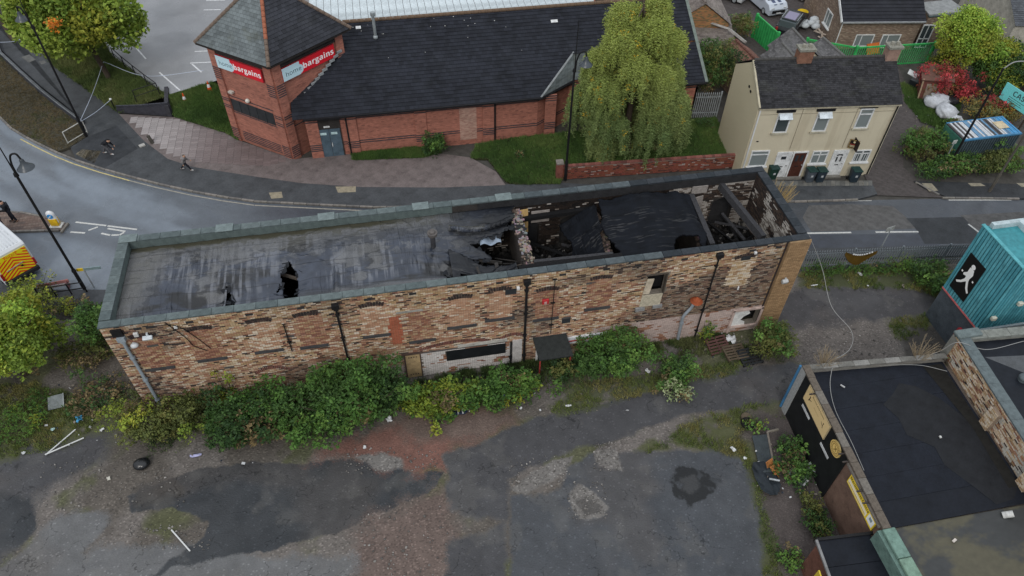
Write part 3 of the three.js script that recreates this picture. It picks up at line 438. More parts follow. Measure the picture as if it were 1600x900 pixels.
// openings of the front wall, [x0, y0, x1, y1]
const FO = { hole: [11.82, 4.1, 12.9, 5.62], door: [-0.66, 0, 0.16, 2.0], strip: [1.5, 1.02, 4.62, 1.8], right: [17.45, 0.5, 18.95, 1.78] };
{
  const L = BX1 - BX0, y0 = 0;
  // backing wall with real openings
  const shp = new THREE.Shape([[BX0, -0.4], [BX1, -0.4], [BX1, HT - 0.06], [BX0, HT - 0.06]].map((p) => new THREE.Vector2(...p)));
  for (const k of ['hole', 'right']) { const [a, b, c, d] = FO[k]; shp.holes.push(new THREE.Path([[a, b], [a, d], [c, d], [c, b]].map((p) => new THREE.Vector2(...p)))); }
  const wg = new THREE.ExtrudeGeometry(shp, { depth: TW, bevelEnabled: false }); wg.translate(0, 0, ZF - TW);
  const wall = part(burnt, 'front_wall', tri(wg), mortarM);
  // blocked windows: arch centre x, arch y, sill y, kind
  const BW = [[-9.66, 5.96, 3.75, 'a'], [-7.0, 5.96, 3.8, 'p'], [-4.88, 5.99, 3.7, 'a'], [-1.83, 6.05, 3.87, 'p'], [2.38, 5.8, 3.7, 'k'], [4.31, 5.98, 3.88, 'k'], [6.7, 5.55, 3.4, 'r'], [-12.1, 5.95, 3.6, 'a'], [16.9, 6.1, 3.9, 'b'], [0.35, 5.2, 3.0, 'r'], [9.4, 5.9, 3.7, 'a']];
  const band = (x) => 2.02 - 0.0 * x;   // top of the painted ground-floor band
  const soot = (x, y) => sstep(0.42, 0.72, fbm(x * 0.35 + 3, y * 0.5, 4, 5) + 0.32 * sstep(13, 16.5, x) * sstep(5.6, 3.6, y) + 0.1 * sstep(10, 13, x) - 0.06);
  const painted = (x, y) => (x > 0.18 && x < 5.05 && y < 1.98) || (x > 9.3 && y < 2.02) || (x < -0.66 && x > -3 && y < 1.2);
  const col = (cx, y, r) => {
    const x = cx + BX0, n = fbm(x * 0.5, y * 0.9, 4, 12), m = fbm(x * 1.7, y * 2.2, 3, 33);
    if (painted(x, y)) { const w = x < 5.1 && x > 0; const chip = m > 0.66 || r() < 0.05; const k = 0.9 + 0.2 * m; return chip ? pick(PAL.red, r) : w ? [0.78 * k, 0.73 * k, 0.7 * k] : [0.62 * k, 0.49 * k, 0.44 * k]; }
    if (x > 18.95) { const k = 0.85 + 0.3 * r(); return [0.4 * k, 0.255 * k, 0.135 * k]; }
    for (const [wx, ay, sy, kd] of BW) if (Math.abs(x - wx) < 0.62 && y < ay && y > sy) { const q = r(); if (kd === 'p') return q < 0.3 ? pick(PAL.pale, r) : pick(PAL.pink, r); if (kd === 'k') return q < 0.15 ? pick(PAL.pale, r) : pick(PAL.pink, r); if (kd === 'b') return pick(q < 0.5 ? PAL.pale : PAL.buff, r); return q < 0.2 ? pick(PAL.buff, r) : pick(PAL.red, r); }
    if (Math.abs(x + 0.92) < 0.26 && y < 5.0 && y > 2.9) return [0.44 + 0.04 * r(), 0.15, 0.085];
    const q = r(), s = soot(x, y); if (q < s * 0.22) return pick(PAL.dark, r); const st = s * 0.66, dk = (c) => [lerp(c[0], 0.15, st), lerp(c[1], 0.12, st), lerp(c[2], 0.1, st)];
    const top = sstep(4.2, 6.4, y) * (0.6 + 0.4 * n), t2 = r();
    if (t2 < 0.2 + 0.12 * sstep(0.45, 0.7, m)) return dk(pick(PAL.pale, r));
    if (t2 < 0.315) return pick(PAL.dark, r);
    return dk(r() < 0.26 + 0.5 * top + 0.35 * (n - 0.5) ? pick(PAL.buff, r) : r() < 0.5 ? pick(PAL.red, r) : pick(PAL.pink, r));
  };
  const ex = [];
  for (const [wx, ay, , kd] of BW) { if (kd === 'r' && wx < 1) continue; const N = 9; for (let row = 0; row < 2; row++) for (let i = 0; i < N; i++) { const t = (i - (N - 1) / 2) / N, a = -t * 0.62, R = 1.85 + row * 0.14; const rr = h2(i, row, Math.round(wx * 9)); const c = rr < 0.7 ? [0.045 + 0.03 * rr, 0.04, 0.038] : [0.1, 0.07, 0.06]; ex.push({ x: wx - BX0 + Math.sin(-a) * R, y: ay - 1.85 + Math.cos(a) * R, a, w: 0.105, h: 0.125, c, d: 0.022 }); } }
  // arches over the wide ground-floor openings
  for (const [ax, w, c0] of [[2.0, 3.6, 0], [5.0, 1.4, 1], [-7.2, 1.6, 1]]) { const N = Math.round(w / 0.08); for (let i = 0; i < N; i++) { const t = (i / (N - 1) - 0.5); const a = -t * 0.3; ex.push({ x: ax - BX0 + t * w, y: 2.52 - t * t * 1.2 + (c0 ? -0.05 : 0), a, w: 0.07, h: 0.23, c: h2(i, c0) < 0.6 ? [0.22, 0.09, 0.075] : [0.14, 0.07, 0.06], d: 0.018 }); } }
  const inR = (x, y, [a, b, c, d], m = 0) => x > a - m && x < c + m && y > b - m && y < d + m;
  const skip = (cx, y) => { const x = cx + BX0; return inR(x, y, FO.hole, 0.06) || inR(x, y, FO.right, 0.14) || inR(x, y, FO.door, 0.06) || inR(x, y, FO.strip) || BW.some(([wx, ay, , kd]) => !(kd === 'r' && wx < 1) && Math.abs(x - wx) < 0.62 && y > ay - 0.1 + 0.02 && y < ay + 0.2 - Math.abs(x - wx) * 0.25); };
  bricks(wall, V3(BX0, y0, ZF), V3(1, 0, 0), V3(0, 0, 1), L, HT - 0.06, col, skip, 101, ex);
  // stone and slate sills, lintels, air bricks
  const darkS = mat(0.06, 0.06, 0.062, 0.75, { bump: 0.01 }), conc = mat(0.3, 0.29, 0.26, 0.85, { bump: 0.01 });
  for (const [wx, , sy, kd] of BW) { if (kd === 'b') continue; part(wall, 'sill', bx(kd === 'k' ? 1.5 : 1.35, 0.16, 0.12, wx, sy - 0.06, ZF + 0.03), darkS); }
  part(wall, 'lintel', bx(1.3, 0.13, 0.06, -0.1, 5.27, ZF + 0.012), conc); part(wall, 'lintel', bx(2.6, 0.2, 0.1, 3.4, 2.12, ZF + 0.03), mat(0.42, 0.4, 0.36, 0.85));
  for (const x of [-12.13, -11.6, -9.9, -7.3, -5.0, -1.95, 0.15, 2.9, 4.3, 7.4, 9.6, 11.2, 13.6, 17.2, 18.6]) part(wall, 'air_brick', bx(0.34, 0.15, 0.03, x, 6.47, ZF + 0.012), mat(0.035, 0.035, 0.036, 0.8));
  for (const [x, y] of [[-3.6, 5.0], [-11.9, 5.2], [-6.2, 3.0], [-9.1, 2.9], [7.8, 3.2], [8.9, 5.6], [-5.9, 4.6]]) part(wall, 'patch_of_mortar', bx(0.5, 0.14, 0.03, x, y, ZF + 0.01), mat(0.09, 0.085, 0.08, 0.9));
  // ground-floor timber and boards
  const wood = mat(0.46, 0.33, 0.18, 0.7, { scale: 1, bump: 0.004 });
  const dr = part(burnt, 'boarded_door', bx(0.74, 1.92, 0.05, -0.25, 0.98, ZF + 0.012), wood, 'tan plywood sheet screwed over a doorway');
  for (const y of [0.28, 1.72]) for (let i = 0; i < 4; i++) part(dr, 'bolt', bx(0.06, 0.06, 0.02, -0.45 + i * 0.13, y, ZF + 0.045), mat(0.05, 0.045, 0.04, 0.6));
  part(burnt, 'door_frame', [bx(0.07, 2.0, 0.1, -0.665, 1.0, ZF + 0.02), bx(0.05, 2.0, 0.09, 0.155, 1.0, ZF + 0.02), bx(1.1, 0.09, 0.16, -0.25, 2.06, ZF + 0.04)], mat(0.09, 0.06, 0.05, 0.7));
  part(burnt, 'blank_sign_board', bx(3.14, 0.8, 0.06, 3.06, 1.41, ZF + 0.02), mat(0.014, 0.016, 0.018, 0.5));
  part(burnt, 'painted_jamb', [bx(0.42, 1.9, 0.09, 5.3, 1.02, ZF + 0.03), bx(0.12, 1.98, 0.14, 5.05, 1.02, ZF + 0.04)], mat(0.5, 0.47, 0.45, 0.8, { bump: 0.01 }));
  part(burnt, 'timber_strip', [bx(4.4, 0.07, 0.07, 2.5, 1.98, ZF + 0.04)], mat(0.1, 0.09, 0.085, 0.8));
  // small framed window left of the door
  const w1 = part(burnt, 'window', bx(0.5, 0.6, 0.03, -1.75, 0.85, ZF + 0.0), mat(0.03, 0.035, 0.04, 0.2)); part(w1, 'window_frame', [bx(0.56, 0.06, 0.06, -1.75, 1.17, ZF + 0.02), bx(0.56, 0.06, 0.06, -1.75, 0.53, ZF + 0.02), bx(0.06, 0.6, 0.06, -2.0, 0.85, ZF + 0.02), bx(0.06, 0.6, 0.06, -1.5, 0.85, ZF + 0.02), bx(0.5, 0.04, 0.05, -1.75, 0.85, ZF + 0.02)], mat(0.55, 0.55, 0.53, 0.6));
  // porch: felt canopy on a red post over a white panelled door
  const felt = mat(0.028, 0.031, 0.03, 0.7, { bump: 0.02, scale: 0.8 });
  const cA = onZ(832, 531, ZF), cB = onZ(884, 524, ZF);
  part(burnt, 'porch_canopy', prism([V3(cA.x, 1.95, ZF), V3(cB.x, 1.95, ZF), V3(cB.x + 0.12, 1.55, ZF + 1.25), V3(cA.x + 0.1, 1.55, ZF + 1.25)], V3(0, -0.08, 0)), felt);
  part(burnt, 'porch_post', [cyl(V3(cB.x + 0.02, 0, ZF + 1.1), V3(cB.x + 0.02, 1.5, ZF + 1.1), 0.04)], mat(0.35, 0.05, 0.045, 0.6)); part(burnt, 'porch_post', [cyl(V3(cA.x + 0.2, 0, ZF + 1.1), V3(cA.x + 0.2, 1.5, ZF + 1.1), 0.04)], mat(0.35, 0.05, 0.045, 0.6));
  const pd = part(burnt, 'porch_door', bx(0.95, 1.9, 0.05, 6.75, 0.92, ZF + 0.09), mat(0.62, 0.62, 0.61, 0.6)); for (const [x, y] of [[6.5, 1.35], [6.98, 1.35], [6.5, 0.75], [6.98, 0.75], [6.5, 0.3], [6.98, 0.3]]) part(pd, 'panel', [bx(0.08, 0.36, 0.03, x - 0.07, y, ZF + 0.125), bx(0.2, 0.08, 0.03, x, y + 0.14, ZF + 0.125), bx(0.2, 0.08, 0.031, x, y - 0.05, ZF + 0.125)], mat(0.02, 0.02, 0.02, 0.5));
  const fs = part(burnt, 'fascia', bx(2.4, 0.5, 0.1, 9.05, 1.35, ZF + 0.06), mat(0.66, 0.68, 0.7, 0.5)); part(fs, 'fascia_stripe', bx(2.4, 0.09, 0.03, 9.05, 1.32, ZF + 0.115), mat(0.42, 0.06, 0.06, 0.5));
  // smashed upper window: black hole, cream boards
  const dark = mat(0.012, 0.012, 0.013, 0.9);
  const uw = part(burnt, 'broken_window', [bx(0.06, 1.5, 0.2, 12.9, 4.86, ZF - 0.05), bx(1.08, 0.07, 0.2, 12.36, 5.62, ZF - 0.05)], mat(0.09, 0.075, 0.06, 0.8));
  part(uw, 'cream_board', bx(0.36, 1.1, 0.04, 11.98, 4.8, ZF + 0.03, 0, 0, -0.1), mat(0.5, 0.43, 0.33, 0.8)); part(uw, 'cream_board', bx(1.12, 0.85, 0.05, 12.28, 3.72, ZF + 0.035, 0, 0, -0.03), mat(0.47, 0.42, 0.32, 0.85, { scale: 0.5, bump: 0.01 }));
  part(uw, 'sill', [bx(0.5, 0.22, 0.16, 11.75, 3.16, ZF + 0.06)], mat(0.26, 0.26, 0.26, 0.8)); part(uw, 'sill', [bx(0.5, 0.2, 0.16, 12.7, 3.22, ZF + 0.06)], mat(0.26, 0.26, 0.26, 0.8)); part(uw, 'interior_shade_panel', bx(1.2, 1.6, 0.05, 12.36, 4.86, ZF - 0.6), dark);  // black panel behind the hole stands in for the shaded room
  // right-hand ground-floor window
  const rw = part(burnt, 'pink_window_frame', [bx(1.8, 0.13, 0.12, 18.2, 1.86, ZF + 0.04), bx(0.13, 1.9, 0.12, 17.36, 0.95, ZF + 0.04), bx(0.13, 1.9, 0.12, 19.02, 0.95, ZF + 0.04), bx(1.6, 0.1, 0.14, 18.2, 0.45, ZF + 0.04)], mat(0.5, 0.385, 0.34, 0.8));
  part(rw, 'torn_white_board', prism([V3(17.45, 0.5, ZF), V3(18.3, 0.5, ZF), V3(18.25, 0.75, ZF), V3(17.95, 0.92, ZF), V3(18.1, 1.2, ZF), V3(18.42, 1.42, ZF), V3(18.25, 1.78, ZF), V3(17.45, 1.78, ZF)], V3(0, 0, -0.03)), mat(0.68, 0.68, 0.66, 0.6)); part(rw, 'interior_shade_panel', bx(1.7, 1.5, 0.05, 18.2, 1.15, ZF - 0.6), dark);  // dark panel set behind this opening too, as interior shade
  // corner pier
  const pw = part(burnt, 'corner_pier', bx(1.15, HT - 0.02 + 0.4, 0.14, 19.66, (HT - 0.02 - 0.4) / 2, ZF + 0.07), mat(0.3, 0.2, 0.11, 0.9, { bump: 0.01 }));
  bricks(pw, V3(19.085, 0, ZF + 0.14), V3(1, 0, 0), V3(0, 0, 1), 1.15, HT - 0.03, (x, y, r) => { const k = 0.8 + 0.35 * r(); return [0.42 * k, 0.27 * k, 0.145 * k]; }, null, 9);
  part(burnt, 'pier_shadow_strip', bx(0.1, HT - 0.7, 0.05, 19.0, HT / 2 + 0.3, ZF + 0.02), mat(0.04, 0.03, 0.028, 0.9));  // dark raised strip paints the shadow line beside the pier
  // rain pipes
  const pipe = (x, yTop, yBot, r, m, hop) => { const g = [cyl(V3(x, yBot, ZF + 0.12), V3(x, yTop, ZF + 0.12), r)]; for (let y = yBot + 0.6; y < yTop; y += 1.7) g.push(cyl(V3(x, y, ZF + 0.12), V3(x, y + 0.12, ZF + 0.12), r * 1.5), tri(bx(0.22, 0.05, 0.1, x, y + 0.06, ZF + 0.05))); const p = part(burnt, 'rain_pipe', g, m); if (hop) part(p, 'hopper', [bx(0.34, 0.24, 0.22, x, yTop + 0.14, ZF + 0.12), bx(0.2, 0.16, 0.15, x, yTop - 0.05, ZF + 0.1)], m); return p; };
  const black = mat(0.016, 0.016, 0.017, 0.5), grey = mat(0.27, 0.31, 0.34, 0.5);
  pipe(-12.95, 5.9, 0.6, 0.075, grey, 1); part(burnt, 'rain_pipe_elbow', [bx(0.45, 0.45, 0.12, -13.02, 6.4, ZF + 0.06)], black);
  pipe(-3.45, 6.25, 0, 0.055, black, 1); pipe(5.62, 6.25, 0, 0.065, black, 1); pipe(15.4, 6.4, 0, 0.045, black, 1); pipe(7.0, 6.3, 2.2, 0.018, black, 0); pipe(-5.95, 5.6, 3.6, 0.03, black, 0); pipe(4.9, 1.95, 0, 0.05, black, 0);
  part(burnt, 'loose_cable', [tube([V3(-10.9, 6.7, ZF + 0.06), V3(-10.3, 5.4, ZF + 0.08), V3(-10.2, 4.9, ZF + 0.06), V3(-9.7, 4.4, ZF + 0.06)], 0.02, 5), tube([V3(-10.9, 6.6, ZF + 0.06), V3(-10.4, 6.3, ZF + 0.08), V3(-9.9, 5.4, ZF + 0.06), V3(-9.5, 4.5, ZF + 0.06)], 0.018, 5)], black);
  // flue with a rusty cowl
  const fl = part(burnt, 'flue_pipe', [tube([V3(14.72, 3.45, ZF + 0.2), V3(14.62, 2.9, ZF + 0.2), V3(14.3, 2.2, ZF + 0.2), V3(14.3, 1.5, ZF + 0.2), V3(14.35, 0.3, ZF + 0.2)], 0.085, 8, 40), cyl(V3(14.3, 1.6, ZF + 0.2), V3(14.3, 1.75, ZF + 0.2), 0.11)], mat(0.34, 0.38, 0.42, 0.45, { metal: 0.3 }));
  part(fl, 'rusty_cowl', [(() => { const g = new THREE.ConeGeometry(0.34, 0.32, 14); g.translate(14.74, 3.62, ZF + 0.3); return g; })()], mat(0.3, 0.075, 0.03, 0.8, { bump: 0.01 }), 'rust-red cone on top of the flue');
  // lamps, alarm box, bits on the wall
  part(burnt, 'floodlight', [rb(0.42, 0.16, 0.2, 0.02, -11.85, 5.95, ZF + 0.18, 0, 0.5), bx(0.08, 0.2, 0.12, -11.85, 6.05, ZF + 0.05)], mat(0.55, 0.6, 0.62, 0.35)); part(burnt, 'wall_lamp', [sph(0.15, -12.55, 5.55, ZF + 0.16, 1.2, 0.9, 1), bx(0.08, 0.08, 0.14, -12.6, 5.6, ZF + 0.06)], mat(0.5, 0.52, 0.53, 0.4));
  part(burnt, 'wall_box', [rb(0.2, 0.24, 0.12, 0.02, -12.3, 6.15, ZF + 0.06)], mat(0.62, 0.62, 0.6, 0.5)); part(burnt, 'wall_box', [rb(0.15, 0.16, 0.1, 0.02, -10.55, 6.3, ZF + 0.05)], mat(0.62, 0.62, 0.6, 0.5)); part(burnt, 'pier_lamp', [rb(0.34, 0.26, 0.22, 0.06, 19.55, 4.05, ZF + 0.27, 0, 0.4), bx(0.1, 0.14, 0.1, 19.6, 4.15, ZF + 0.17)], mat(0.42, 0.43, 0.43, 0.4));
  part(burnt, 'alarm_box', [rb(0.34, 0.34, 0.1, 0.03, 6.62, 4.72, ZF + 0.06)], mat(0.5, 0.03, 0.035, 0.4)); part(burnt, 'alarm_box', [rb(0.14, 0.2, 0.06, 0.02, 6.62, 4.66, ZF + 0.1)], mat(0.5, 0.3, 0.28, 0.5));
  part(burnt, 'small_vent', [bx(0.44, 0.3, 0.08, 7.8, 2.98, ZF + 0.03), bx(0.55, 0.34, 0.06, 4.85, 5.75, ZF + 0.03), bx(0.5, 0.26, 0.06, 16.95, 6.0, ZF + 0.03)], mat(0.03, 0.033, 0.037, 0.6)); part(burnt, 'wall_camera', [rb(0.16, 0.16, 0.16, 0.03, 5.55 - 0.35, 6.0, ZF + 0.08), rb(0.14, 0.14, 0.14, 0.03, 17.35, 6.35, ZF + 0.08), rb(0.08, 0.24, 0.06, 0.02, 17.1, 3.75, ZF + 0.05)], mat(0.7, 0.7, 0.7, 0.4));
}
// other walls with their bricks
{
  const darkIn = (x, y, r) => { const q = r(); return q < 0.62 ? pick(PAL.dark, r).map((v) => v * 0.6) : q < 0.85 ? [0.12, 0.1, 0.09] : [0.3, 0.27, 0.25]; };
  const outer = (x, y, r) => (r() < 0.5 ? pick(PAL.red, r) : pick(PAL.buff, r));
  const lw = part(burnt, 'end_wall', bx(TW, HT + 0.34, -ZB + ZF - 2 * TW, BX0 + TW / 2, (HT - 0.06 - 0.4) / 2, (ZF + ZB) / 2), mortarM);
  bricks(lw, V3(BX0, 0, ZB), V3(0, 0, 1), V3(-1, 0, 0), ZF - ZB, HT - 0.06, outer, null, 12);
  // right end: inside face scorched, old plaster peeling
  const ew = part(burnt, 'end_wall', bx(TW, HT + 0.34, ZF - ZB - 2 * TW, BX1 - TW / 2, (HT - 0.06 - 0.4) / 2, (ZF + ZB) / 2), mat(0.05, 0.045, 0.042, 0.95));
  bricks(ew, V3(BX1, 0, ZF), V3(0, 0, -1), V3(1, 0, 0), ZF - ZB, HT - 0.06, outer, null, 13);
  bricks(ew, V3(BX1 - TW, 2.2, ZB + TW), V3(0, 0, 1), V3(-1, 0, 0), ZF - ZB - 2 * TW, 4.5, (x, y, r) => { const m = fbm(x * 0.9, y * 0.9, 4, 8); return r() < sstep(0.42, 0.52, m) ? (r() < 0.6 ? [0.6, 0.56, 0.51] : [0.27, 0.24, 0.21]) : pick(PAL.dark, r).map((v) => v * 0.8); }, null, 14);
  // back wall: openings on the right show the arched windows from inside
  const sh2 = new THREE.Shape([[BX0, -0.4], [BX1, -0.4], [BX1, HT - 0.06], [BX0, HT - 0.06]].map((p) => new THREE.Vector2(...p)));
  const WN = [[18.2, 3.0, 1.3, 2.2], [15.9, 3.0, 1.2, 2.2], [9.3, 3.0, 1.2, 2.2], [6.9, 3.0, 1.2, 2.1]];
  for (const [x, y, w, h] of WN) { const p = new THREE.Path(); p.moveTo(x - w / 2, y); p.lineTo(x - w / 2, y + h - 0.3); p.quadraticCurveTo(x, y + h + 0.25, x + w / 2, y + h - 0.3); p.lineTo(x + w / 2, y); sh2.holes.push(p); }
  const bg = new THREE.ExtrudeGeometry(sh2, { depth: TW, bevelEnabled: false }); bg.translate(0, 0, ZB);
  const bw = part(burnt, 'back_wall', tri(bg), mat(0.05, 0.045, 0.042, 0.95, { bump: 0.02 }));
  const inWin = (x, y) => WN.some(([a, b, w, h]) => Math.abs(x - a) < w / 2 + 0.05 && y > b && y < b + h + 0.1);
  bricks(bw, V3(BX1 - TW, 2.2, ZB + TW), V3(-1, 0, 0), V3(0, 0, 1), 15.2, 4.2, (cx, y, r) => { const x = BX1 - TW - cx, m = fbm(x * 0.9, y * 0.9, 4, 18); const pale = x > 15 ? sstep(0.36, 0.5, m) : 0.12 * sstep(0.5, 0.62, m); return r() < pale ? (r() < 0.7 ? [0.5, 0.46, 0.42] : [0.24, 0.2, 0.17]) : pick(PAL.dark, r).map((v) => v * (x > 14.8 ? 0.75 : 0.32)); }, (cx, y) => inWin(BX1 - TW - cx, y + 2.2), 15);
  for (const [x, y, w, h] of WN) part(bw, 'boarded_window', bx(w + 0.2, h + 0.3, 0.03, x, y + h / 2, ZB + 0.05), mat(0.03, 0.03, 0.032, 0.8));
}
// copings: separate stones all round, lead-grey on the left, scorched on the right
{
  const CM = [mat(0.1, 0.124, 0.126, 0.6, { scale: 0.9, bump: 0.006 }), mat(0.114, 0.14, 0.141, 0.6, { scale: 0.9, bump: 0.006 }), mat(0.087, 0.11, 0.112, 0.6, { scale: 0.9, bump: 0.006 })], SM = [mat(0.034, 0.04, 0.047, 0.6, { scale: 0.7, bump: 0.008 }), mat(0.024, 0.03, 0.036, 0.6, { scale: 0.7, bump: 0.008 })];
  const MM = [mat(0.08, 0.097, 0.104, 0.6, { scale: 0.8, bump: 0.008 }), mat(0.06, 0.075, 0.082, 0.6, { scale: 0.8, bump: 0.008 })];
  const pickM = (x, i) => (x < 4 + 2 * h2(i, 5) ? CM[Math.floor(h2(i, 1) * 3)] : x < 11 + 2 * h2(i, 6) ? MM[i % 2] : SM[i % 2]);
  const run = (n, f) => { for (let i = 0; i < n; i++) f(i); };
  const n1 = 35, d1 = (BX1 - BX0 + 0.12) / n1, sgF = rb(d1 - 0.008, 0.09, 0.4, 0.018), sgB = rb(d1 - 0.008, 0.1, 0.42, 0.018);
  run(n1, (i) => { const x = BX0 - 0.06 + (i + 0.5) * d1; const a = part(burnt, 'coping_stone', sgF, pickM(x, i)); a.position.set(x, HT - 0.01 + 0.012 * (h2(i, 2) - 0.5), ZF - 0.15); const b = part(burnt, 'coping_stone', sgB, pickM(x - 1.5, i + 50)); b.position.set(x, HT - 0.005, ZB + 0.17); });
  const n2 = 9, zl = ZF - 0.4 - (ZB + 0.42), d2 = zl / n2, sgS = rb(0.5, 0.1, d2 - 0.01, 0.018);
  run(n2, (i) => { const z = ZB + 0.42 + (i + 0.5) * d2; const a = part(burnt, 'coping_stone', sgS, CM[i % 3]); a.position.set(BX0 + 0.17, HT - 0.01, z); const b = part(burnt, 'coping_stone', sgS, SM[i % 2]); b.position.set(BX1 - 0.17, HT - 0.01, z); });
  const jg = rb(0.85, 0.05, 0.56, 0.015); for (const px of [206, 352, 510, 660, 795]) { const x = P(px, 355 - px * 0.02, HT).x; const j = part(burnt, 'joint_cover', jg, mat(0.155, 0.19, 0.19, 0.6, { scale: 0.9 })); j.position.set(x, HT + 0.065, ZB + 0.17); }
  const lead = mat(0.1, 0.128, 0.125, 0.6, { scale: 1.2 });
  part(burnt, 'flashing', [bx(16, 0.55, 0.03, BX0 + 8.4, HT - 0.32, ZB + TW + 0.016), bx(0.03, 0.55, ZF - ZB - 0.8, BX0 + TW + 0.016, HT - 0.32, (ZF + ZB) / 2)], lead);
  part(burnt, 'flashing', [bx(15.7, 0.5, 0.03, 12.0 - 0.05, HT - 0.3, ZB + TW + 0.02)], mat(0.03, 0.03, 0.032, 0.8, { bump: 0.02 }), 'scorched black flashing');
}
// ---- roof: sagging felt with holes, ponds, silt and moss ----
function gridSheet(nx, nz, fn, keep, th) { // fn(u,v)->[x,y,z,u2,v2]; keep(u,v) of a cell
  const V = [], pos = [], uv = []; for (let j = 0; j <= nz; j++) for (let i = 0; i <= nx; i++) V.push(fn(i / nx, j / nz));
  const K = (i, j) => i >= 0 && j >= 0 && i < nx && j < nz && keep((i + 0.5) / nx, (j + 0.5) / nz);
  const put = (a, dy = 0) => { pos.push(a[0], a[1] - dy, a[2]); uv.push(a[3], a[4]); };
  const kk = []; for (let j = 0; j < nz; j++) for (let i = 0; i < nx; i++) kk.push(K(i, j)); const k = (i, j) => i >= 0 && j >= 0 && i < nx && j < nz && kk[j * nx + i];
  const topN = [];
  for (let j = 0; j < nz; j++) for (let i = 0; i < nx; i++) if (k(i, j)) {
    const a = V[j * (nx + 1) + i], b = V[j * (nx + 1) + i + 1], c = V[(j + 1) * (nx + 1) + i + 1], d = V[(j + 1) * (nx + 1) + i];
    put(a); put(d); put(c); put(a); put(c); put(b);
    put(a, th); put(c, th); put(d, th); put(a, th); put(b, th); put(c, th);
    const side = (p, q) => { put(p); put(q); put(q, th); put(p); put(q, th); put(p, th); };
    if (!k(i, j - 1)) side(a, b); if (!k(i, j + 1)) side(c, d); if (!k(i - 1, j)) side(d, a); if (!k(i + 1, j)) side(b, c);
  }
  let g = new THREE.BufferGeometry(); g.setAttribute('position', new THREE.Float32BufferAttribute(pos, 3)); g.setAttribute('uv', new THREE.Float32BufferAttribute(uv, 2));
  g = mergeVertices(g, 1e-4); g.computeVertexNormals(); return g;
}
const RY = 6.38, ip = (l) => l.map(([x, y]) => { const p = P(x, y, RY); return [p.x, p.z]; });
const rx0 = BX0 + TW + 0.04, rz0 = ZB + TW + 0.04, rz1 = ZF - TW - 0.02;
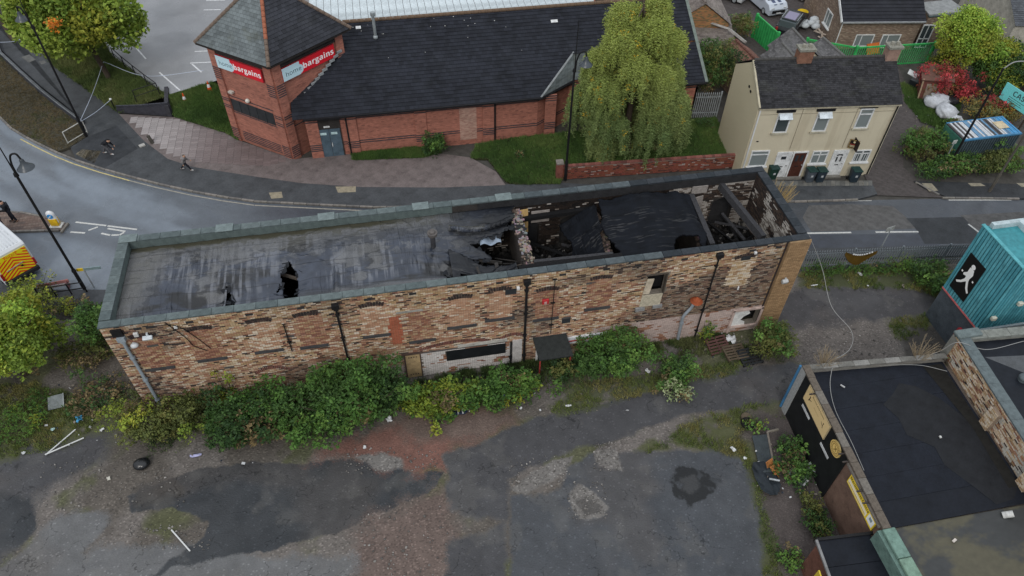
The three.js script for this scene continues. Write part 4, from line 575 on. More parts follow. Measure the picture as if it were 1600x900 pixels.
{
  const W = 2048, H = 384, rx1 = 16.6, holesA = [[[445, 414], [452, 407], [458, 415], [465, 422], [465, 468], [447, 470], [439, 452], [438, 430]].map((p) => p), [[354, 451], [358, 450], [360, 462], [368, 478], [352, 480], [355, 466]], [[430, 453], [436, 440], [438, 444], [432, 454]]].map(ip);
  const big = ip([[733, 373], [748, 370], [752, 364], [786, 357], [789, 352], [815, 350], [830, 420], [812, 420], [800, 418], [778, 421], [760, 412], [742, 402], [728, 392], [742, 390], [768, 384], [756, 377]]), low = ip([[690, 418], [700, 424], [730, 428], [738, 440], [700, 448], [704, 434]]);
  const ripple = (x, z) => 0.05 * (fbm(x * 0.8, z * 1.6, 3, 60) - 0.5) + 0.035 * (fbm(x * 5, z * 0.8, 2, 62) - 0.5) * sstep(0.42, 0.55, fbm(x * 0.5, z * 0.5, 2, 63));
  const seams = [-28.55, -27.7, -26.8, -25.85, -24.95];
  const sagA = (x, z) => {
    let y = RY + ripple(x, z) + 0.05 * (fbm(x * 0.9, z * 0.5, 3, 201) - 0.5);
    for (const s of seams) { const d = z - (s + 0.08 * Math.sin(x * 0.35 + s * 3)); y += 0.02 * Math.exp(-d * d / 0.0025); }
    const dip = (cx, cz, rx, rz, dep) => { const a = (x - cx) / rx, b = (z - cz) / rz; y -= dep * Math.exp(-(a * a + b * b)); };
    dip(-9.7, -25.0, 1.1, 0.7, 0.42); dip(-5.4, -25.6, 0.75, 1.1, 0.22); dip(-7.3, -25.2, 1.2, 0.8, 0.26); dip(-12.3, -24.6, 1.0, 0.4, 0.16); dip(-3.9, -25.2, 0.55, 0.7, 0.16); dip(3.6, -26.6, 2.0, 1.2, 0.55); dip(3.3, -25.3, 1.5, 0.7, 0.75); dip(5.4, -26.2, 1.3, 1.2, 0.75);
    y += 0.22 * Math.exp(-(((x + 8.45) / 0.14) ** 2)) * sstep(-26.4, -25.6, z); y += 0.16 * Math.exp(-(((x + 3.35) / 0.11) ** 2)) * sstep(-26.6, -26, z); y += 0.09 * Math.exp(-(((x + 11) / 0.14) ** 2)) * sstep(-25.6, -25, z);
    return y;
  };
  const rD = new Uint8Array(W * H * 4);
  const map = tex(W, H, (u, v, i, j) => {
    const x = lerp(rx0, rx1, u), z = lerp(rz0, rz1, v), n = fbm(x * 0.45, z * 0.7, 5, 71), n2 = fbm(x * 2.2, z * 3, 4, 75), g = h2(i, j, 2), st = fbm(x * 7, z * 0.6, 3, 79);
    let c = [0.043, 0.051, 0.07].map((q) => q * (0.5 + 0.85 * n2)), ro = 0.2 + 0.35 * n2; const bl = sstep(0.52, 0.66, fbm(x * 0.6 + 5, z * 1.1, 5, 131)); c = c.map((q) => lerp(q, 0.016, bl * 0.9));
    const streak = sstep(0.5, 0.68, st) * sstep(0.4, 0.6, n) * sstep(4, -2, x); c = c.map((q, k) => lerp(q, [0.2, 0.21, 0.235][k], streak * 0.6)); ro = lerp(ro, 0.6, streak);
    const endSilt = sstep(2.0, 0.5, x - rx0 + 0.9 * (z - rz0 - 3) * 0.35 + 1.2 * (n2 - 0.5)) * sstep(0.2, 0.7, z - rz0 + 0.4 * n2);
    const backEdge = sstep(1.9 * (0.45 + 0.55 * sstep(-12, -3, x)) * (0.5 + n), 0.25, z - rz0 + 0.6 * (n2 - 0.5)) * sstep(4.5, 1, x);
    const grit = sstep(0.5, 0.6, fbm(x * 3.3, z * 5, 4, 171)) * sstep(0.45, 0.6, n + 0.12) * (g > 0.5 ? 0.8 : 0.1) * sstep(6, 3, x) * sstep(3.6, 1.6, z - rz0 - 1.5 * (n - 0.5)); const silt = Math.max(grit, endSilt, backEdge * 0.9, sstep(0.6, 0.68, n + 0.1 * (n2 - 0.5)) * 0.7 * sstep(5, 2, x), sstep(0.9, 0.3, rz1 - z + 0.9 * (n - 0.45)) * sstep(-9, -2, x) * sstep(4, 1, x) * 0.8);
    const sc = [0.145, 0.146, 0.147].map((q) => q * (0.42 + 0.6 * n2 + 0.75 * (g - 0.35))); c = c.map((q, k) => lerp(q, sc[k], silt)); ro = lerp(ro, 0.75, silt); { const ed = silt > 0.15 && silt < 0.5 ? 0.7 : 1; c = c.map((q) => q * ed); }
    const moss = Math.max(sstep(0.42, 0.15, z - rz0 + 0.35 * (n2 - 0.6)) * sstep(1.5, -1, x), backEdge * sstep(0.5, 0.62, n2) * (g > 0.45 ? 0.8 : 0.2), endSilt * (g > 0.6 ? 0.5 : 0) * sstep(0.4, 0.6, n2), sstep(0.4, 0.1, rz1 - z) * sstep(0.5, 0.6, n2) * sstep(-1, 1, x) * sstep(4, 2, x)); c = c.map((q, k) => lerp(q, [0.045, 0.043, 0.026][k], moss)); ro = lerp(ro, 1, moss);
    const soot = sstep(1.2, 6.0, x + 2.0 * (n2 - 0.5) + 1.5 * (n - 0.5)); c = c.map((q, k) => lerp(q, [0.006, 0.0075, 0.011][k] * (0.5 + n2), soot)); ro = lerp(ro, 0.26 + 0.3 * n2, soot);
    const dry = soot * sstep(0.64, 0.7, fbm(x * 1.6, z * 15, 4, 96)); c = c.map((q, k) => lerp(q, 0.075, dry * 0.5 * sstep(0.4, 0.6, n)));
    for (const s of seams) { const d = Math.abs(z - (s + 0.08 * Math.sin(x * 0.35 + s * 3)) - 0.03); if (d < 0.02) c = c.map((q) => q * 0.6); }
    const k4 = (j * W + i) * 4; rD[k4] = rD[k4 + 1] = rD[k4 + 2] = Math.round(255 * clamp(ro)); rD[k4 + 3] = 255; return c;
  }, { repeat: false });
  const rt = new THREE.DataTexture(rD, W, H, THREE.RGBAFormat); rt.magFilter = THREE.LinearFilter; rt.minFilter = THREE.LinearMipmapLinearFilter; rt.generateMipmaps = true; rt.needsUpdate = true;
  const feltM = new THREE.MeshPhysicalMaterial({ map, roughness: 1, roughnessMap: rt, side: THREE.DoubleSide, specularIntensity: 0.8, bumpMap: tex(1024, 256, (u, v) => { const x = u * 30, z = v * 5.2; const cr = (s, sc, st) => 1 - Math.min(1, Math.abs(fbm(x * sc + s, z * st, 3, s) - 0.5) * 14); return 0.5 + 0.28 * (fbm(x * 3, z * 3, 3, 5) - 0.5) + 0.3 * cr(31, 0.7, 1.3) * sstep(0.4, 0.6, fbm(x * 0.4, z * 0.6, 2, 8)) + 0.22 * cr(47, 4, 0.5) * sstep(0.5, 0.62, fbm(x * 0.5, z * 0.5, 2, 9)); }, { data: true, repeat: false }), bumpScale: 0.16 }), sootM = feltM.clone(); sootM.specularIntensity = 0.3; sootM.roughnessMap = null; sootM.roughness = 0.8; sootM.bumpScale = 0.07;
  const uvOf = (x, z) => [(x - rx0) / (rx1 - rx0), (z - rz0) / (rz1 - rz0)];
  const edge = (x, z) => 5.75 + 0.25 * Math.sin(z * 2.1) + 0.12 * Math.sin(z * 7);
  part(burnt, 'felt_roof', gridSheet(330, 92, (u, v) => { const x = lerp(rx0, 6.2, u), z = lerp(rz0, rz1, v); const [a, b] = uvOf(x, z); return [x, sagA(x, z), z, a, b]; }, (u, v) => { const x = lerp(rx0, 6.2, u), z = lerp(rz0, rz1, v), wx = x + 0.16 * (fbm(x * 3, z * 3, 2, 4) - 0.5), wz = z + 0.16 * (fbm(x * 3 + 9, z * 3, 2, 4) - 0.5); if (x > edge(x, z)) return false; return !holesA.some((h) => pip(wx, wz, h)) && !pip(wx, wz, big) && !pip(wx, wz, low); }, 0.05), feltM);
  { // torn edges curling down round the holes
    const r = rng(88), gs = []; for (const h of [...holesA, big, low]) { const c = h.reduce((a, p) => [a[0] + p[0] / h.length, a[1] + p[1] / h.length], [0, 0]); for (let i = 0; i < h.length; i++) { const a = h[i], b = h[(i + 1) % h.length], L = Math.hypot(b[0] - a[0], b[1] - a[1]), n = Math.max(1, Math.round(L / 0.22)); for (let k = 0; k < n; k++) { if (r() < 0.55) continue; const t = (k + r() * 0.5) / n, x = lerp(a[0], b[0], t), z = lerp(a[1], b[1], t), dx = (c[0] - x), dz = (c[1] - z), dl = Math.hypot(dx, dz) || 1, w = 0.1 + 0.2 * r(), len = 0.08 + 0.24 * r(), y = sagA(x, z); const tx = -dz / dl * w, tz = dx / dl * w, A = V3(x - tx - dx / dl * 0.12, y + 0.03, z - tz - dz / dl * 0.12), B = V3(x + tx - dx / dl * 0.12, y + 0.03, z + tz - dz / dl * 0.12), m1 = V3(x + dx / dl * len * 0.4 - tx * 0.7, y - 0.06 - 0.1 * r(), z + dz / dl * len * 0.4 - tz * 0.7), m2 = m1.clone().add(V3(tx * 1.4, 0.03, tz * 1.4)), e = V3(x + dx / dl * len * 0.7, y - len * (0.5 + r()), z + dz / dl * len * 0.7); const g = new THREE.BufferGeometry(); g.setAttribute('position', new THREE.Float32BufferAttribute([A, B, m2, A, m2, m1, m1, m2, e].flatMap((p) => [p.x, p.y, p.z]), 3)); g.computeVertexNormals(); gs.push(tri(g)); } } }
    part(burnt, 'torn_felt', gs, mat(0.016, 0.018, 0.022, 0.6, { side: 1, scale: 0.4 })).userData.kind = 'stuff';
    for (let i = 0; i < 16; i++) { const x = i < 3 ? -5.5 + (r() - 0.5) * 1.2 : 2.2 + 3.4 * r(), z = i < 3 ? -25.6 + (r() - 0.5) * 2.4 : -27.2 + 2.4 * r(), y = 4.6 + 1.2 * r(), q = r() * 6.28, l = 0.5 + 0.9 * r(); part(burnt, 'broken_board', beam(V3(x - Math.cos(q) * l, y - 0.3 * r(), z - Math.sin(q) * l * 0.6), V3(x + Math.cos(q) * l, y + 0.3 * r(), z + Math.sin(q) * l * 0.6), 0.1 + 0.08 * r(), 0.05), i % 3 ? mat(0.045, 0.042, 0.04, 0.9) : mat(0.12, 0.1, 0.085, 0.9)); }
  }
  // felt left hanging into the big hole
  part(burnt, 'hanging_felt', gridSheet(50, 30, (u, v) => { const x = lerp(2.2, 5.4, u), z = lerp(-26.9, -24.6, v), s = Math.sin(u * Math.PI); const y = RY - 0.25 - 1.2 * u * (1 - v) * s - 0.5 * s * v + 0.1 * (fbm(x * 2, z * 2, 3, 2) - 0.5); const [a, b] = uvOf(x + 3, z); return [x, y, z + 0.4 * u * (1 - v), a, b]; }, (u, v) => v > 0.55 * u + 0.18 * fbm(u * 4, v * 4, 2, 6) - 0.06 && !(u > 0.12 && u < 0.42 && v > 0.74), 0.04), feltM);
  // slab of roof that is still up on the right, drooping at its edges
  const bx0 = 10.3, bx1 = 15.9;
  const slabY = (x, z) => RY + 0.06 + ripple(x, z) * 0.3 - 0.55 * sstep(14.9, 16.0, x) - 0.2 * sstep(10.9, 10.2, x) - 0.35 * sstep(-25.3, -24.5, z) * sstep(12, 13.4, x) - 0.12 * Math.sin((x - 10.3) * 0.56 * Math.PI) + 0.02 * Math.sin(x * 2.6) + 0.012 * Math.sin(z * 7);
  const cut = ip([[1058, 372], [1068, 366], [1092, 366], [1104, 388], [1060, 392], [1054, 384]]), cut2 = ip([[1020, 366], [1058, 362], [1062, 392], [1035, 392]]);
  part(burnt, 'felt_roof', gridSheet(120, 96, (u, v) => { const x = lerp(bx0, bx1, u), z = lerp(rz0, rz1, v); const [a, b] = uvOf(x, z); return [x, slabY(x, z), z, a, b]; }, (u, v) => { const x = lerp(bx0, bx1, u), z = lerp(rz0, rz1, v), j = 0.3 * (fbm(x * 3, z * 3, 3, 14) - 0.5); return x + j > bx0 + 0.12 + 0.2 * Math.sin(z * 1.7) && x + j < bx1 - 0.1 - 0.55 * v - 0.2 * Math.sin(z * 2) && z > rz0 + 0.25 + j && !pip(x + j, z, cut); }, 0.09), sootM);
  part(burnt, 'hanging_felt', gridSheet(30, 60, (u, v) => { const z = lerp(-29.0, -25.3, v), a = u * 1.7; const x = 15.5 + 0.75 * Math.sin(a) + 0.1 * (fbm(u * 4, v * 6, 3, 5) - 0.5), y = RY - 0.25 - 0.9 * (1 - Math.cos(a)) - 0.5 * sstep(0.4, 0.9, v) * u; const [p, q] = uvOf(x, z); return [x - 0.55 * v, y, z, p * 0.98, q]; }, (u, v) => v < 0.75 - 0.3 * u * fbm(u * 5, v * 9, 2, 7), 0.04), sootM, 'curled sheet of felt at the edge of the roof slab');
  // sheet slumped down from the slab into the middle void
  part(burnt, 'hanging_felt', gridSheet(60, 70, (u, v) => { const t = v, x = lerp(10.35, 8.35, u) + 0.3 * Math.sin(t * 3) * u, z = lerp(-28.9, -24.9, t), y = RY - 0.2 - 2.3 * Math.pow(u, 0.8) * (0.55 + 0.45 * t) + 0.16 * (fbm(u * 5, t * 7, 3, 41) - 0.5) + 0.1 * Math.sin(t * 14 + u * 4); const [a, b] = uvOf(10 + u * 4, z); return [x, y, z, a, b]; }, (u, v) => u < 0.86 + 0.3 * (fbm(v * 6, u * 3, 3, 17) - 0.5) && !(u < 0.12 && v > 0.5 && v < 0.95), 0.05), sootM);
  // fallen roof boards at the left of the big hole (grey sheet seen underneath) and the fold by the back
  part(burnt, 'rolled_felt', [tube([V3(2.4, RY + 0.12, -28.0), V3(3.6, RY + 0.06, -27.75), V3(4.8, RY + 0.02, -27.9), V3(5.7, RY + 0.05, -28.25)], 0.16, 8, 30)], feltM);
  part(burnt, 'blue_grey_sheet', gridSheet(12, 8, (u, v) => [lerp(3.9, 5.0, u), RY - 0.6 + 0.1 * Math.sin(u * 9), lerp(-27.9, -27.2, v), u, v], () => true, 0.02), mat(0.28, 0.34, 0.42, 0.4, { scale: 0.6 }));
}
// ---- inside: cross walls, burnt floor, charred timbers, rubble ----
{
  const char = mat(0.012, 0.012, 0.013, 0.85, { scale: 0.6, bump: 0.03, bscale: 0.5 }), charG = mat(0.05, 0.05, 0.054, 0.8, { scale: 0.5, bump: 0.03, bscale: 0.4 });
  part(burnt, 'burnt_floor', gridSheet(150, 30, (u, v) => { const x = lerp(rx0, BX1 - TW - 0.02, u), z = lerp(rz0 - 0.02, rz1, v); return [x, 3.0 + 0.5 * (fbm(x * 1.1, z * 1.1, 4, 6) - 0.5) + 0.45 * sstep(0.5, 0.7, fbm(x * 0.6, z * 0.6, 3, 9)), z, x, z]; }, () => true, 0.15), mat(0.016, 0.0155, 0.0155, 0.9, { scale: 0.9, bump: 0.05 }));
  // cross walls with ragged tops
  const cross = (xa, xb, yTop, th, seed, colr) => {
    const pts = [], n = 26; for (let i = 0; i <= n; i++) { const t = i / n; pts.push(V3(lerp(xa, xb, t), yTop - 0.5 * (1 - Math.sin(t * Math.PI)) * 0.3 - 0.35 * (fbm(t * 9, seed, 3, seed) - 0.4) - 0.3 * sstep(0.7, 1, t), lerp(rz0, rz1, t))); }
    const poly = [...pts, V3(xb, 2.9, rz1), V3(xa, 2.9, rz0)]; const w = part(burnt, 'cross_wall', prism(poly, V3(th, 0, 0)), mat(0.06, 0.052, 0.048, 0.95, { bump: 0.03 }));
    const r = rng(seed), ms = [], cs = []; for (let i = 0; i < 300; i++) { const t = r(), k = Math.min(n - 1, Math.floor(t * n)), p = pts[k].clone().lerp(pts[k + 1], t * n - k); ms.push(M4(p.add(V3(r() * th, 0.02 + 0.05 * r(), 0)), eul(0.2 * (r() - 0.5), Math.PI / 2 * Math.round(r()) + 0.3 * (r() - 0.5), 0.2 * (r() - 0.5)), V3(0.9, 1, 3.4))); const q = r(); cs.push(C(...(q < colr ? [0.24 + 0.14 * r(), 0.2 + 0.11 * r(), 0.185 + 0.1 * r()] : q < 0.75 ? [0.16, 0.12, 0.1] : [0.04, 0.036, 0.034]))); } inst(w, 'broken_bricks', brickG, brickMat, ms, cs);
    bricks(w, V3((xa + xb) / 2 + th, 3.0, rz1), V3(xa - xb, 0, rz0 - rz1).normalize(), V3(1, 0, 0), rz1 - rz0, yTop - 3.4, (x, y, q) => (q() < 0.3 ? [0.16, 0.13, 0.12] : pick(PAL.dark, q).map((v) => v * 0.7)), null, seed + 3);
  };
  cross(5.85, 5.75, 6.25, 0.5, 21, 0.55); cross(10.25, 10.1, 5.55, 0.4, 33, 0.06); cross(15.55, 15.2, 5.2, 0.3, 41, 0.1);
  // timbers
  const tb = (a, b, w, m = char, label) => part(burnt, 'charred_beam', beam(a, b, w, w * 1.25), m, label);
  const Q = (px, py, h) => P(px, py, h);
  tb(Q(1121, 283, 6.15), Q(1192, 372, 5.9), 0.3, charG, 'long charred timber leaning across the open end'); tb(Q(1080, 306, 5.9), Q(1113, 384, 5.9), 0.26, charG); tb(Q(1168, 350, 5.6), Q(1185, 370, 5.6), 0.16, mat(0.16, 0.14, 0.13, 0.85));
  tb(V3(5.4, 6.4, -24.55), V3(10.6, 6.45, -24.5), 0.26, char); tb(V3(6.2, 6.5, -24.85), V3(10.2, 6.42, -24.8), 0.14, charG); tb(V3(5.6, 5.6, -29.0), V3(10.6, 5.7, -29.1), 0.22, char);
  const r = rng(404);
  for (let i = 0; i < 34; i++) { const vo = i % 3 === 0 ? [15.9, 19.4] : i % 3 === 1 ? [6.4, 9.9] : [2.4, 5.6], x = lerp(vo[0], vo[1], r()), z = lerp(rz0 + 0.5, rz1 - 0.4, r()), L = 1 + 2.2 * r(), a = r() * 6.28, up = 0.9 * (r() - 0.35); const A = V3(x - Math.cos(a) * L / 2, 3.35 + 0.7 * r() - up / 2, z - Math.sin(a) * L / 2), B = V3(x + Math.cos(a) * L / 2, 3.5 + 0.7 * r() + up / 2, z + Math.sin(a) * L / 2); for (const q of [A, B]) { q.x = clamp(q.x, vo[0] - 0.1, vo[1] + 0.2); q.z = clamp(q.z, rz0 + 0.1, rz1 - 0.1); } if (A.distanceTo(B) > 0.5) part(burnt, 'charred_beam', beam(A, B, 0.08 + 0.09 * r(), 0.1 + 0.1 * r()), i % 4 ? char : charG); }
  const ms = [], cs = []; for (let i = 0; i < 900; i++) { const vo = i % 3 === 0 ? [15.8, 19.6] : i % 3 === 1 ? [6.3, 10] : [2.2, 5.8], x = lerp(vo[0], vo[1], r()), z = lerp(rz0 + 0.1, rz1 - 0.1, r()); ms.push(M4(V3(x, 3.1 + 0.5 * r() * r() + 0.4 * sstep(0.5, 0.7, fbm(x * 0.6, z * 0.6, 3, 9)), z), eul(r() * 6, r() * 6, r() * 6), V3(0.6 + r(), 0.8 + r() * 1.5, 2 + 4 * r()))); const v = r() < 0.86 ? 0.012 + 0.03 * r() : 0.12 + 0.25 * r(); cs.push(C(v, v * 0.95, v * 0.9)); }
  inst(burnt, 'rubble', brickG, brickMat, ms, cs);
  part(burnt, 'tan_board', bx(0.5, 1.5, 0.06, 6.55, 5.4, ZB + TW + 0.25, 0.1, -0.1), mat(0.5, 0.33, 0.14, 0.7, { scale: 0.8 })); part(burnt, 'peeling_plaster', [bx(1.0, 0.8, 0.04, 7.5, 5.5, ZB + TW + 0.12), bx(0.7, 1.5, 0.06, 16.5, 4.9, ZB + TW + 0.2, 0.15, 0, 0.06), bx(0.9, 0.5, 0.05, 16.5, 6.1, ZB + TW + 0.12)], mat(0.3, 0.27, 0.25, 0.9, { scale: 0.7, bump: 0.02 }));
  // roof vent pipe
  const vp = P(677, 383, RY); const v = part(burnt, 'roof_vent', [cyl(vp.clone().setY(RY - 0.1), vp.clone().setY(RY + 0.75), 0.13, 0.13, 14)], mat(0.05, 0.05, 0.055, 0.6, { bump: 0.01 })); part(v, 'vent_cap', [cyl(vp.clone().setY(RY + 0.68), vp.clone().setY(RY + 0.86), 0.24, 0.26, 16), sph(0.15, vp.x, RY + 0.9, vp.z, 1, 0.5, 1)], mat(0.11, 0.1, 0.095, 0.7));
}

// ---------- the red brick shop with its corner tower ----------
const redPick = (a, b) => { const k = 0.85 + 0.3 * a; return b < 0.1 ? [0.29 * k, 0.105 * k, 0.075 * k] : [0.4 * k, 0.152 * k, 0.105 * k]; };
const RED_B = new THREE.MeshStandardMaterial({ map: brickTex(0.225, 0.075, [0.2, 0.115, 0.095], redPick), roughness: 0.85 });
const BLUE_B = mat(0.055, 0.052, 0.06, 0.7, { scale: 0.9 }), DARKROOF = tileMat(0.3, 0.28, [0.017, 0.019, 0.026], 0.5, 0.015, 0.75), SLATE = tileMat(0.3, 0.24, [0.13, 0.15, 0.155], 0.4, 0.35, 0.5), GUTTER = mat(0.018, 0.018, 0.02, 0.5), RIDGE_T = mat(0.14, 0.095, 0.065, 0.85);
const shop = thing('shop_building', 'red brick discount shop with dark tiled roof and corner tower', 'shop', [0, 0, 0]);
{
  const ZW = -43.95, EY = 3.6, ZE = -43.48, RYs = 7.0, ZR = -49.75, xl = -4.6, xA = 10.74, xr = 22.95;
  const slope = V3(0, RYs - EY, ZR - ZE), SH = slope.length(); slope.normalize();
  // walls
  const fl = frame([xl, ZW], [xA - 0.1, ZW]), wall = part(shop, 'wall', [fl.box(0, fl.L, -0.2, EY - 0.12, -0.3, 0)], RED_B);
  const fr2 = frame([xA - 0.1, ZW], [13.3, -45.6]), w2 = part(shop, 'wall', fr2.box(0, fr2.L, -0.2, EY - 0.1, -0.3, 0), RED_B);
  const fr3 = frame([13.3, -45.6], [17.0, -45.6]), w3 = part(shop, 'wall', fr3.box(0, fr3.L, -0.2, EY - 0.1, -0.3, 0), RED_B);
  const fr4 = frame([17.0, -45.6], [18.6, ZW]), w4 = part(shop, 'wall', fr4.box(0, fr4.L, -0.2, EY - 0.1, -0.3, 0), RED_B);
  const fr5 = frame([18.6, ZW], [22.6, ZW]), w5 = part(shop, 'wall', fr5.box(0, fr5.L, -0.2, EY - 0.1, -0.3, 0), RED_B);
  const fr6 = frame([22.6, ZW], [22.6, -56]); part(shop, 'wall', fr6.box(0, fr6.L, -0.2, EY - 0.1, -0.3, 0), RED_B);
  part(shop, 'gable_wall', prism([V3(22.6, EY - 0.1, ZW), V3(22.6, EY - 0.1, -56), V3(22.6, RYs - 0.1, ZR)], V3(-0.3, 0, 0)), RED_B);
  const bands = (f, w, s0 = 0, s1 = f.L, d = 0) => { for (const y of [EY - 0.62, EY - 0.44, 0.95, 1.12]) part(w, 'dark_brick_band', f.box(s0, s1, y, y + 0.075, d, d + 0.012), BLUE_B); };
  bands(fl, wall); bands(fr2, w2); bands(fr5, w5); bands(fr3, w3); bands(fr4, w4);
  const pil = (f, w, s) => { const p = part(w, 'pilaster', f.box(s - 0.4, s + 0.4, -0.1, EY - 0.14, 0, 0.1), RED_B); for (const y of [EY - 0.62, EY - 0.44, EY - 0.26, 0.65, 0.8, 0.95, 1.12]) part(p, 'dark_brick_band', f.box(s - 0.41, s + 0.41, y, y + 0.075, 0.09, 0.112), BLUE_B); };
  const dS = (px, py) => fl.at(px, py)[0];
  for (const px of [658, 763, 858]) pil(fl, wall, dS(px, 200)); pil(fl, wall, dS(552, 218)); pil(fl, wall, dS(493, 222)); pil(fr5, w5, 3.4);
  // steel double door with plates, downpipes, pale brick patch
  const d0 = dS(503, 236), d1 = dS(537, 235), db = part(wall, 'double_door', [fl.box(d0, (d0 + d1) / 2 - 0.01, 0.1, 2.35, 0, 0.06), fl.box((d0 + d1) / 2 + 0.01, d1, 0.1, 2.35, 0, 0.06)], mat(0.085, 0.125, 0.16, 0.45), 'blue-grey steel double door');
  part(wall, 'door_surround', [fl.box(d0 - 0.08, d0, 0.1, 3.3, 0, 0.07), fl.box(d1, d1 + 0.08, 0.1, 3.3, 0, 0.07), fl.box(d0, d1, 2.36, 3.3, 0, 0.04)], mat(0.04, 0.036, 0.034, 0.7)); part(db, 'door_plate', [fl.box(d0 + 0.14, d0 + 0.55, 1.92, 2.1, 0.06, 0.075)], mat(0.5, 0.66, 0.68, 0.5)); part(db, 'door_plate', fl.box(d1 - 0.62, d1 - 0.2, 1.92, 2.1, 0.06, 0.075), mat(0.5, 0.66, 0.68, 0.5)); part(db, 'handle', fl.box((d0 + d1) / 2 + 0.06, (d0 + d1) / 2 + 0.1, 0.95, 1.25, 0.06, 0.12), WHITE); part(wall, 'sign_plate', fl.box(d0 + 0.45, d0 + 0.85, 2.5, 2.62, 0.04, 0.08), WHITE);
  const dp = (f, s) => part(shop, 'rain_pipe', [cyl(f.pt(s, 0, 0.13), f.pt(s, EY - 0.25, 0.13), 0.055), beam(f.pt(s, EY - 0.25, 0.13), f.pt(s, EY - 0.1, 0.4), 0.1)], GUTTER); dp(fl, dS(545, 215)); dp(fl, dS(773, 200)); dp(fr5, 2.2);
  const p0 = dS(719, 210), p1 = dS(745, 208); part(wall, 'pale_brick_panel', fl.box(p0, p1, 0.35, 3.0, 0, 0.014), new THREE.MeshStandardMaterial({ map: brickTex(0.225, 0.075, [0.42, 0.3, 0.25], (a, b) => [0.34 + 0.16 * a, 0.17 + 0.15 * a, 0.13 + 0.12 * a]), roughness: 0.85 }));
  part(shop, 'small_white_vent', [fl.box(dS(547, 207) + 0.25, dS(547, 207) + 0.37, 1.5, 1.62, 0, 0.08)], WHITE);
  // main roof slope with the notch cut out of it
  const o = V3(-6.2, EY, ZE), u = V3(1, 0, 0), tA = xA - o.x, tEnd = xr - o.x;
  // hip edge climbs from the eave at xA to the right; the plane on its right is a small slate slope
  const hx = 2.95, hs = 3.3;   // run along the eave and up the slope of the hip edge
  const roof = part(shop, 'roof', roofPlane(o, u, slope, SH, 0.28, (t) => [0, t < hs ? tA + hx * t / hs : tEnd]), DARKROOF);
  part(roof, 'roof_right', roofPlane(o, u, slope, hs, 0.28, (t) => [tA + hx + 4.2 - (4.2 - 2.2) * t / hs + 0.0, tEnd]), DARKROOF);
  const hTop = o.clone().addScaledVector(u, tA + hx).addScaledVector(slope, hs), hA = V3(xA, EY, ZE), hC = V3(13.5, EY, -45.3), hD = V3(16.8, EY, -45.3), hE = V3(18.75, EY, ZE), hTop2 = o.clone().addScaledVector(u, tA + hx + 2.2).addScaledVector(slope, hs);
  part(roof, 'slate_slope', [quad(hA, hC, hTop, hTop.clone().lerp(hA, 0.01))], SLATE, 'small grey slate slope by the recess'); part(roof, 'slate_slope', [quad(hC, hD, hTop2, hTop)], SLATE); part(roof, 'slate_slope', [quad(hD, hE, hTop2.clone().lerp(hE, 0.01), hTop2)], SLATE);
  const lead = mat(0.3, 0.32, 0.33, 0.6); part(roof, 'lead_flashing', beam(hA, hTop, 0.12, 0.05), lead); part(roof, 'lead_flashing', beam(hE, hTop2, 0.12, 0.05), lead);
  ridgeRow(roof, V3(-2.2, RYs + 0.02, ZR), V3(xr, RYs + 0.02, ZR), RIDGE_T, 0.14, 0.5);
  part(shop, 'gutter', [beam(V3(-5.5, EY - 0.06, ZE + 0.06), V3(xA + 0.05, EY - 0.06, ZE + 0.06), 0.13), beam(hA.clone().add(V3(0, -0.06, 0.06)), hC.clone().add(V3(0, -0.06, 0.06)), 0.13), beam(V3(18.7, EY - 0.06, ZE + 0.06), V3(xr, EY - 0.06, ZE + 0.06), 0.13), fl.box(-0.4, fl.L, EY - 0.2, EY - 0.1, 0, 0.42), fr5.box(0, fr5.L + 0.2, EY - 0.2, EY - 0.1, 0, 0.42)], GUTTER);
  part(roof, 'verge', [beam(V3(xr, EY, ZE), V3(xr, RYs, ZR), 0.22, 0.1)], mat(0.16, 0.19, 0.17, 0.8, { scale: 0.6 }), 'mossy verge at the right end of the roof');
  // vent, patches
  const on = (px, py) => { const r = ray(px, py), nn = u.clone().cross(slope), t = o.clone().sub(camera.position).dot(nn) / r.dot(nn); return camera.position.clone().addScaledVector(r, t); };
  const v0 = on(587, 60); part(roof, 'flue', [cyl(v0, v0.clone().add(V3(0, 1.7, 0)), 0.11), cyl(v0.clone().add(V3(0, 1.65, 0)), v0.clone().add(V3(0, 1.9, 0)), 0.17), sph(0.17, v0.x, v0.y + 0.1, v0.z)], mat(0.3, 0.33, 0.34, 0.5, { metal: 0.3 }));
  for (const [x, y, w] of [[866, 34, 0.5], [560, 44, 0.35]]) { const q = on(x, y); const e = part(roof, 'white_patch', bx(w, 0.04, 0.22), WHITE); e.position.copy(q).y += 0.05; e.rotation.x = Math.atan2(slope.y, -slope.z); }
  const rr = rng(9), ms = []; for (let i = 0; i < 22; i++) { const a = 1.5 + rr() * 16, b = SH * (0.45 + 0.52 * Math.sqrt(rr())); ms.push(M4(o.clone().addScaledVector(u, a).addScaledVector(slope, b).add(V3(0, 0.04, 0)), eul(0.5, rr() * 6, 0), V3(0.4 + 0.5 * rr(), 0.3, 0.4 + 0.5 * rr()))); } inst(roof, 'bird_droppings', sph(0.045, 0, 0, 0, 1, 1, 1, 6), mat(0.5, 0.5, 0.48, 0.9, { map: 0 }), ms);
  // tower
  const TL = [-10.95, -47.45], TF = [-6.84, -44.1], TR = [-2.35, -47.75], TB = [TL[0] + TR[0] - TF[0], TL[1] + TR[1] - TF[1]], TH = 7.55;
  const tw = part(shop, 'tower', prism([TL, TF, TR, TB].map(([x, z]) => V3(x, -0.2, z)), V3(0, TH + 0.2, 0)), RED_B);
  const fa = frame(TL, TF), fb = frame(TF, TR);
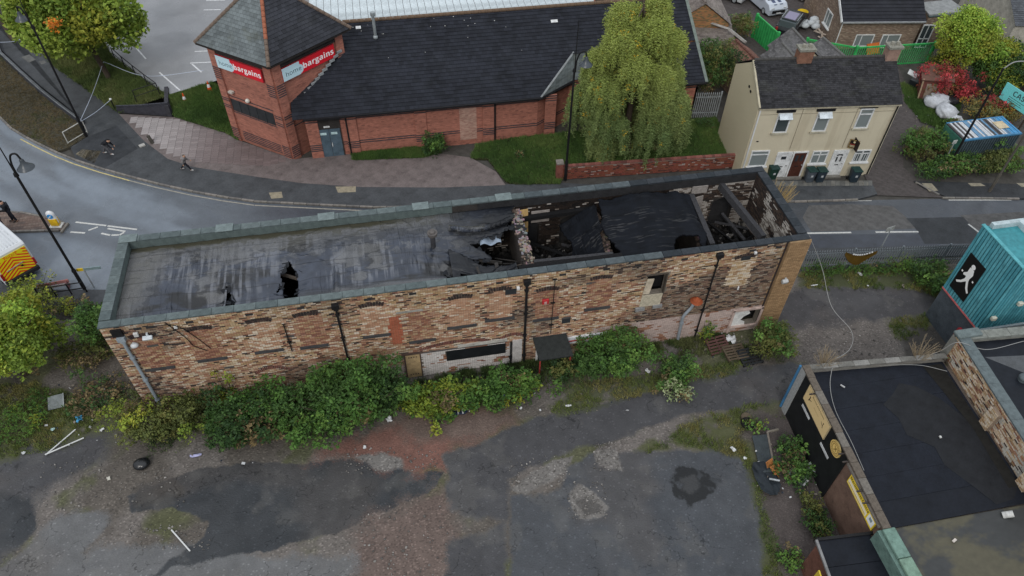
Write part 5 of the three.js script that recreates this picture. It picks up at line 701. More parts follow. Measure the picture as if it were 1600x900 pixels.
  const tbands = (f, s0, s1, d, ys) => { for (const y of ys) part(tw, 'dark_brick_band', f.box(s0, s1, y, y + 0.07, d - 0.01, d + 0.014), BLUE_B); };
  for (const f of [fa, fb]) {
    for (const s of [0.28, f.L - 0.34]) { part(tw, 'pilaster', f.box(s - 0.28, s + 0.34, -0.1, TH - 0.1, 0, 0.13), RED_B); tbands(f, s - 0.29, s + 0.35, 0.13, [5.0, 5.16, 5.32, 5.48, 5.64, 5.8, 2.75, 2.91, 3.3, 3.46, 0.2, 0.36, 0.52, 0.68, 0.84, 1.0]); }
    tbands(f, 0.6, f.L - 0.6, 0, [2.4, 3.7]);
    part(tw, 'louvre_panel', f.box(0.6, f.L - 0.62, 6.88, TH - 0.05, -0.02, 0.05), mat(0.028, 0.026, 0.026, 0.6)); for (let i = 0; i < 3; i++) part(tw, 'louvre_slat', f.box(0.62, f.L - 0.64, 6.95 + i * 0.19, 7.05 + i * 0.19, 0.05, 0.085), mat(0.045, 0.04, 0.038, 0.6));
  }
  for (let i = 0; i < 5; i++) tbands(fa, 0.9, fa.L - 0.9, 0, [0.2 + i * 0.16]);
  const sg = [[fa, 5.92, 6.86, 0.56, 4.5], [fb, 5.92, 6.86, 0.6, 4.95]];
  for (const [f, y0, y1, s0, s1] of sg) {
    const w = s1 - s0; const t = printTex(1024, 256, (x, W, H) => { x.fillStyle = '#d81f2e'; x.fillRect(0, 0, W, H); x.fillStyle = '#c6e4ee'; x.fillRect(0, 0, 330, H); x.beginPath(); x.ellipse(330, H * 0.6, 62, H * 0.34, 0, 0, 7); x.fill(); x.fillStyle = '#49575f'; x.font = '118px sans-serif'; x.textBaseline = 'middle'; x.textAlign = 'center'; x.fillText('home', 205, H * 0.55); x.fillStyle = '#ffffff'; x.font = 'bold 150px sans-serif'; x.fillText('bargains', 695, H * 0.5); });
    const sb = part(tw, 'shop_sign', f.box(s0, s1, y0, y1, 0.05, 0.16), mat(0.4, 0.03, 0.04, 0.5)); part(sb, 'sign_print', f.put(frontQuad(w - 0.04, y1 - y0 - 0.03, 0).translate((s0 + s1) / 2, (y0 + y1) / 2, 0.166)), new THREE.MeshStandardMaterial({ map: t, roughness: 0.45 }));
  }
  const ws = part(tw, 'window_strip', fa.box(0.66, 4.46, 2.55, 3.5, 0, 0.03), mat(0.025, 0.03, 0.034, 0.3)); for (let i = 1; i < 5; i++) part(ws, 'mullion', fa.box(0.66 + i * 0.76 - 0.03, 0.66 + i * 0.76 + 0.03, 2.55, 3.5, 0.03, 0.06), mat(0.05, 0.055, 0.06, 0.5));
  part(tw, 'round_lamp', [sph(0.16, 0, 0, 0).applyMatrix4(new THREE.Matrix4().setPosition(fa.pt(2.45, 3.92, 0.12)))], mat(0.6, 0.58, 0.52, 0.5)); part(tw, 'camera', fa.box(0.95, 1.3, 4.15, 4.28, 0.05, 0.3), mat(0.5, 0.47, 0.42, 0.5));
  // tower roof, a four-sided pyramid with overhanging eaves
  const cen = V3((TL[0] + TR[0]) / 2, 0, (TL[1] + TR[1]) / 2), ov = 1.17, E = [TL, TF, TR, TB].map(([x, z]) => V3(cen.x + (x - cen.x) * ov, TH, cen.z + (z - cen.z) * ov)), ap = V3(cen.x - 0.05, 11.4, cen.z);
  const face = (a, b, m, nm) => { const uu = b.clone().sub(a), L = uu.length(); uu.normalize(); const ft = ap.clone().sub(a).dot(uu), foot = a.clone().addScaledVector(uu, ft), s = ap.clone().sub(foot), H = s.length(); s.normalize(); return part(tw, nm, roofPlane(a, uu, s, H, 0.24, (t) => [ft * t / H, L - (L - ft) * t / H]), m); };
  face(E[0], E[1], SLATE, 'roof_slope'); face(E[1], E[2], tileMat(0.3, 0.24, [0.032, 0.034, 0.042], 0.5, 0.05, 0.6), 'roof_slope'); face(E[2], E[3], DARKROOF, 'roof_slope'); face(E[3], E[0], DARKROOF, 'roof_slope');
  part(tw, 'soffit', prism(E.map((p) => p.clone().setY(TH - 0.03)), V3(0, -0.12, 0)), mat(0.03, 0.026, 0.024, 0.7));
  const hipM = [mat(0.33, 0.12, 0.07, 0.8), mat(0.16, 0.12, 0.095, 0.85)];
  const hip = (a, s0, m) => { const n = 16; for (let i = 0; i < n; i++) { const p = a.clone().lerp(ap, i / n), q = a.clone().lerp(ap, (i + 0.94) / n); part(tw, 'hip_tile', cyl(p, q, 0.13, 0.12, 7), typeof m === 'function' ? m(i) : m); } };
  hip(E[1], 0, (i) => (i < 5 ? hipM[1] : hipM[0])); hip(E[0], 0, hipM[1]); hip(E[2], 0, hipM[1]);
  // stepped lead flashing where the hall roof meets the tower
  for (let i = 0; i < 13; i++) { const t = (i + 0.5) / 13, p = on(lerp(457, 532, t), lerp(168, 84, t)); const s = fb.at(lerp(457, 532, t), lerp(168, 84, t))[0]; part(tw, 'lead_flashing', fb.box(clamp(s, 0.3, fb.L) - 0.2, clamp(s, 0.3, fb.L) + 0.2, lerp(3.75, 6.15, t), lerp(3.92, 6.32, t), 0.12, 0.2), lead); }
}
{ // big pale metal roof behind the shop's ridge
  const w = thing('warehouse_building', 'large pale metal-roofed hall behind the shop', 'building', [0, 0, 0]);
  const y = 6.82, z0 = -50.1, z1 = -92, x0 = -4.5, x1 = 21.5, pm = mat(0.5, 0.56, 0.58, 0.35, { scale: 4 });
  part(w, 'wall', bx(x1 - x0, y, z0 - z1, (x0 + x1) / 2, y / 2 - 0.05, (z0 + z1) / 2), RED_B);
  const n = 40; const d = (16.1 - x0) / n; const g = rb(d - 0.02, 0.06, z0 - z1, 0.02); for (let i = 0; i < n; i++) { const k = part(w, 'roof_panel', g, pm); k.position.set(x0 + (i + 0.5) * d, y + 0.03 + 0.004 * (i % 2), (z0 + z1) / 2); }
  part(w, 'roof_light', bx(2.0, 0.05, 1.0, -0.2, y + 0.09, -59.6), mat(0.2, 0.23, 0.24, 0.3)); part(w, 'roof_stain', bx(2.6, 0.012, 2.0, 9.3, y + 0.08, -58.4), mat(0.25, 0.38, 0.45, 0.3));
  part(w, 'valley_gutter', [bx(0.5, 0.3, z0 - z1, 16.5, y + 0.1, (z0 + z1) / 2)], mat(0.1, 0.08, 0.06, 0.8)); part(w, 'roof_edge', bx(0.35, 0.4, z0 - z1, 17.1, y + 0.15, (z0 + z1) / 2), mat(0.3, 0.23, 0.17, 0.8)); part(w, 'grey_roof', bx(4.2, 0.1, z0 - z1, 19.4, y + 0.05, (z0 + z1) / 2), mat(0.3, 0.31, 0.3, 0.5, { scale: 3 }));
}
{ // palisade gate between shop and cottage
  const g = thing('palisade_gate', 'pale galvanised palisade gate between the shop and the cream cottage', 'gate'), f = frame([22.75, -44.35], [24.75, -44.1]), m = mat(0.36, 0.39, 0.41, 0.5, { metal: 0.3 });
  for (let i = 0; i < 13; i++) { const s = 0.06 + i * (f.L - 0.12) / 12; part(g, 'pale', [f.box(s - 0.035, s + 0.035, 0.05, 2.1, 0, 0.03), f.put(new THREE.ConeGeometry(0.05, 0.14, 4).translate(s, 2.17, 0.015))], m); }
  for (const y of [0.4, 1.75]) part(g, 'rail', f.box(0, f.L, y, y + 0.07, -0.05, 0), m); for (const s of [0, f.L]) part(g, 'post', f.box(s - 0.05, s + 0.05, 0, 2.2, -0.15, -0.05), m);
}

// ---------- cream cottages ----------
const crTex = (a) => { const t = tex(512, 512, (u, v, i, j) => { const st = sstep(0.5, 0.75, tfbm(u, v * 0.12, 14, 4, 3)) * (0.3 + 0.7 * tfbm(u, v, 3, 3, 8)), n = 0.93 + 0.1 * tfbm(u, v, 9, 5, 4) - 0.17 * st; return a.map((q, k) => q * n * (1 - 0.03 * k * st)); }); t.repeat.set(1 / 6, 1 / 6); return t; };
const CREAM = new THREE.MeshPhysicalMaterial({ map: crTex([0.6, 0.54, 0.405]), roughness: 0.85, specularIntensity: 0.4, bumpMap: rep(T_bump, 0.9), bumpScale: 0.012 }), COT_ROOF = tileMat(0.2, 0.13, [0.03, 0.03, 0.033], 0.7, 0.12, 0.8), YBRICK = new THREE.MeshStandardMaterial({ map: brickTex(0.225, 0.075, [0.24, 0.2, 0.165], (a, b) => { const k = 0.75 + 0.5 * a; return b < 0.2 ? [0.3 * k, 0.23 * k, 0.17 * k] : [0.21 * k, 0.145 * k, 0.105 * k]; }), roughness: 0.9 });
const BLACK = mat(0.015, 0.015, 0.016, 0.5);
{
  const h = thing('cottage', 'cream rendered two-storey cottage pair with dark roof and three front doors', 'house', [0, 0, 0]);
  const fA = [23.42, -36.72], fB = [32.72, -35.7], f = frame(fA, fB), dep = 5.2, EY = 5.85, RY2 = 7.55, L = f.L;
  const P3 = (s, y, d) => f.pt(s, y, d);
  part(h, 'wall', f.box(0, L, -0.2, EY, -dep, 0), CREAM);
  part(h, 'gable_wall', [prism([P3(0, EY, 0), P3(0, EY, -dep), P3(0, RY2 - 0.05, -dep / 2)], f.u.clone().multiplyScalar(0.3)), prism([P3(L, EY, 0), P3(L, EY, -dep), P3(L, RY2 - 0.05, -dep / 2)], f.u.clone().multiplyScalar(-0.3))], CREAM);
  part(h, 'render_panel', [prism([P3(0, -0.1, 0), P3(0, -0.1, -dep), P3(0, EY, -dep), P3(0, RY2 - 0.08, -dep / 2), P3(0, EY, 0)], f.u.clone().multiplyScalar(-0.03))], mat(0.63, 0.555, 0.39, 0.85, { map: 0, bump: 0.03, bscale: 1.2 }));
  const up = P3(0, RY2 - EY + 0.12, -dep / 2 - 0.12).sub(P3(0, 0, 0)); const sl = up.clone().normalize(), SL = up.length();
  const ro = part(h, 'roof', roofPlane(P3(-0.06, EY - 0.05, 0.2), f.u, sl, SL, 0.13, () => [0, L + 0.14], 0.018), COT_ROOF);
  const sl2 = sl.clone().addScaledVector(f.n, -2 * sl.dot(f.n)); part(ro, 'back_slope', roofPlane(P3(L + 0.08, EY - 0.05, -dep - 0.2), f.u.clone().negate(), sl2, SL, 0.13, () => [0, L + 0.14], 0.018), COT_ROOF);
  ridgeRow(ro, P3(0, RY2 + 0.1, -dep / 2), P3(L, RY2 + 0.1, -dep / 2), mat(0.06, 0.058, 0.055, 0.8), 0.11, 0.45);
  part(h, 'eave_board', f.box(-0.04, L + 0.05, EY - 0.2, EY - 0.06, 0, 0.16), mat(0.4, 0.36, 0.27, 0.7)); part(h, 'verge', [beam(P3(-0.06, EY, 0.2), P3(-0.06, RY2 + 0.06, -dep / 2), 0.12, 0.1)], mat(0.42, 0.38, 0.28, 0.8));
  // chimneys
  const chim = (s, w, red) => { const k = part(h, 'chimney', f.box(s - w / 2, s + w / 2, RY2 - 0.7, RY2 + 0.75, -dep / 2 - 0.32, -dep / 2 + 0.32), red); part(k, 'chimney_cap', [f.box(s - w / 2 - 0.07, s + w / 2 + 0.07, RY2 + 0.75, RY2 + 0.9, -dep / 2 - 0.39, -dep / 2 + 0.39)], mat(0.24, 0.235, 0.2, 0.9, { scale: 0.5, bump: 0.02 })); part(k, 'lead_apron', f.box(s - w / 2 - 0.05, s + w / 2 + 0.05, RY2 - 0.45, RY2 - 0.2, -dep / 2 + 0.1, -dep / 2 + 0.36), mat(0.4, 0.4, 0.38, 0.7)); for (const o of [-0.22, 0.22]) { const p = P3(s + o * w, RY2 + 0.9, -dep / 2); part(k, 'chimney_pot', cyl(p, p.clone().add(V3(0, 0.2, 0)), 0.13, 0.11), mat(0.26, 0.25, 0.21, 0.9)); } };
  const cs = (px, py) => f.at(px, py, -dep / 2)[0]; chim(cs(1252, 100), 0.95, mat(0.24, 0.125, 0.085, 0.9, { bump: 0.02 })); chim(cs(1389, 92), 0.8, mat(0.3, 0.2, 0.16, 0.9, { bump: 0.02 }));
  // windows, doors
  const at = (px, py) => f.at(px, py);
  for (const [px, py, gm, open] of [[1222.5, 191, GLASS, 1], [1284, 189, GLASS2, 1], [1350, 184, GLASS2, 0]]) {
    const [s, y] = at(px, py); f.window(h, s - 0.46, s + 0.46, y - 0.78, y + 0.72, { glass: gm, tran: [0.72], bar: 0.075, sillM: mat(0.42, 0.39, 0.3, 0.7) });
    part(h, 'lintel', [f.box(s - 0.62, s + 0.62, y + 0.78, y + 0.98, 0, 0.09), f.box(s - 0.3, s + 0.3, y + 0.98, y + 1.06, 0, 0.09), f.box(s - 0.12, s + 0.12, y + 1.06, y + 1.14, 0, 0.1)], BLACK);
    if (open) { const g = bx(0.86, 0.42, 0.05, 0, -0.21, 0); g.applyMatrix4(new THREE.Matrix4().makeRotationX(-0.95)); g.translate(s, y + 0.7, 0.08); part(h, 'open_top_light', f.put(g), mat(0.6, 0.66, 0.7, 0.3)); }
  }
  const dr = (px, py, m, nm, panes) => { const [s, y] = at(px, py), y0 = 0.12; const d = part(h, 'front_door', f.box(s - 0.43, s + 0.43, y0, y0 + 2.0, 0, 0.06), m, nm); part(d, 'door_frame', [f.box(s - 0.53, s - 0.43, y0, y0 + 2.1, 0, 0.09), f.box(s + 0.43, s + 0.53, y0, y0 + 2.1, 0, 0.09), f.box(s - 0.43, s + 0.43, y0 + 2.0, y0 + 2.1, 0, 0.09)], WHITE); part(d, 'step', f.box(s - 0.55, s + 0.55, -0.02, y0, 0, 0.3), mat(0.2, 0.19, 0.17, 0.85)); panes.forEach(([a, b, w, hh]) => part(d, 'door_pane', f.box(s + a - w / 2, s + a + w / 2, y0 + b - hh / 2, y0 + b + hh / 2, 0.06, 0.075), mat(0.03, 0.035, 0.04, 0.3))); part(d, 'letter_box', f.box(s - 0.13, s + 0.13, y0 + 0.85, y0 + 0.91, 0.06, 0.08), BLACK); part(d, 'door_handle', f.box(s + 0.3, s + 0.38, y0 + 0.95, y0 + 1.0, 0.06, 0.13), mat(0.3, 0.3, 0.3, 0.4)); };
  dr(1220.5, 256, WHITE, 'white front door', [[0, 1.62, 0.34, 0.24]]); dr(1244, 258, mat(0.075, 0.028, 0.02, 0.5), 'dark brown front door', [[-0.18, 1.55, 0.2, 0.5], [0.18, 1.55, 0.2, 0.5]]);
  dr(1307, 254, WHITE, 'white front door with small dark panes', [[-0.15, 1.35, 0.1, 0.4], [0.15, 1.35, 0.1, 0.4], [0, 1.72, 0.3, 0.1], [-0.16, 1.68, 0.1, 0.1], [0.16, 1.68, 0.1, 0.1]]);
  const [a0] = at(1187, 241); f.window(h, a0 - 0.62, a0 + 0.62, 1.1, 2.4, { glass: GLASS2, mull: [], tran: [0.75] });
  const [a1] = at(1279, 246); f.window(h, a1 - 0.55, a1 + 0.55, 1.15, 2.2, { glass: GLASS2, mull: [0.5], tran: [0.7] });
  const [a2] = at(1346, 242); const lw = f.window(h, a2 - 0.55, a2 + 0.55, 1.15, 2.15, { glass: GLASS, mull: [0.5], tran: [0.72] }); for (let i = 0; i < 6; i++) part(lw, 'blind_slat', f.box(a2 - 0.42 + i * 0.16, a2 - 0.36 + i * 0.16, 1.25, 1.8, 0.02, 0.035), mat(0.5, 0.52, 0.52, 0.6));
  // pipes, plaque, seam lines, air bricks
  part(h, 'rain_pipe', cyl(P3(0.1, 0.1, 0.09), P3(0.1, EY - 0.1, 0.09), 0.05), WHITE, 'white rain pipe'); part(h, 'rain_pipe', cyl(P3(L - 0.12, 0.1, 0.09), P3(L - 0.12, EY - 0.1, 0.09), 0.045), BLACK, 'black rain pipe'); part(h, 'corner_strip', f.box(L - 0.06, L + 0.012, 0, EY - 0.2, 0, 0.03), mat(0.55, 0.5, 0.38, 0.8));
  for (const px of [1240, 1322]) { const [s] = at(px, 215); part(h, 'cable', f.box(s - 0.012, s + 0.012, 2.4, EY - 0.3, 0, 0.03), mat(0.25, 0.22, 0.17, 0.8)); } part(h, 'cable', f.box(0.2, L - 0.2, 5.2, 5.225, 0, 0.02), mat(0.28, 0.25, 0.19, 0.8)); part(h, 'air_brick', [f.box(0.5, 0.65, 3.1, 3.18, 0, 0.02)], BLACK);
  const [q0, q1] = at(1334, 222); const t = printTex(128, 128, (x) => { x.fillStyle = '#1a0f0c'; x.fillRect(0, 0, 128, 128); x.strokeStyle = '#caa868'; x.lineWidth = 5; x.strokeRect(6, 6, 116, 116); x.fillStyle = '#8a2f24'; x.fillRect(18, 62, 92, 14); x.fillStyle = '#d9c9a0'; x.fillRect(18, 82, 92, 8); x.fillRect(18, 98, 92, 8); x.beginPath(); x.arc(64, 34, 14, 0, 7); x.fill(); });
  part(h, 'hanging_sign', [f.box(q0 - 0.02, q0 + 0.02, q1 - 0.35, q1 + 0.4, 0, 0.7)], mat(0.03, 0.02, 0.018, 0.6)); part(h, 'sign_print', f.put(frontQuad(0.62, 0.7, 0).rotateY(-0.5).translate(q0 - 0.1, q1, 0.25)), new THREE.MeshStandardMaterial({ map: t, roughness: 0.5, side: THREE.DoubleSide }));
  const vent = P3(0, 6.0, -dep / 2).clone(); for (const o of [-0.15, 0.25]) { const e = part(h, 'gable_vent', bx(0.08, 0.14, 0.16), BLACK); e.position.copy(P3(-0.04, 5.9 + o * 0.3, -1.9 - o)); e.rotation.y = Math.atan2(-f.u.z, f.u.x); }
  // back wings with slate roofs
  const WR = tileMat(0.2, 0.15, [0.11, 0.108, 0.11], 0.6, 0.1, 0.75), wingM = mat(0.4, 0.35, 0.26, 0.9);
  const wing = (a, b, w, rise, ht) => { const d = b.clone().sub(a).setY(0), L2 = d.length(); d.normalize(); const n = V3(-d.z, 0, d.x), e = ht - rise; const k = part(h, 'back_wing', [prism([a.clone().addScaledVector(n, w).setY(0), a.clone().addScaledVector(n, -w).setY(0), a.clone().addScaledVector(n, -w).setY(e), a.clone().setY(ht - 0.05), a.clone().addScaledVector(n, w).setY(e)], d.clone().multiplyScalar(L2))], wingM); for (const s of [1, -1]) { const st = s > 0 ? a : b, uu = d.clone().multiplyScalar(s), o = st.clone().setY(e - 0.03).addScaledVector(n, s * (w + 0.15)).addScaledVector(uu, -0.1), up2 = n.clone().multiplyScalar(-s * (w + 0.15)).setY(rise + 0.1), H = up2.length(); part(k, 'slate_slope', roofPlane(o, uu, up2.normalize(), H, 0.15, () => [0, L2 + 0.2], 0.015), WR); } ridgeRow(k, a.clone().setY(ht + 0.06), b.clone().setY(ht + 0.06), mat(0.13, 0.13, 0.125, 0.8), 0.1, 0.4); };
  wing(P(1238, 45, 3.9), P(1272, 82, 3.9), 1.55, 1.3, 3.9); wing(P(1286, 60, 3.9), P(1322, 92, 3.9), 1.9, 1.3, 3.9); wing(P(1222, 68, 3.4), P(1243, 92, 3.4), 1.4, 0.9, 3.4);
}
function pitched(name, label, a, b, w, rise, ht, wallM, roofM, step = 0.3, extra) {
  const t = thing(name, label, extra || 'building'); const d = b.clone().sub(a).setY(0), L = d.length(); d.normalize(); const n = V3(-d.z, 0, d.x), e = ht - rise;
  const poly = (p, o = 0) => [p.clone().addScaledVector(n, w).setY(-0.1), p.clone().addScaledVector(n, -w).setY(-0.1), p.clone().addScaledVector(n, -w).setY(e), p.clone().setY(ht - 0.05), p.clone().addScaledVector(n, w).setY(e)];
  part(t, 'wall', prism(poly(a), d.clone().multiplyScalar(L)), wallM);
  const ro = part(t, 'roof', beam(a.clone().setY(ht - 0.06), b.clone().setY(ht - 0.06), 0.1), roofM);
  for (const s of [1, -1]) { const st = s > 0 ? a : b, uu = d.clone().multiplyScalar(s), o = st.clone().setY(e - 0.06).addScaledVector(n, s * (w + 0.25)).addScaledVector(uu, -0.15), up2 = n.clone().multiplyScalar(-s * (w + 0.25)).setY(rise + 0.12), H = up2.length(); part(ro, 'roof_slope', roofPlane(o, uu, up2.normalize(), H, step, () => [0, L + 0.3], 0.03), roofM); }
  ridgeRow(ro, a.clone().setY(ht + 0.08), b.clone().setY(ht + 0.08), roofM, 0.12, 0.45); return { t, a, b, d, n, w, e, ht };
}
{ // old outbuildings behind the willow and the cottage
  const OR = tileMat(0.22, 0.16, [0.19, 0.165, 0.15], 0.5, 0.25, 0.85);
  pitched('outbuilding', 'old orange-brick outbuilding with tiled roof behind the shop', P(1102, 6, 4.6), P(1075, -60, 4.6), 2.3, 1.7, 4.6, new THREE.MeshStandardMaterial({ map: brickTex(0.225, 0.075, [0.2, 0.14, 0.09], (a, b) => (b < 0.3 ? [0.16, 0.13, 0.06] : [0.3 + 0.1 * a, 0.15 + 0.05 * a, 0.07])), roughness: 0.9 }), OR, 0.16);
  const l = thing('lean_to', 'weathered lean-to with pale mossy tiled roof below the orange gable', 'shed'); const A = P(1083, 27, 2.9), B = P(1140, 46, 2.9), Cc = P(1150, 70, 2.0), D = P(1092, 72, 2.0); part(l, 'wall', prism([A, B, Cc, D].map((p) => p.clone().setY(-0.1)), V3(0, 1.95, 0)), YBRICK); const uu = Cc.clone().sub(D), LL = uu.length(); uu.normalize(); const ss = A.clone().sub(D), HH = ss.length(); part(l, 'roof', roofPlane(D, uu, ss.normalize(), HH, 0.16, () => [-0.1, LL], 0.02), OR); part(l, 'coping', [beam(A, B, 0.25, 0.16), beam(B, P(1165, 66, 2.6), 0.3, 0.16)], mat(0.32, 0.31, 0.29, 0.8));
  pitched('outbuilding', 'low red-tiled outbuilding behind the cream gable', P(1150, 64, 3.0), P(1182, 95, 3.0), 1.3, 0.9, 3.0, YBRICK, tileMat(0.22, 0.16, [0.17, 0.085, 0.065], 0.6, 0.2, 0.85), 0.16);
  // brick bungalow
  const fr = frame([38.55, -52.2], [45.4, -51.2]), b = thing('bungalow', 'brown brick bungalow with black tiled roof behind the green fence', 'house'), dp = 8, EY = 2.7, RYb = 5.4, CT = tileMat(0.3, 0.32, [0.018, 0.019, 0.025], 0.3, 0.02, 0.6);
  part(b, 'wall', [fr.box(0, fr.L, -0.1, EY, -dp, 0), prism([fr.pt(0, EY, 0), fr.pt(0, EY, -dp), fr.pt(0, RYb, -dp / 2)], fr.u.clone().multiplyScalar(fr.L))], YBRICK);
  const up = fr.pt(0, RYb - EY + 0.15, -dp / 2 - 0.3).sub(fr.pt(0, 0, 0)), SL = up.length(), sl = up.normalize(); const ro = part(b, 'roof', roofPlane(fr.pt(-0.15, EY - 0.08, 0.3), fr.u, sl, SL, 0.32, () => [0, fr.L + 0.3], 0.035), CT); const sl2 = sl.clone().addScaledVector(fr.n, -2 * sl.dot(fr.n)); part(ro, 'back_slope', roofPlane(fr.pt(fr.L + 0.15, EY - 0.08, -dp - 0.3), fr.u.clone().negate(), sl2, SL, 0.32, () => [0, fr.L + 0.3], 0.035), CT);
  part(b, 'bargeboard', beam(fr.pt(-0.17, EY - 0.1, 0.3), fr.pt(-0.17, RYb + 0.02, -dp / 2), 0.06, 0.2), WHITE); part(b, 'gutter', fr.box(-0.1, fr.L + 0.1, EY - 0.16, EY - 0.04, 0.25, 0.38), mat(0.3, 0.31, 0.32, 0.5)); part(b, 'rain_pipe', cyl(fr.pt(0.06, 0, 0.08), fr.pt(0.06, EY - 0.1, 0.08), 0.045), WHITE);
  for (const [px, py, w] of [[1349, 63, 1.6], [1390, 63, 1.6]]) { const [s, y] = fr.at(px, py); fr.window(b, s - w / 2, s + w / 2, y - 0.55, y + 0.55, { glass: GLASS2, mull: [0.33] }); }
  const [ds] = fr.at(1438, 70); fr.window(b, ds - 0.5, ds + 0.5, 0.1, 2.2, { mull: [0.5], tran: [0.4], sill: 0 });
  const fg = frame([38.55 - 1.2, -60.1], [38.55, -52.2]); const gs = frame([fr.A.x - fr.n.x * dp, fr.A.z - fr.n.z * dp], [fr.A.x, fr.A.z]); gs.window(b, 4.9, 6.2, 0.9, 2.2, { glass: GLASS2, mull: [0.4] });
  // annexe with flat roof and far grey roof
  const an = thing('flat_roofed_annexe', 'low annexe with pale flat roof beside the bungalow', 'building'); const r1 = P(1435, 5, 2.6), r2 = P(1452, 24, 2.6), r3 = P(1510, 18, 2.6), r4 = P(1485, 0, 2.6); part(an, 'wall', prism([r1, r2, r3, r4].map((p) => p.clone().setY(-0.1)), V3(0, 2.6, 0)), YBRICK); part(an, 'flat_roof', prism([r1, r2, r3, r4].map((p) => p.clone().setY(2.52)), V3(0, 0.14, 0)), mat(0.24, 0.25, 0.25, 0.6)); part(an, 'fascia_board', beam(r2.clone().setY(2.5), r3.clone().setY(2.5), 0.08, 0.26), mat(0.07, 0.1, 0.1, 0.5));
  pitched('grey_roofed_house', 'house with grey slate roof and white bargeboard at the far right corner', V3(52.5, 0, -52.5), V3(66, 0, -50.2), 4.2, 2.4, 5.6, mat(0.4, 0.38, 0.33, 0.9), tileMat(0.28, 0.2, [0.085, 0.092, 0.105], 0.4, 0.05, 0.6), 0.2, 'house');
  const ck = thing('brick_stack', 'old brick chimney stack behind the bright green tree', 'chimney'); const c0 = P(1578, 38, 2.4); part(ck, 'stack', bx(0.7, 2.6, 0.7, c0.x, 1.3, c0.z), YBRICK); part(ck, 'cap', bx(0.85, 0.18, 0.85, c0.x, 2.68, c0.z), mat(0.22, 0.2, 0.16, 0.9));
}
{ // green metal fences
  const GM = mat(0.05, 0.4, 0.11, 0.45), GD = mat(0.035, 0.3, 0.085, 0.5);
  const fence = (label, a, b, h, n, solid) => { const t = thing('green_fence', label, 'fence'), f = frame(a, b); for (let i = 0; i < n; i++) { const s = (i + 0.5) * f.L / n; part(t, 'pale', f.box(s - (solid ? 0.075 : 0.03), s + (solid ? 0.075 : 0.03), 0.08, h - 0.05, 0, 0.03), i % 2 && solid ? GD : GM); } part(t, 'rail', f.box(0, f.L, h - 0.1, h + 0.03, -0.04, 0.05), GM); part(t, 'rail', f.box(0, f.L, 0.1, 0.2, -0.04, 0.0), GM); for (const s of [0, f.L]) part(t, 'post', f.box(s - 0.1, s + 0.1, 0, h + 0.12, -0.1, 0.1), GM); return t; };
  const g = (px, py, h) => { const p = P(px, py, h); return [p.x, p.z]; };
  fence('solid-looking green metal gate standing open by the parked van', g(1184, 23, 2.1), g(1217, 52, 2.1), 2.1, 20, 1);
  fence('green railing running from the slate wings to the fence post', g(1262, 61, 1.7), g(1339, 74, 1.7), 1.7, 24); fence('long green railing in front of the brown bungalow', g(1340, 74, 1.9), g(1462, 67, 1.9), 1.9, 36);
}

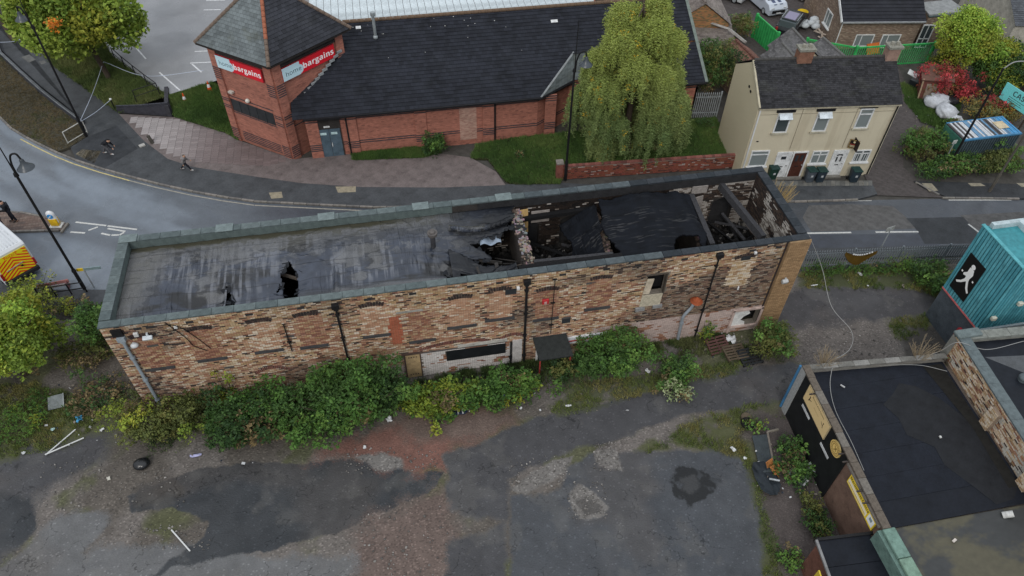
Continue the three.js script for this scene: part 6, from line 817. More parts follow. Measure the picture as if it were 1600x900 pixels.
// ---------- pub-like training hall at the lower right, its annexe, the brick party wall, the teal hall ----------
{
  const f = frame([18.35, -18.5], [17.86, -10.2]), t = thing('training_hall', 'flat-roofed building with black and brown side wall carrying club signs', 'building'), H = 3.55;
  const black = mat(0.014, 0.015, 0.016, 0.6, { scale: 1.5 }), brown = mat(0.165, 0.105, 0.08, 0.8, { scale: 2 });
  const body = prism(ww([[18.37, -18.48], [17.88, -10.2], [17.75, -5], [26, -5], [25.6, -18]], -0.2), V3(0, 3.34, 0)); part(t, 'wall', body, mat(0.12, 0.1, 0.085, 0.9));
  part(t, 'black_cladding', f.box(0.45, 5.08, -0.2, H - 0.06, 0, 0.05), black); part(t, 'brown_cladding', f.box(5.08, 8.35, -0.3, H - 0.06, 0, 0.03), brown); part(t, 'black_strip', f.box(5.0, 5.12, -0.1, H - 0.1, 0.05, 0.08), black);
  part(t, 'white_flaked_pilaster', f.box(0.02, 0.45, -0.2, H, 0, 0.1), mat(0.4, 0.41, 0.41, 0.9, { scale: 0.35, speck: 1 })); part(t, 'blue_pipe', cyl(f.pt(-0.08, 0, 0.1), f.pt(-0.08, H - 0.1, 0.1), 0.07), mat(0.05, 0.16, 0.3, 0.5));
  // roof felt: mended strips over a ponded, mossy lower part
  const R = mat(0.011, 0.0135, 0.02, 0.6, { scale: 2.4, bump: 0.012 }), RD = mat(0.05, 0.052, 0.04, 0.6, { scale: 5 });
  for (let i = 0; i < 7; i++) { const z0 = -18.35 + i * 1.16, z1 = z0 + 1.15; part(t, 'felt_strip', slab(ww([[18.5 - (z0 + 18.5) * 0.06, z0], [25.5 - (z0 + 18.5) * 0.07, z0], [25.5 - (z1 + 18.5) * 0.07, z1], [18.5 - (z1 + 18.5) * 0.06, z1]], 3.26 + (i % 2) * 0.004), 0.03), i === 6 ? mat(0.009, 0.011, 0.016, 0.5, { scale: 3 }) : R); }
  const rt = tex(512, 512, (u, v, i, j) => { const n = tfbm(u, v, 5, 5, 12), m = sstep(0.45, 0.62, n); const k = 0.8 + 0.4 * tfbm(u, v, 30, 3, 9); return [lerp(0.034, 0.075, m) * k, lerp(0.036, 0.068, m) * k, lerp(0.036, 0.042, m) * k]; }); rt.repeat.set(1 / 8, 1 / 6);
  part(t, 'mossy_roof', sheet(ww([[18.2, -10.24], [24.95, -10.2], [25, -5], [17.8, -5]], 3.2)), new THREE.MeshStandardMaterial({ map: rt, roughness: 0.6 }));
  part(t, 'pond_stain', sheet(ww([[22.0, -16.4], [22.6, -16.9], [23.3, -16.6], [24.0, -15.8], [24.85, -14], [24.9, -12.4], [24.75, -11], [24.2, -10.5], [23.3, -10.4], [22.8, -11.4], [22.2, -12.5], [22.3, -13.4], [21.4, -14.2], [21.5, -15.1], [21.2, -15.9]], 3.272)), mat(0.0135, 0.0145, 0.017, 0.5, { scale: 2 })); part(t, 'silt', sheet(ww([[24.3, -17.6], [25.3, -17.6], [24.85, -11], [24.3, -11], [24.6, -14]], 3.277)), mat(0.02, 0.019, 0.017, 0.9, { speck: 1 }));
  // parapets and copings
  const cop = mat(0.13, 0.11, 0.09, 0.9, { scale: 0.5, bump: 0.02 }), copL = mat(0.17, 0.155, 0.135, 0.9, { scale: 0.5, bump: 0.02 });
  for (let i = 0; i < 11; i++) part(t, 'coping_stone', f.box(i * 0.76 + 0.01, i * 0.76 + 0.75, H - 0.02, H + 0.06, -0.24 - 0.03 * h2(i, 1), 0.1), i % 3 === 2 ? copL : cop);
  const ff = frame([25.6, -17.95], [18.35, -18.5]); part(t, 'parapet', ff.box(0, ff.L, 3.2, 3.52, -0.24, 0), mat(0.2, 0.19, 0.17, 0.9, { bump: 0.02 })); for (let i = 0; i < 9; i++) part(t, 'coping_stone', ff.box(i * 0.8 + 0.01, i * 0.8 + 0.79, 3.5, 3.58, -0.26, 0.03), i % 2 ? mat(0.23, 0.225, 0.21, 0.9, { bump: 0.02 }) : mat(0.17, 0.165, 0.15, 0.9, { bump: 0.02 }));
  // brackets and gutter on the side wall top
  for (const s of [1.55, 4.75, 5.15, 6.55, 7.1]) part(t, 'bracket', [f.box(s, s + 0.06, H - 0.12, H - 0.06, 0, 0.35)], mat(0.06, 0.05, 0.045, 0.7));
  part(t, 'timber_batten', f.box(5.2, 8.2, H - 0.28, H - 0.16, 0.03, 0.1), mat(0.2, 0.18, 0.16, 0.85));
  // signs
  const t1 = printTex(512, 256, (x, W, Hh) => { x.fillStyle = '#e0c48f'; x.fillRect(0, 0, W, Hh); x.strokeStyle = '#c9b183'; x.lineWidth = 6; x.strokeRect(3, 3, W - 6, Hh - 6); x.fillStyle = '#4b3a22'; x.font = 'bold 30px sans-serif'; x.textAlign = 'center'; x.fillText('Martial Arts Centre', W / 2, 58); x.font = '22px sans-serif'; x.fillStyle = '#8f6f42'; x.fillText('Martial Arts', W / 2, 140); x.fillStyle = '#2a2018'; for (const [cx, m] of [[90, 1], [420, -1]]) { x.beginPath(); x.arc(cx, 96, 9, 0, 7); x.fill(); x.beginPath(); x.moveTo(cx - 5, 104); x.lineTo(cx + 7, 104); x.lineTo(cx + 8 * m, 135); x.lineTo(cx + 44 * m, 118); x.lineTo(cx + 44 * m, 126); x.lineTo(cx + 6 * m, 148); x.lineTo(cx - 6 * m, 172); x.lineTo(cx - 14 * m, 172); x.lineTo(cx - 5 * m, 140); x.fill(); } });
  const s1 = part(t, 'cream_sign', f.box(1.04, 3.4, 2.36, 3.44, 0.05, 0.1), mat(0.5, 0.4, 0.24, 0.6)); part(s1, 'sign_print', f.put(frontQuad(2.32, 1.04, 0).translate(2.22, 2.9, 0.105)), new THREE.MeshStandardMaterial({ map: t1, roughness: 0.6 }));
  for (const s of [1.6, 3.75]) part(t, 'small_white_plate', f.box(s - 0.42, s + 0.42, 1.9, 2.04, 0.05, 0.08), mat(0.55, 0.56, 0.57, 0.5));
  const t2 = printTex(256, 256, (x) => { x.fillStyle = '#e5c274'; x.beginPath(); x.arc(128, 128, 126, 0, 7); x.fill(); x.strokeStyle = '#5d4316'; x.lineWidth = 8; x.beginPath(); x.arc(128, 128, 104, 0, 7); x.stroke(); x.beginPath(); x.arc(128, 128, 70, 0, 7); x.stroke(); x.lineWidth = 12; x.beginPath(); x.moveTo(100, 88); x.lineTo(140, 120); x.lineTo(108, 170); x.moveTo(158, 86); x.lineTo(138, 124); x.lineTo(160, 165); x.stroke(); x.fillStyle = '#5d4316'; for (let i = 0; i < 22; i++) { x.save(); x.translate(128, 128); x.rotate(i * Math.PI / 11); x.fillRect(-3, -96, 6, 17); x.restore(); } });
  const rd = part(t, 'round_club_sign', f.put(new THREE.CylinderGeometry(0.42, 0.42, 0.05, 32).rotateX(Math.PI / 2).translate(4.25, 2.98, 0.075)), mat(0.5, 0.38, 0.16, 0.6)); part(rd, 'sign_print', f.put(new THREE.CircleGeometry(0.415, 32).translate(4.25, 2.98, 0.104)), new THREE.MeshStandardMaterial({ map: t2, roughness: 0.6 }));
  const t3 = printTex(1024, 256, (x, W, Hh) => { x.fillStyle = '#f0cf3a'; x.fillRect(0, 0, W, Hh); x.fillStyle = '#f3ead0'; x.fillRect(18, 120, 740, 110); x.fillStyle = '#eef0ee'; x.fillRect(800, 40, 200, 180); x.fillStyle = '#8a9a9c'; x.fillRect(850, 70, 90, 80); x.fillStyle = '#1d1a12'; x.font = 'bold 92px sans-serif'; x.fillText('Martial Arts Centre', 20, 100, 760); x.fillStyle = '#d8b122'; x.fillRect(30, 190, 700, 26); });
  const s3 = part(t, 'yellow_banner', f.box(5.68, 8.0, 2.62, 3.3, 0.03, 0.08), mat(0.55, 0.43, 0.05, 0.6)); part(s3, 'sign_print', f.put(frontQuad(2.28, 0.64, 0).translate(6.84, 2.96, 0.085)), new THREE.MeshStandardMaterial({ map: t3, roughness: 0.6 }));
  part(t, 'roof_vent', [cyl(V3(23.3, 3.2, -9.95), V3(23.62, 3.42, -9.85), 0.14, 0.14, 14)], mat(0.5, 0.5, 0.48, 0.5));
  part(t, 'small_debris', [bx(0.06, 0.05, 0.22, 19.8, 3.3, -17.2, 0.6)], mat(0.4, 0.4, 0.4, 0.8)); part(t, 'small_debris', bx(0.2, 0.04, 0.1, 20.6, 3.26, -9.3, 0.4), mat(0.55, 0.5, 0.45, 0.8)); part(t, 'small_debris', bx(0.09, 0.06, 0.1, 22.8, 3.33, -13.8), mat(0.5, 0.5, 0.48, 0.8));
}
{ // annexe with green copper-coloured coping
  const t = thing('flat_roofed_annexe', 'small black-roofed annexe with green coping in front of the brown wall', 'building');
  part(t, 'wall', prism(ww([[15.45, -10.5], [18.0, -10.3], [18.1, -4], [14.6, -4]], -0.2), V3(0, 2.7, 0)), mat(0.16, 0.075, 0.055, 0.85, { scale: 1, bump: 0.02 }));
  for (const [z0, z1] of [[-10.55, -9.42], [-9.4, -8.3], [-8.28, -4]]) part(t, 'roof_panel', slab(ww([[15.38 - (z0 + 10.5) * 0.13, z0], [17.72, z0 + 0.14], [17.72, z1 + 0.14], [15.38 - (z1 + 10.5) * 0.13, z1]], 2.6), 0.06), mat(0.009, 0.011, 0.016, 0.5, { scale: 3 }));
  part(t, 'roof_edge', beam(V3(15.36, 2.6, -10.56), V3(14.55, 2.6, -4), 0.1, 0.14), mat(0.2, 0.2, 0.2, 0.7)); part(t, 'roof_edge', beam(V3(15.36, 2.62, -10.58), V3(17.9, 2.62, -10.42), 0.1, 0.12), BLACK);
  for (let i = 0; i < 5; i++) part(t, 'green_coping', rb(0.56, 0.16, 1.24, 0.05, 18.02, 3.5, -9.55 + i * 1.26), mat(0.15 + 0.02 * (i % 2), 0.24 + 0.02 * (i % 2), 0.2, 0.6, { scale: 0.9 })); part(t, 'upstand', bx(0.3, 0.8, 6.2, 17.75, 3.0, -7.1), mat(0.12, 0.19, 0.165, 0.7, { scale: 1 }));
  const y = frame([15.3, -9.6], [14.9, -7]); part(t, 'yellow_sign', y.box(0.25, 1.6, 1.9, 2.5, 0.3, 0.36), mat(0.55, 0.43, 0.05, 0.6));
}
{ // flat roof on the right behind an old brick party wall, its lit look set in the brick colours
  const t = thing('party_wall_building', 'dark flat-roofed building behind a brick party wall with its lit look in pale brick colours', 'building');
  const f = frame([25.75, -18.1], [24.75, -8.6]), PB = mat(0.26, 0.2, 0.15, 0.95, { bump: 0.02 });
  part(t, 'wall', f.box(0, f.L, 0, 4.72, -0.4, 0), PB);
  bricks(t, f.pt(0, 3.25, 0), f.u, f.n, f.L, 1.5, (x, y, r) => { const m = fbm(x * 1.2, y * 2, 4, 5), q = r(); return m > 0.6 && q < 0.7 ? [0.62, 0.58, 0.5] : q < 0.45 ? pick(PAL.pale, r) : q < 0.75 ? pick(PAL.buff, r) : q < 0.92 ? pick(PAL.red, r) : pick(PAL.dark, r); }, (x, y) => fbm(x * 0.8, 3, 2, 8) > 0.72 && y < 0.3, 55);  // pale bricks carry the light on this wall in their colour
  for (const s of [3.85, 6.9]) { const p = part(t, 'brick_pier', f.box(s, s + 0.55, 3.2, 4.45, 0, 0.22), PB); bricks(p, f.pt(s, 3.25, 0.22), f.u, f.n, 0.55, 1.2, (x, y, r) => (r() < 0.6 ? pick(PAL.pale, r) : pick(PAL.buff, r)), null, 56); }
  for (let i = 0; i < 10; i++) part(t, 'coping_stone', f.box(i * 0.96, i * 0.96 + 0.95, 4.72, 4.8, -0.55, 0.03), mat(0.11, 0.135, 0.14, 0.6, { scale: 0.9, bump: 0.008 }));
  part(t, 'flashing', f.box(0, f.L, 4.4, 4.72, -0.62, -0.4), mat(0.12, 0.16, 0.165, 0.6)); part(t, 'roof', prism(ww([[26.0, -18.0], [40, -17.0], [40, -5], [25, -5]], 4.2), V3(0, 0.2, 0)), mat(0.012, 0.0145, 0.02, 0.5, { scale: 4 }));
  const g = frame([25.7, -18.1], [40, -17.1]); for (let i = 0; i < 9; i++) part(t, 'coping_stone', g.box(i * 1.2 + 0.3, i * 1.2 + 1.48, 4.62, 4.78, -0.2, 0.28), mat(0.2, 0.21, 0.19, 0.8, { scale: 0.8, bump: 0.01 }));
  part(t, 'back_wall', g.box(0, g.L, 0, 4.62, -0.2, 0.2), mat(0.2, 0.2, 0.18, 0.9)); const v = P(1597, 594, 4.4); part(t, 'roof_cowl', [sph(0.24, v.x, 4.6, v.z, 1, 0.7, 1), cyl(V3(v.x, 4.4, v.z), V3(v.x, 4.6, v.z), 0.2)], mat(0.1, 0.12, 0.13, 0.5));
  part(t, 'rounded_coping', rb(1.3, 0.2, 0.5, 0.08, 26.3, 4.82, -18.1), mat(0.13, 0.16, 0.16, 0.7)); part(t, 'puddle', sheet(ww([[26.6, -16.9], [29, -16.6], [30, -15.2], [28, -15.6]], 4.406)), mat(0.05, 0.055, 0.06, 0.15));
}
{ // teal profiled-metal hall
  const t = thing('teal_hall', 'teal ribbed metal hall with slate-blue base and black figure sign', 'building'), x0 = 29.3, z0 = -23.0, z1 = -19.9, H = 7, TE = [mat(0.095, 0.33, 0.39, 0.5, { scale: 2.2 }), mat(0.11, 0.36, 0.42, 0.5, { scale: 2.7 }), mat(0.08, 0.3, 0.36, 0.5, { scale: 3.1 })], TD = mat(0.05, 0.23, 0.26, 0.5, { scale: 5 });
  part(t, 'base_wall', bx(14, 2.6, z1 - z0, x0 + 7, 1.1, (z0 + z1) / 2), mat(0.075, 0.09, 0.105, 0.7, { scale: 2, bump: 0.006 })); part(t, 'hall_core', bx(13.9, H - 2.45, z1 - z0 - 0.1, x0 + 7, (H + 2.4) / 2, (z0 + z1) / 2), TD);
  const f = frame([x0, z0], [x0, z1]), g = frame([x0, z1], [x0 + 14, z1]);
  for (const [q, n] of [[f, 16], [g, 46]]) for (let i = 0; i < n; i++) { const w = 3.1 / 16, s = i * w; part(t, 'cladding_rib', q.box(s + 0.02, s + w - 0.03, 2.45, H, 0.0, 0.05), TE[Math.floor(h2(i, n) * 3)]); }
  part(t, 'pink_line', [f.box(0, f.L + 0.06, 2.36, 2.44, 0, 0.08)], mat(0.5, 0.13, 0.13, 0.5)); part(t, 'pale_flashing', g.box(0, 14, 2.0, 2.44, 0, 0.16), mat(0.4, 0.44, 0.45, 0.5)); part(t, 'roof_edge', [f.box(-0.05, f.L + 0.05, H, H + 0.06, -0.12, 0.07), g.box(0.12, 14, H, H + 0.06, -0.12, 0.07)], mat(0.1, 0.36, 0.4, 0.45));
  part(t, 'roof', bx(13.8, 0.1, z1 - z0 - 0.3, x0 + 7.05, H - 0.3, (z0 + z1) / 2), mat(0.2, 0.24, 0.25, 0.5)); part(t, 'white_upstand', [bx(13, 0.5, 0.25, x0 + 6.8, H + 0.0, z0 + 0.2)], mat(0.4, 0.48, 0.5, 0.5)); part(t, 'white_upstand', bx(0.9, 0.35, 0.8, x0 + 2.2, H + 0.1, z0 + 0.6), mat(0.42, 0.5, 0.52, 0.5));
  const tt = printTex(256, 512, (x) => { x.fillStyle = '#0b0c0d'; x.fillRect(0, 0, 256, 512); x.fillStyle = '#f1f1ee'; const P2 = (l) => { x.beginPath(); l.forEach(([a, b], i) => (i ? x.lineTo(a, b) : x.moveTo(a, b))); x.closePath(); x.fill(); }; x.beginPath(); x.arc(128, 100, 30, 0, 7); x.fill(); P2([[96, 128], [160, 126], [180, 180], [166, 240], [172, 290], [112, 300], [108, 250], [66, 264], [58, 240], [94, 200]]); P2([[112, 280], [150, 290], [96, 360], [48, 402], [26, 388], [80, 340]]); P2([[138, 286], [172, 280], [210, 350], [246, 384], [230, 406], [182, 366]]); P2([[22, 226], [44, 228], [42, 252], [20, 248]]); P2([[208, 224], [230, 230], [226, 252], [206, 246]]); });
  const s = part(t, 'figure_sign', f.box(0.34, 1.6, 2.9, 5.4, 0.05, 0.09), BLACK); part(s, 'sign_print', f.put(frontQuad(1.24, 2.48, 0).translate(0.97, 4.15, 0.095)), new THREE.MeshStandardMaterial({ map: tt, roughness: 0.5 }));
  for (const [sx, sy] of [[0.35, 3.35], [1.35, 4.3]]) part(t, 'wall_lamp', g.put(rb(0.28, 0.24, 0.2, 0.05, sx, sy, 0.15)), mat(0.62, 0.6, 0.5, 0.4)); part(t, 'red_box', f.box(2.3, 2.75, 1.0, 1.6, 0, 0.2), mat(0.4, 0.03, 0.04, 0.4));
}

// ---------- vegetation ----------
function sprigGeo(n, size, spread, seed, long = 1.5, droop = 0) {
  const r = rng(seed), pos = [];
  for (let i = 0; i < n; i++) {
    const c = V3(r() - 0.5, r() - 0.5, r() - 0.5).multiplyScalar(spread), q = eul((r() - 0.5) * 2.2 - droop, r() * 6.28, (r() - 0.5) * 1.4), s = size * (0.7 + 0.6 * r()), w = s / long / 2;
    const a = V3(0, 0, -s / 2), b = V3(w, s * 0.12, 0), d = V3(-w, s * 0.12, 0), e = V3(0, -s * 0.08, s / 2); [a, b, d, e].forEach((p) => p.applyQuaternion(q).add(c));
    for (const p of [a, b, e, a, e, d]) pos.push(p.x, p.y, p.z);
  }
  const g = new THREE.BufferGeometry(); g.setAttribute('position', new THREE.Float32BufferAttribute(pos, 3)); g.computeVertexNormals(); return g;
}
const LEAFM = new THREE.MeshPhysicalMaterial({ color: 0xffffff, roughness: 0.62, specularIntensity: 0.5, side: THREE.DoubleSide, transmission: 0.18, thickness: 0 });
const SPR = { mid: sprigGeo(9, 0.17, 0.42, 1), big: sprigGeo(8, 0.24, 0.5, 2, 1.3), small: sprigGeo(10, 0.11, 0.3, 3), willow: sprigGeo(9, 0.16, 0.34, 4, 3.6, 1.2), fine: sprigGeo(8, 0.12, 0.3, 5, 3) };
const DK = [[0.018, 0.04, 0.014], [0.03, 0.062, 0.018], [0.045, 0.085, 0.022]], MG = [[0.035, 0.075, 0.018], [0.055, 0.11, 0.025], [0.08, 0.135, 0.03]], YG = [[0.09, 0.13, 0.022], [0.14, 0.17, 0.025], [0.2, 0.2, 0.03]], OL = [[0.05, 0.06, 0.02], [0.075, 0.085, 0.025], [0.1, 0.095, 0.03]], BRT = [[0.12, 0.19, 0.03], [0.2, 0.27, 0.045], [0.27, 0.32, 0.06]], RD = [[0.22, 0.022, 0.03], [0.3, 0.04, 0.05], [0.16, 0.02, 0.025]], DRY = [[0.1, 0.075, 0.04], [0.14, 0.1, 0.055], [0.08, 0.06, 0.035]];
// lumps: [x, y, z, rx, ry, rz]; leaves sit through the outer half of each lump
function foliage(parent, lumps, kind, pal, dens, seed, pal2, mix = 0.2) {
  const r = rng(seed), ms = [], cs = [];
  for (const [x, y, z, rx, ry, rz, pl] of lumps) {
    const n = Math.round(dens * (rx * ry + ry * rz + rx * rz) * 4.2), hue = r(), P0 = pl || (kind !== 'big' && lumps.length > 1 && pal !== RD && pal !== BRT && r() < 0.06 ? DRY : 0) || (pal2 && r() < mix ? pal2 : pal);
    for (let i = 0; i < n; i++) {
      const th = r() * 6.283, u = r() * 2 - 1, s = Math.sqrt(1 - u * u), k = 0.62 + 0.42 * Math.pow(r(), 0.6), p = V3(s * Math.cos(th), u, s * Math.sin(th));
      const bump = 0.82 + 0.36 * fbm(p.x * 2.3 + x, p.z * 2.3 + p.y * 1.7 + z, 3, seed & 255); const q = V3(x + p.x * rx * k * bump, y + p.y * ry * k * bump, z + p.z * rz * k * bump); if (q.y < 0.03) continue;
      if (u < -0.55 && r() < 0.6) continue;
      const sc = 0.5 + 1.0 * r(); ms.push(M4(q, eul(r() * 1.2 - 0.6, r() * 6.28, r() * 1.2 - 0.6), V3(sc, sc, sc)));
      const c = P0[Math.floor(clamp(0.65 * hue + 0.55 * r() - 0.1) * 2.99)], b = (0.75 + 0.5 * r()) * 1.65; cs.push(C(c[0] * b, c[1] * b * 1.04, c[2] * b * 0.9));
    }
  }
  return inst(parent, 'foliage', SPR[kind], LEAFM, ms, cs);
}
const BARK = mat(0.07, 0.055, 0.042, 0.95, { bump: 0.02, scale: 0.6 });
function limb(pts, r0, r1) { const gs = []; for (let i = 0; i < pts.length - 1; i++) gs.push(cyl(pts[i], pts[i + 1], lerp(r0, r1, i / (pts.length - 1)), lerp(r0, r1, (i + 1) / (pts.length - 1)), 7)); return gs; }
function lumpsIn(c, rx, ry, rz, n, seed, k = 0.45) { const r = rng(seed), o = []; for (let i = 0; i < n; i++) { const th = r() * 6.28, u = r() * 1.5 - 0.5, s = Math.sqrt(Math.max(0, 1 - u * u)), d = 0.35 + 0.5 * r(), q = k * (0.75 + 0.5 * r()); o.push([c.x + Math.cos(th) * s * rx * d, c.y + u * ry * d, c.z + Math.sin(th) * s * rz * d, rx * q, ry * q, rz * q]); } return o; }
let vs = 500;
// bush whose front foot is seen at py between xl and xr
function bush(label, xl, xr, py, h, rz, kind, pal, o = {}) {
  const a = P(xl, py), b = P(xr, py), c = a.clone().add(b).multiplyScalar(0.5); c.z -= rz * 0.9; const rx = a.distanceTo(b) / 2, s = vs++;
  const t = thing(o.name || 'bush', label, o.cat || 'bush', [0, 0, 0]); const gs = [], r = rng(s);
  for (let i = 0; i < (o.stems || 7); i++) { const th = r() * 6.28, B = V3(c.x + Math.cos(th) * rx * 0.25, 0, c.z + Math.sin(th) * rz * 0.25), T = V3(c.x + Math.cos(th) * rx * 0.75, h * (0.5 + 0.4 * r()), c.z + Math.sin(th) * rz * 0.75); gs.push(...limb([B, B.clone().lerp(T, 0.5).add(V3(0, h * 0.15, 0)), T], 0.035, 0.012)); }
  const out = lumpsIn(V3(c.x, h * 0.5, c.z), rx * 1.12, h * 0.78, rz * 1.15, 9, s + 7, 0.15).map((l) => [c.x + (l[0] - c.x) * 1.35, Math.max(0.2, h * 0.5 + (l[1] - h * 0.5) * 1.35), c.z + (l[2] - c.z) * 1.3, l[3], l[4] * 1.4, l[5]]); for (const l of out) gs.push(cyl(V3(c.x + (l[0] - c.x) * 0.4, h * 0.3, c.z + (l[2] - c.z) * 0.4), V3(l[0], l[1] + l[4] * (0.8 + 0.9 * r()), l[2]), 0.016, 0.007, 5));
  part(t, 'stem', gs, BARK).userData.kind = 'stuff';
  const ls = [...out, [c.x, h * 0.42, c.z, rx * 0.75, h * 0.45, rz * 0.75], ...lumpsIn(V3(c.x, h * 0.45, c.z), rx, h * 0.62, rz, o.n || 11, s + 1, o.k || 0.36)];
  foliage(t, ls, kind, pal, o.dens || 9, s + 2, o.pal2, o.mix); return t;
}
function tree(name, label, base, cy, rx, ry, kind, pal, o = {}) {
  const t = thing(name, label, 'tree', [0, 0, 0]), s = vs++, r = rng(s), by = o.by || 0, B = base.clone().setY(by - 0.1), top = V3(base.x + (o.lx || 0), cy + ry * 0.4, base.z + (o.lz || 0)), cen = V3(base.x + (o.lx || 0), cy, base.z + (o.lz || 0)), rad = o.trunk || 0.22;
  part(t, 'trunk', limb([B, B.clone().lerp(cen, 0.45).add(V3(0.1, 0, 0.08)), cen, top], rad, rad * 0.3), BARK);
  const bs = []; for (let i = 0; i < 11; i++) { const th = i * 2.4, p = B.clone().lerp(cen, 0.45 + 0.05 * i), q = V3(cen.x + Math.cos(th) * rx * 0.75, cen.y + (r() - 0.3) * ry, cen.z + Math.sin(th) * rx * 0.75); bs.push(...limb([p, p.clone().lerp(q, 0.5).add(V3(0, 0.3, 0)), q], rad * 0.4, 0.02)); } part(t, 'branches', bs, BARK).userData.kind = 'stuff';
  foliage(t, o.lumps || [[cen.x, cen.y, cen.z, rx * 0.66, ry * 0.66, rx * 0.66], ...lumpsIn(cen, rx, ry, rx, o.n || 26, s + 1, o.k || 0.32)], kind, pal, o.dens || 8, s + 2, o.pal2, o.mix); return t;
}
// along the burnt building
bush('olive bramble thicket at the left corner of the burnt building', 172, 338, 706, 1.95, 1.9, 'small', OL, { pal2: YG, mix: 0.22, n: 16, dens: 10 });
bush('dark green bramble mound right of the olive thicket', 330, 475, 712, 2.4, 1.75, 'mid', DK, { pal2: MG, mix: 0.4, n: 14, dens: 10 });
bush('tallest deep green bush against the middle of the brick wall', 440, 655, 694, 3.0, 1.8, 'mid', MG, { pal2: DK, mix: 0.5, n: 20, dens: 10 });
bush('bright yellow-green bush below the tan boarded door', 622, 745, 664, 1.6, 1.2, 'mid', MG, { pal2: YG, mix: 0.5, n: 12 });
bush('mixed green and yellow bush under the blank black sign board', 732, 868, 650, 1.75, 1.25, 'mid', MG, { pal2: YG, mix: 0.3, n: 13 });
bush('rounded dense green shrub right of the porch', 905, 1018, 602, 2.3, 1.5, 'small', MG, { pal2: DK, mix: 0.5, n: 15, dens: 15 });
bush('straggly shrub beside the grey flue pipe', 1030, 1098, 606, 1.7, 0.9, 'small', MG, { dens: 7, pal2: DK, mix: 0.5 });
bush('pale flowering clump at the edge of the tarmac track', 1032, 1090, 632, 0.75, 0.8, 'small', MG, { pal2: [[0.14, 0.17, 0.09], [0.22, 0.24, 0.15], [0.06, 0.11, 0.03]], mix: 0.55, dens: 9, name: 'flowering_plant', cat: 'plant' });
bush('green shrub at the foot of the tan corner pier', 1166, 1246, 574, 1.9, 1.2, 'small', MG, { pal2: OL, mix: 0.35, n: 13, dens: 11 });
bush('slim yellow-green sapling against the left of the brick wall', 346, 380, 640, 2.3, 0.45, 'small', YG, { dens: 9, n: 6, name: 'sapling', cat: 'sapling' });
bush('low dark bush just right of the porch post', 862, 916, 608, 1.1, 0.9, 'small', DK, { pal2: OL, mix: 0.4 });
bush('small yellowing plant on the wall right of the flue pipe', 1092, 1112, 540, 1.3, 0.35, 'small', YG, { pal2: MG, mix: 0.5, n: 5 });
// left of the building
tree('yellow_green_tree', 'bright yellow-green tree at the left edge of the yard', P(2, 535, 2.6), 2.6, 2.7, 2.4, 'mid', YG, { pal2: BRT, mix: 0.3, dens: 12 });
bush('yellow flowering scrub in front of the police van', 0, 92, 500, 1.7, 1.2, 'small', YG, { pal2: OL, mix: 0.5, dens: 6 });
bush('fresh green bush left of the building, behind the bright tree', 40, 95, 540, 1.5, 0.9, 'small', MG, { pal2: BRT, mix: 0.2 });
bush('tall dark bush pressed against the left parapet', 130, 196, 556, 2.9, 1.3, 'small', DK, { pal2: MG, mix: 0.45, n: 14, dens: 11 });
bush('brown and green undergrowth below the tall dark bush', 70, 188, 590, 0.9, 1.3, 'small', OL, { pal2: DRY, mix: 0.45, dens: 8 });
bush('dull thicket of dead stems and leaves left of the end wall', 90, 200, 660, 0.8, 1.5, 'small', DK, { pal2: DRY, mix: 0.4, dens: 7 });
bush('low yellow weeds beside the railing by the road', 78, 135, 500, 0.9, 0.8, 'small', YG, { pal2: OL, mix: 0.5, dens: 4 });
bush('grassy weeds at the far left edge of the yard', -20, 70, 700, 0.6, 1.6, 'fine', MG, { pal2: YG, mix: 0.3, dens: 8, name: 'weeds', cat: 'weeds' });
// right of the building along the fence
bush('low green weeds below the left end of the grey palisade fence', 1252, 1330, 436, 0.8, 0.6, 'fine', MG, { pal2: DK, mix: 0.5, dens: 10, name: 'weeds', cat: 'weeds' });
bush('green weeds below the sagging orange banner', 1325, 1400, 432, 0.6, 0.6, 'fine', DK, { pal2: MG, mix: 0.5, dens: 10, name: 'weeds', cat: 'weeds' });
bush('green weeds under the signpost by the fence', 1385, 1450, 436, 0.9, 0.8, 'fine', MG, { pal2: YG, mix: 0.2, dens: 10, name: 'weeds', cat: 'weeds' });
bush('leafy bush between the palisade fence and the teal hall', 1436, 1502, 470, 1.5, 1.3, 'small', MG, { pal2: DK, mix: 0.5, dens: 10, n: 14 });
// beside the training hall
bush('green weeds at the foot of the cream sign wall', 1216, 1262, 720, 0.6, 0.7, 'small', DK, { pal2: MG, mix: 0.4, dens: 9 });
bush('dark bramble by the black wall above the round club sign', 1205, 1290, 760, 0.7, 0.9, 'small', DK, { pal2: MG, mix: 0.4, dens: 9 });
bush('rough olive weeds along the brown wall', 1268, 1312, 850, 0.7, 1.3, 'small', OL, { pal2: DK, mix: 0.4, dens: 9 });
bush('green weeds by the corner of the small annexe', 1225, 1262, 900, 0.6, 0.7, 'small', MG, { dens: 9 });
bush('pale green weeds at the top of the rubbish heap', 1168, 1202, 680, 0.35, 0.5, 'small', YG, { pal2: MG, mix: 0.5, dens: 7, name: 'weeds', cat: 'weeds' });
bush('green moss and weeds on the far parapet of the training hall', 1430, 1476, 584, 0.5, 0.4, 'small', MG, { dens: 1, n: 3 }).position.set(-1.35, 3.2, 1.9);
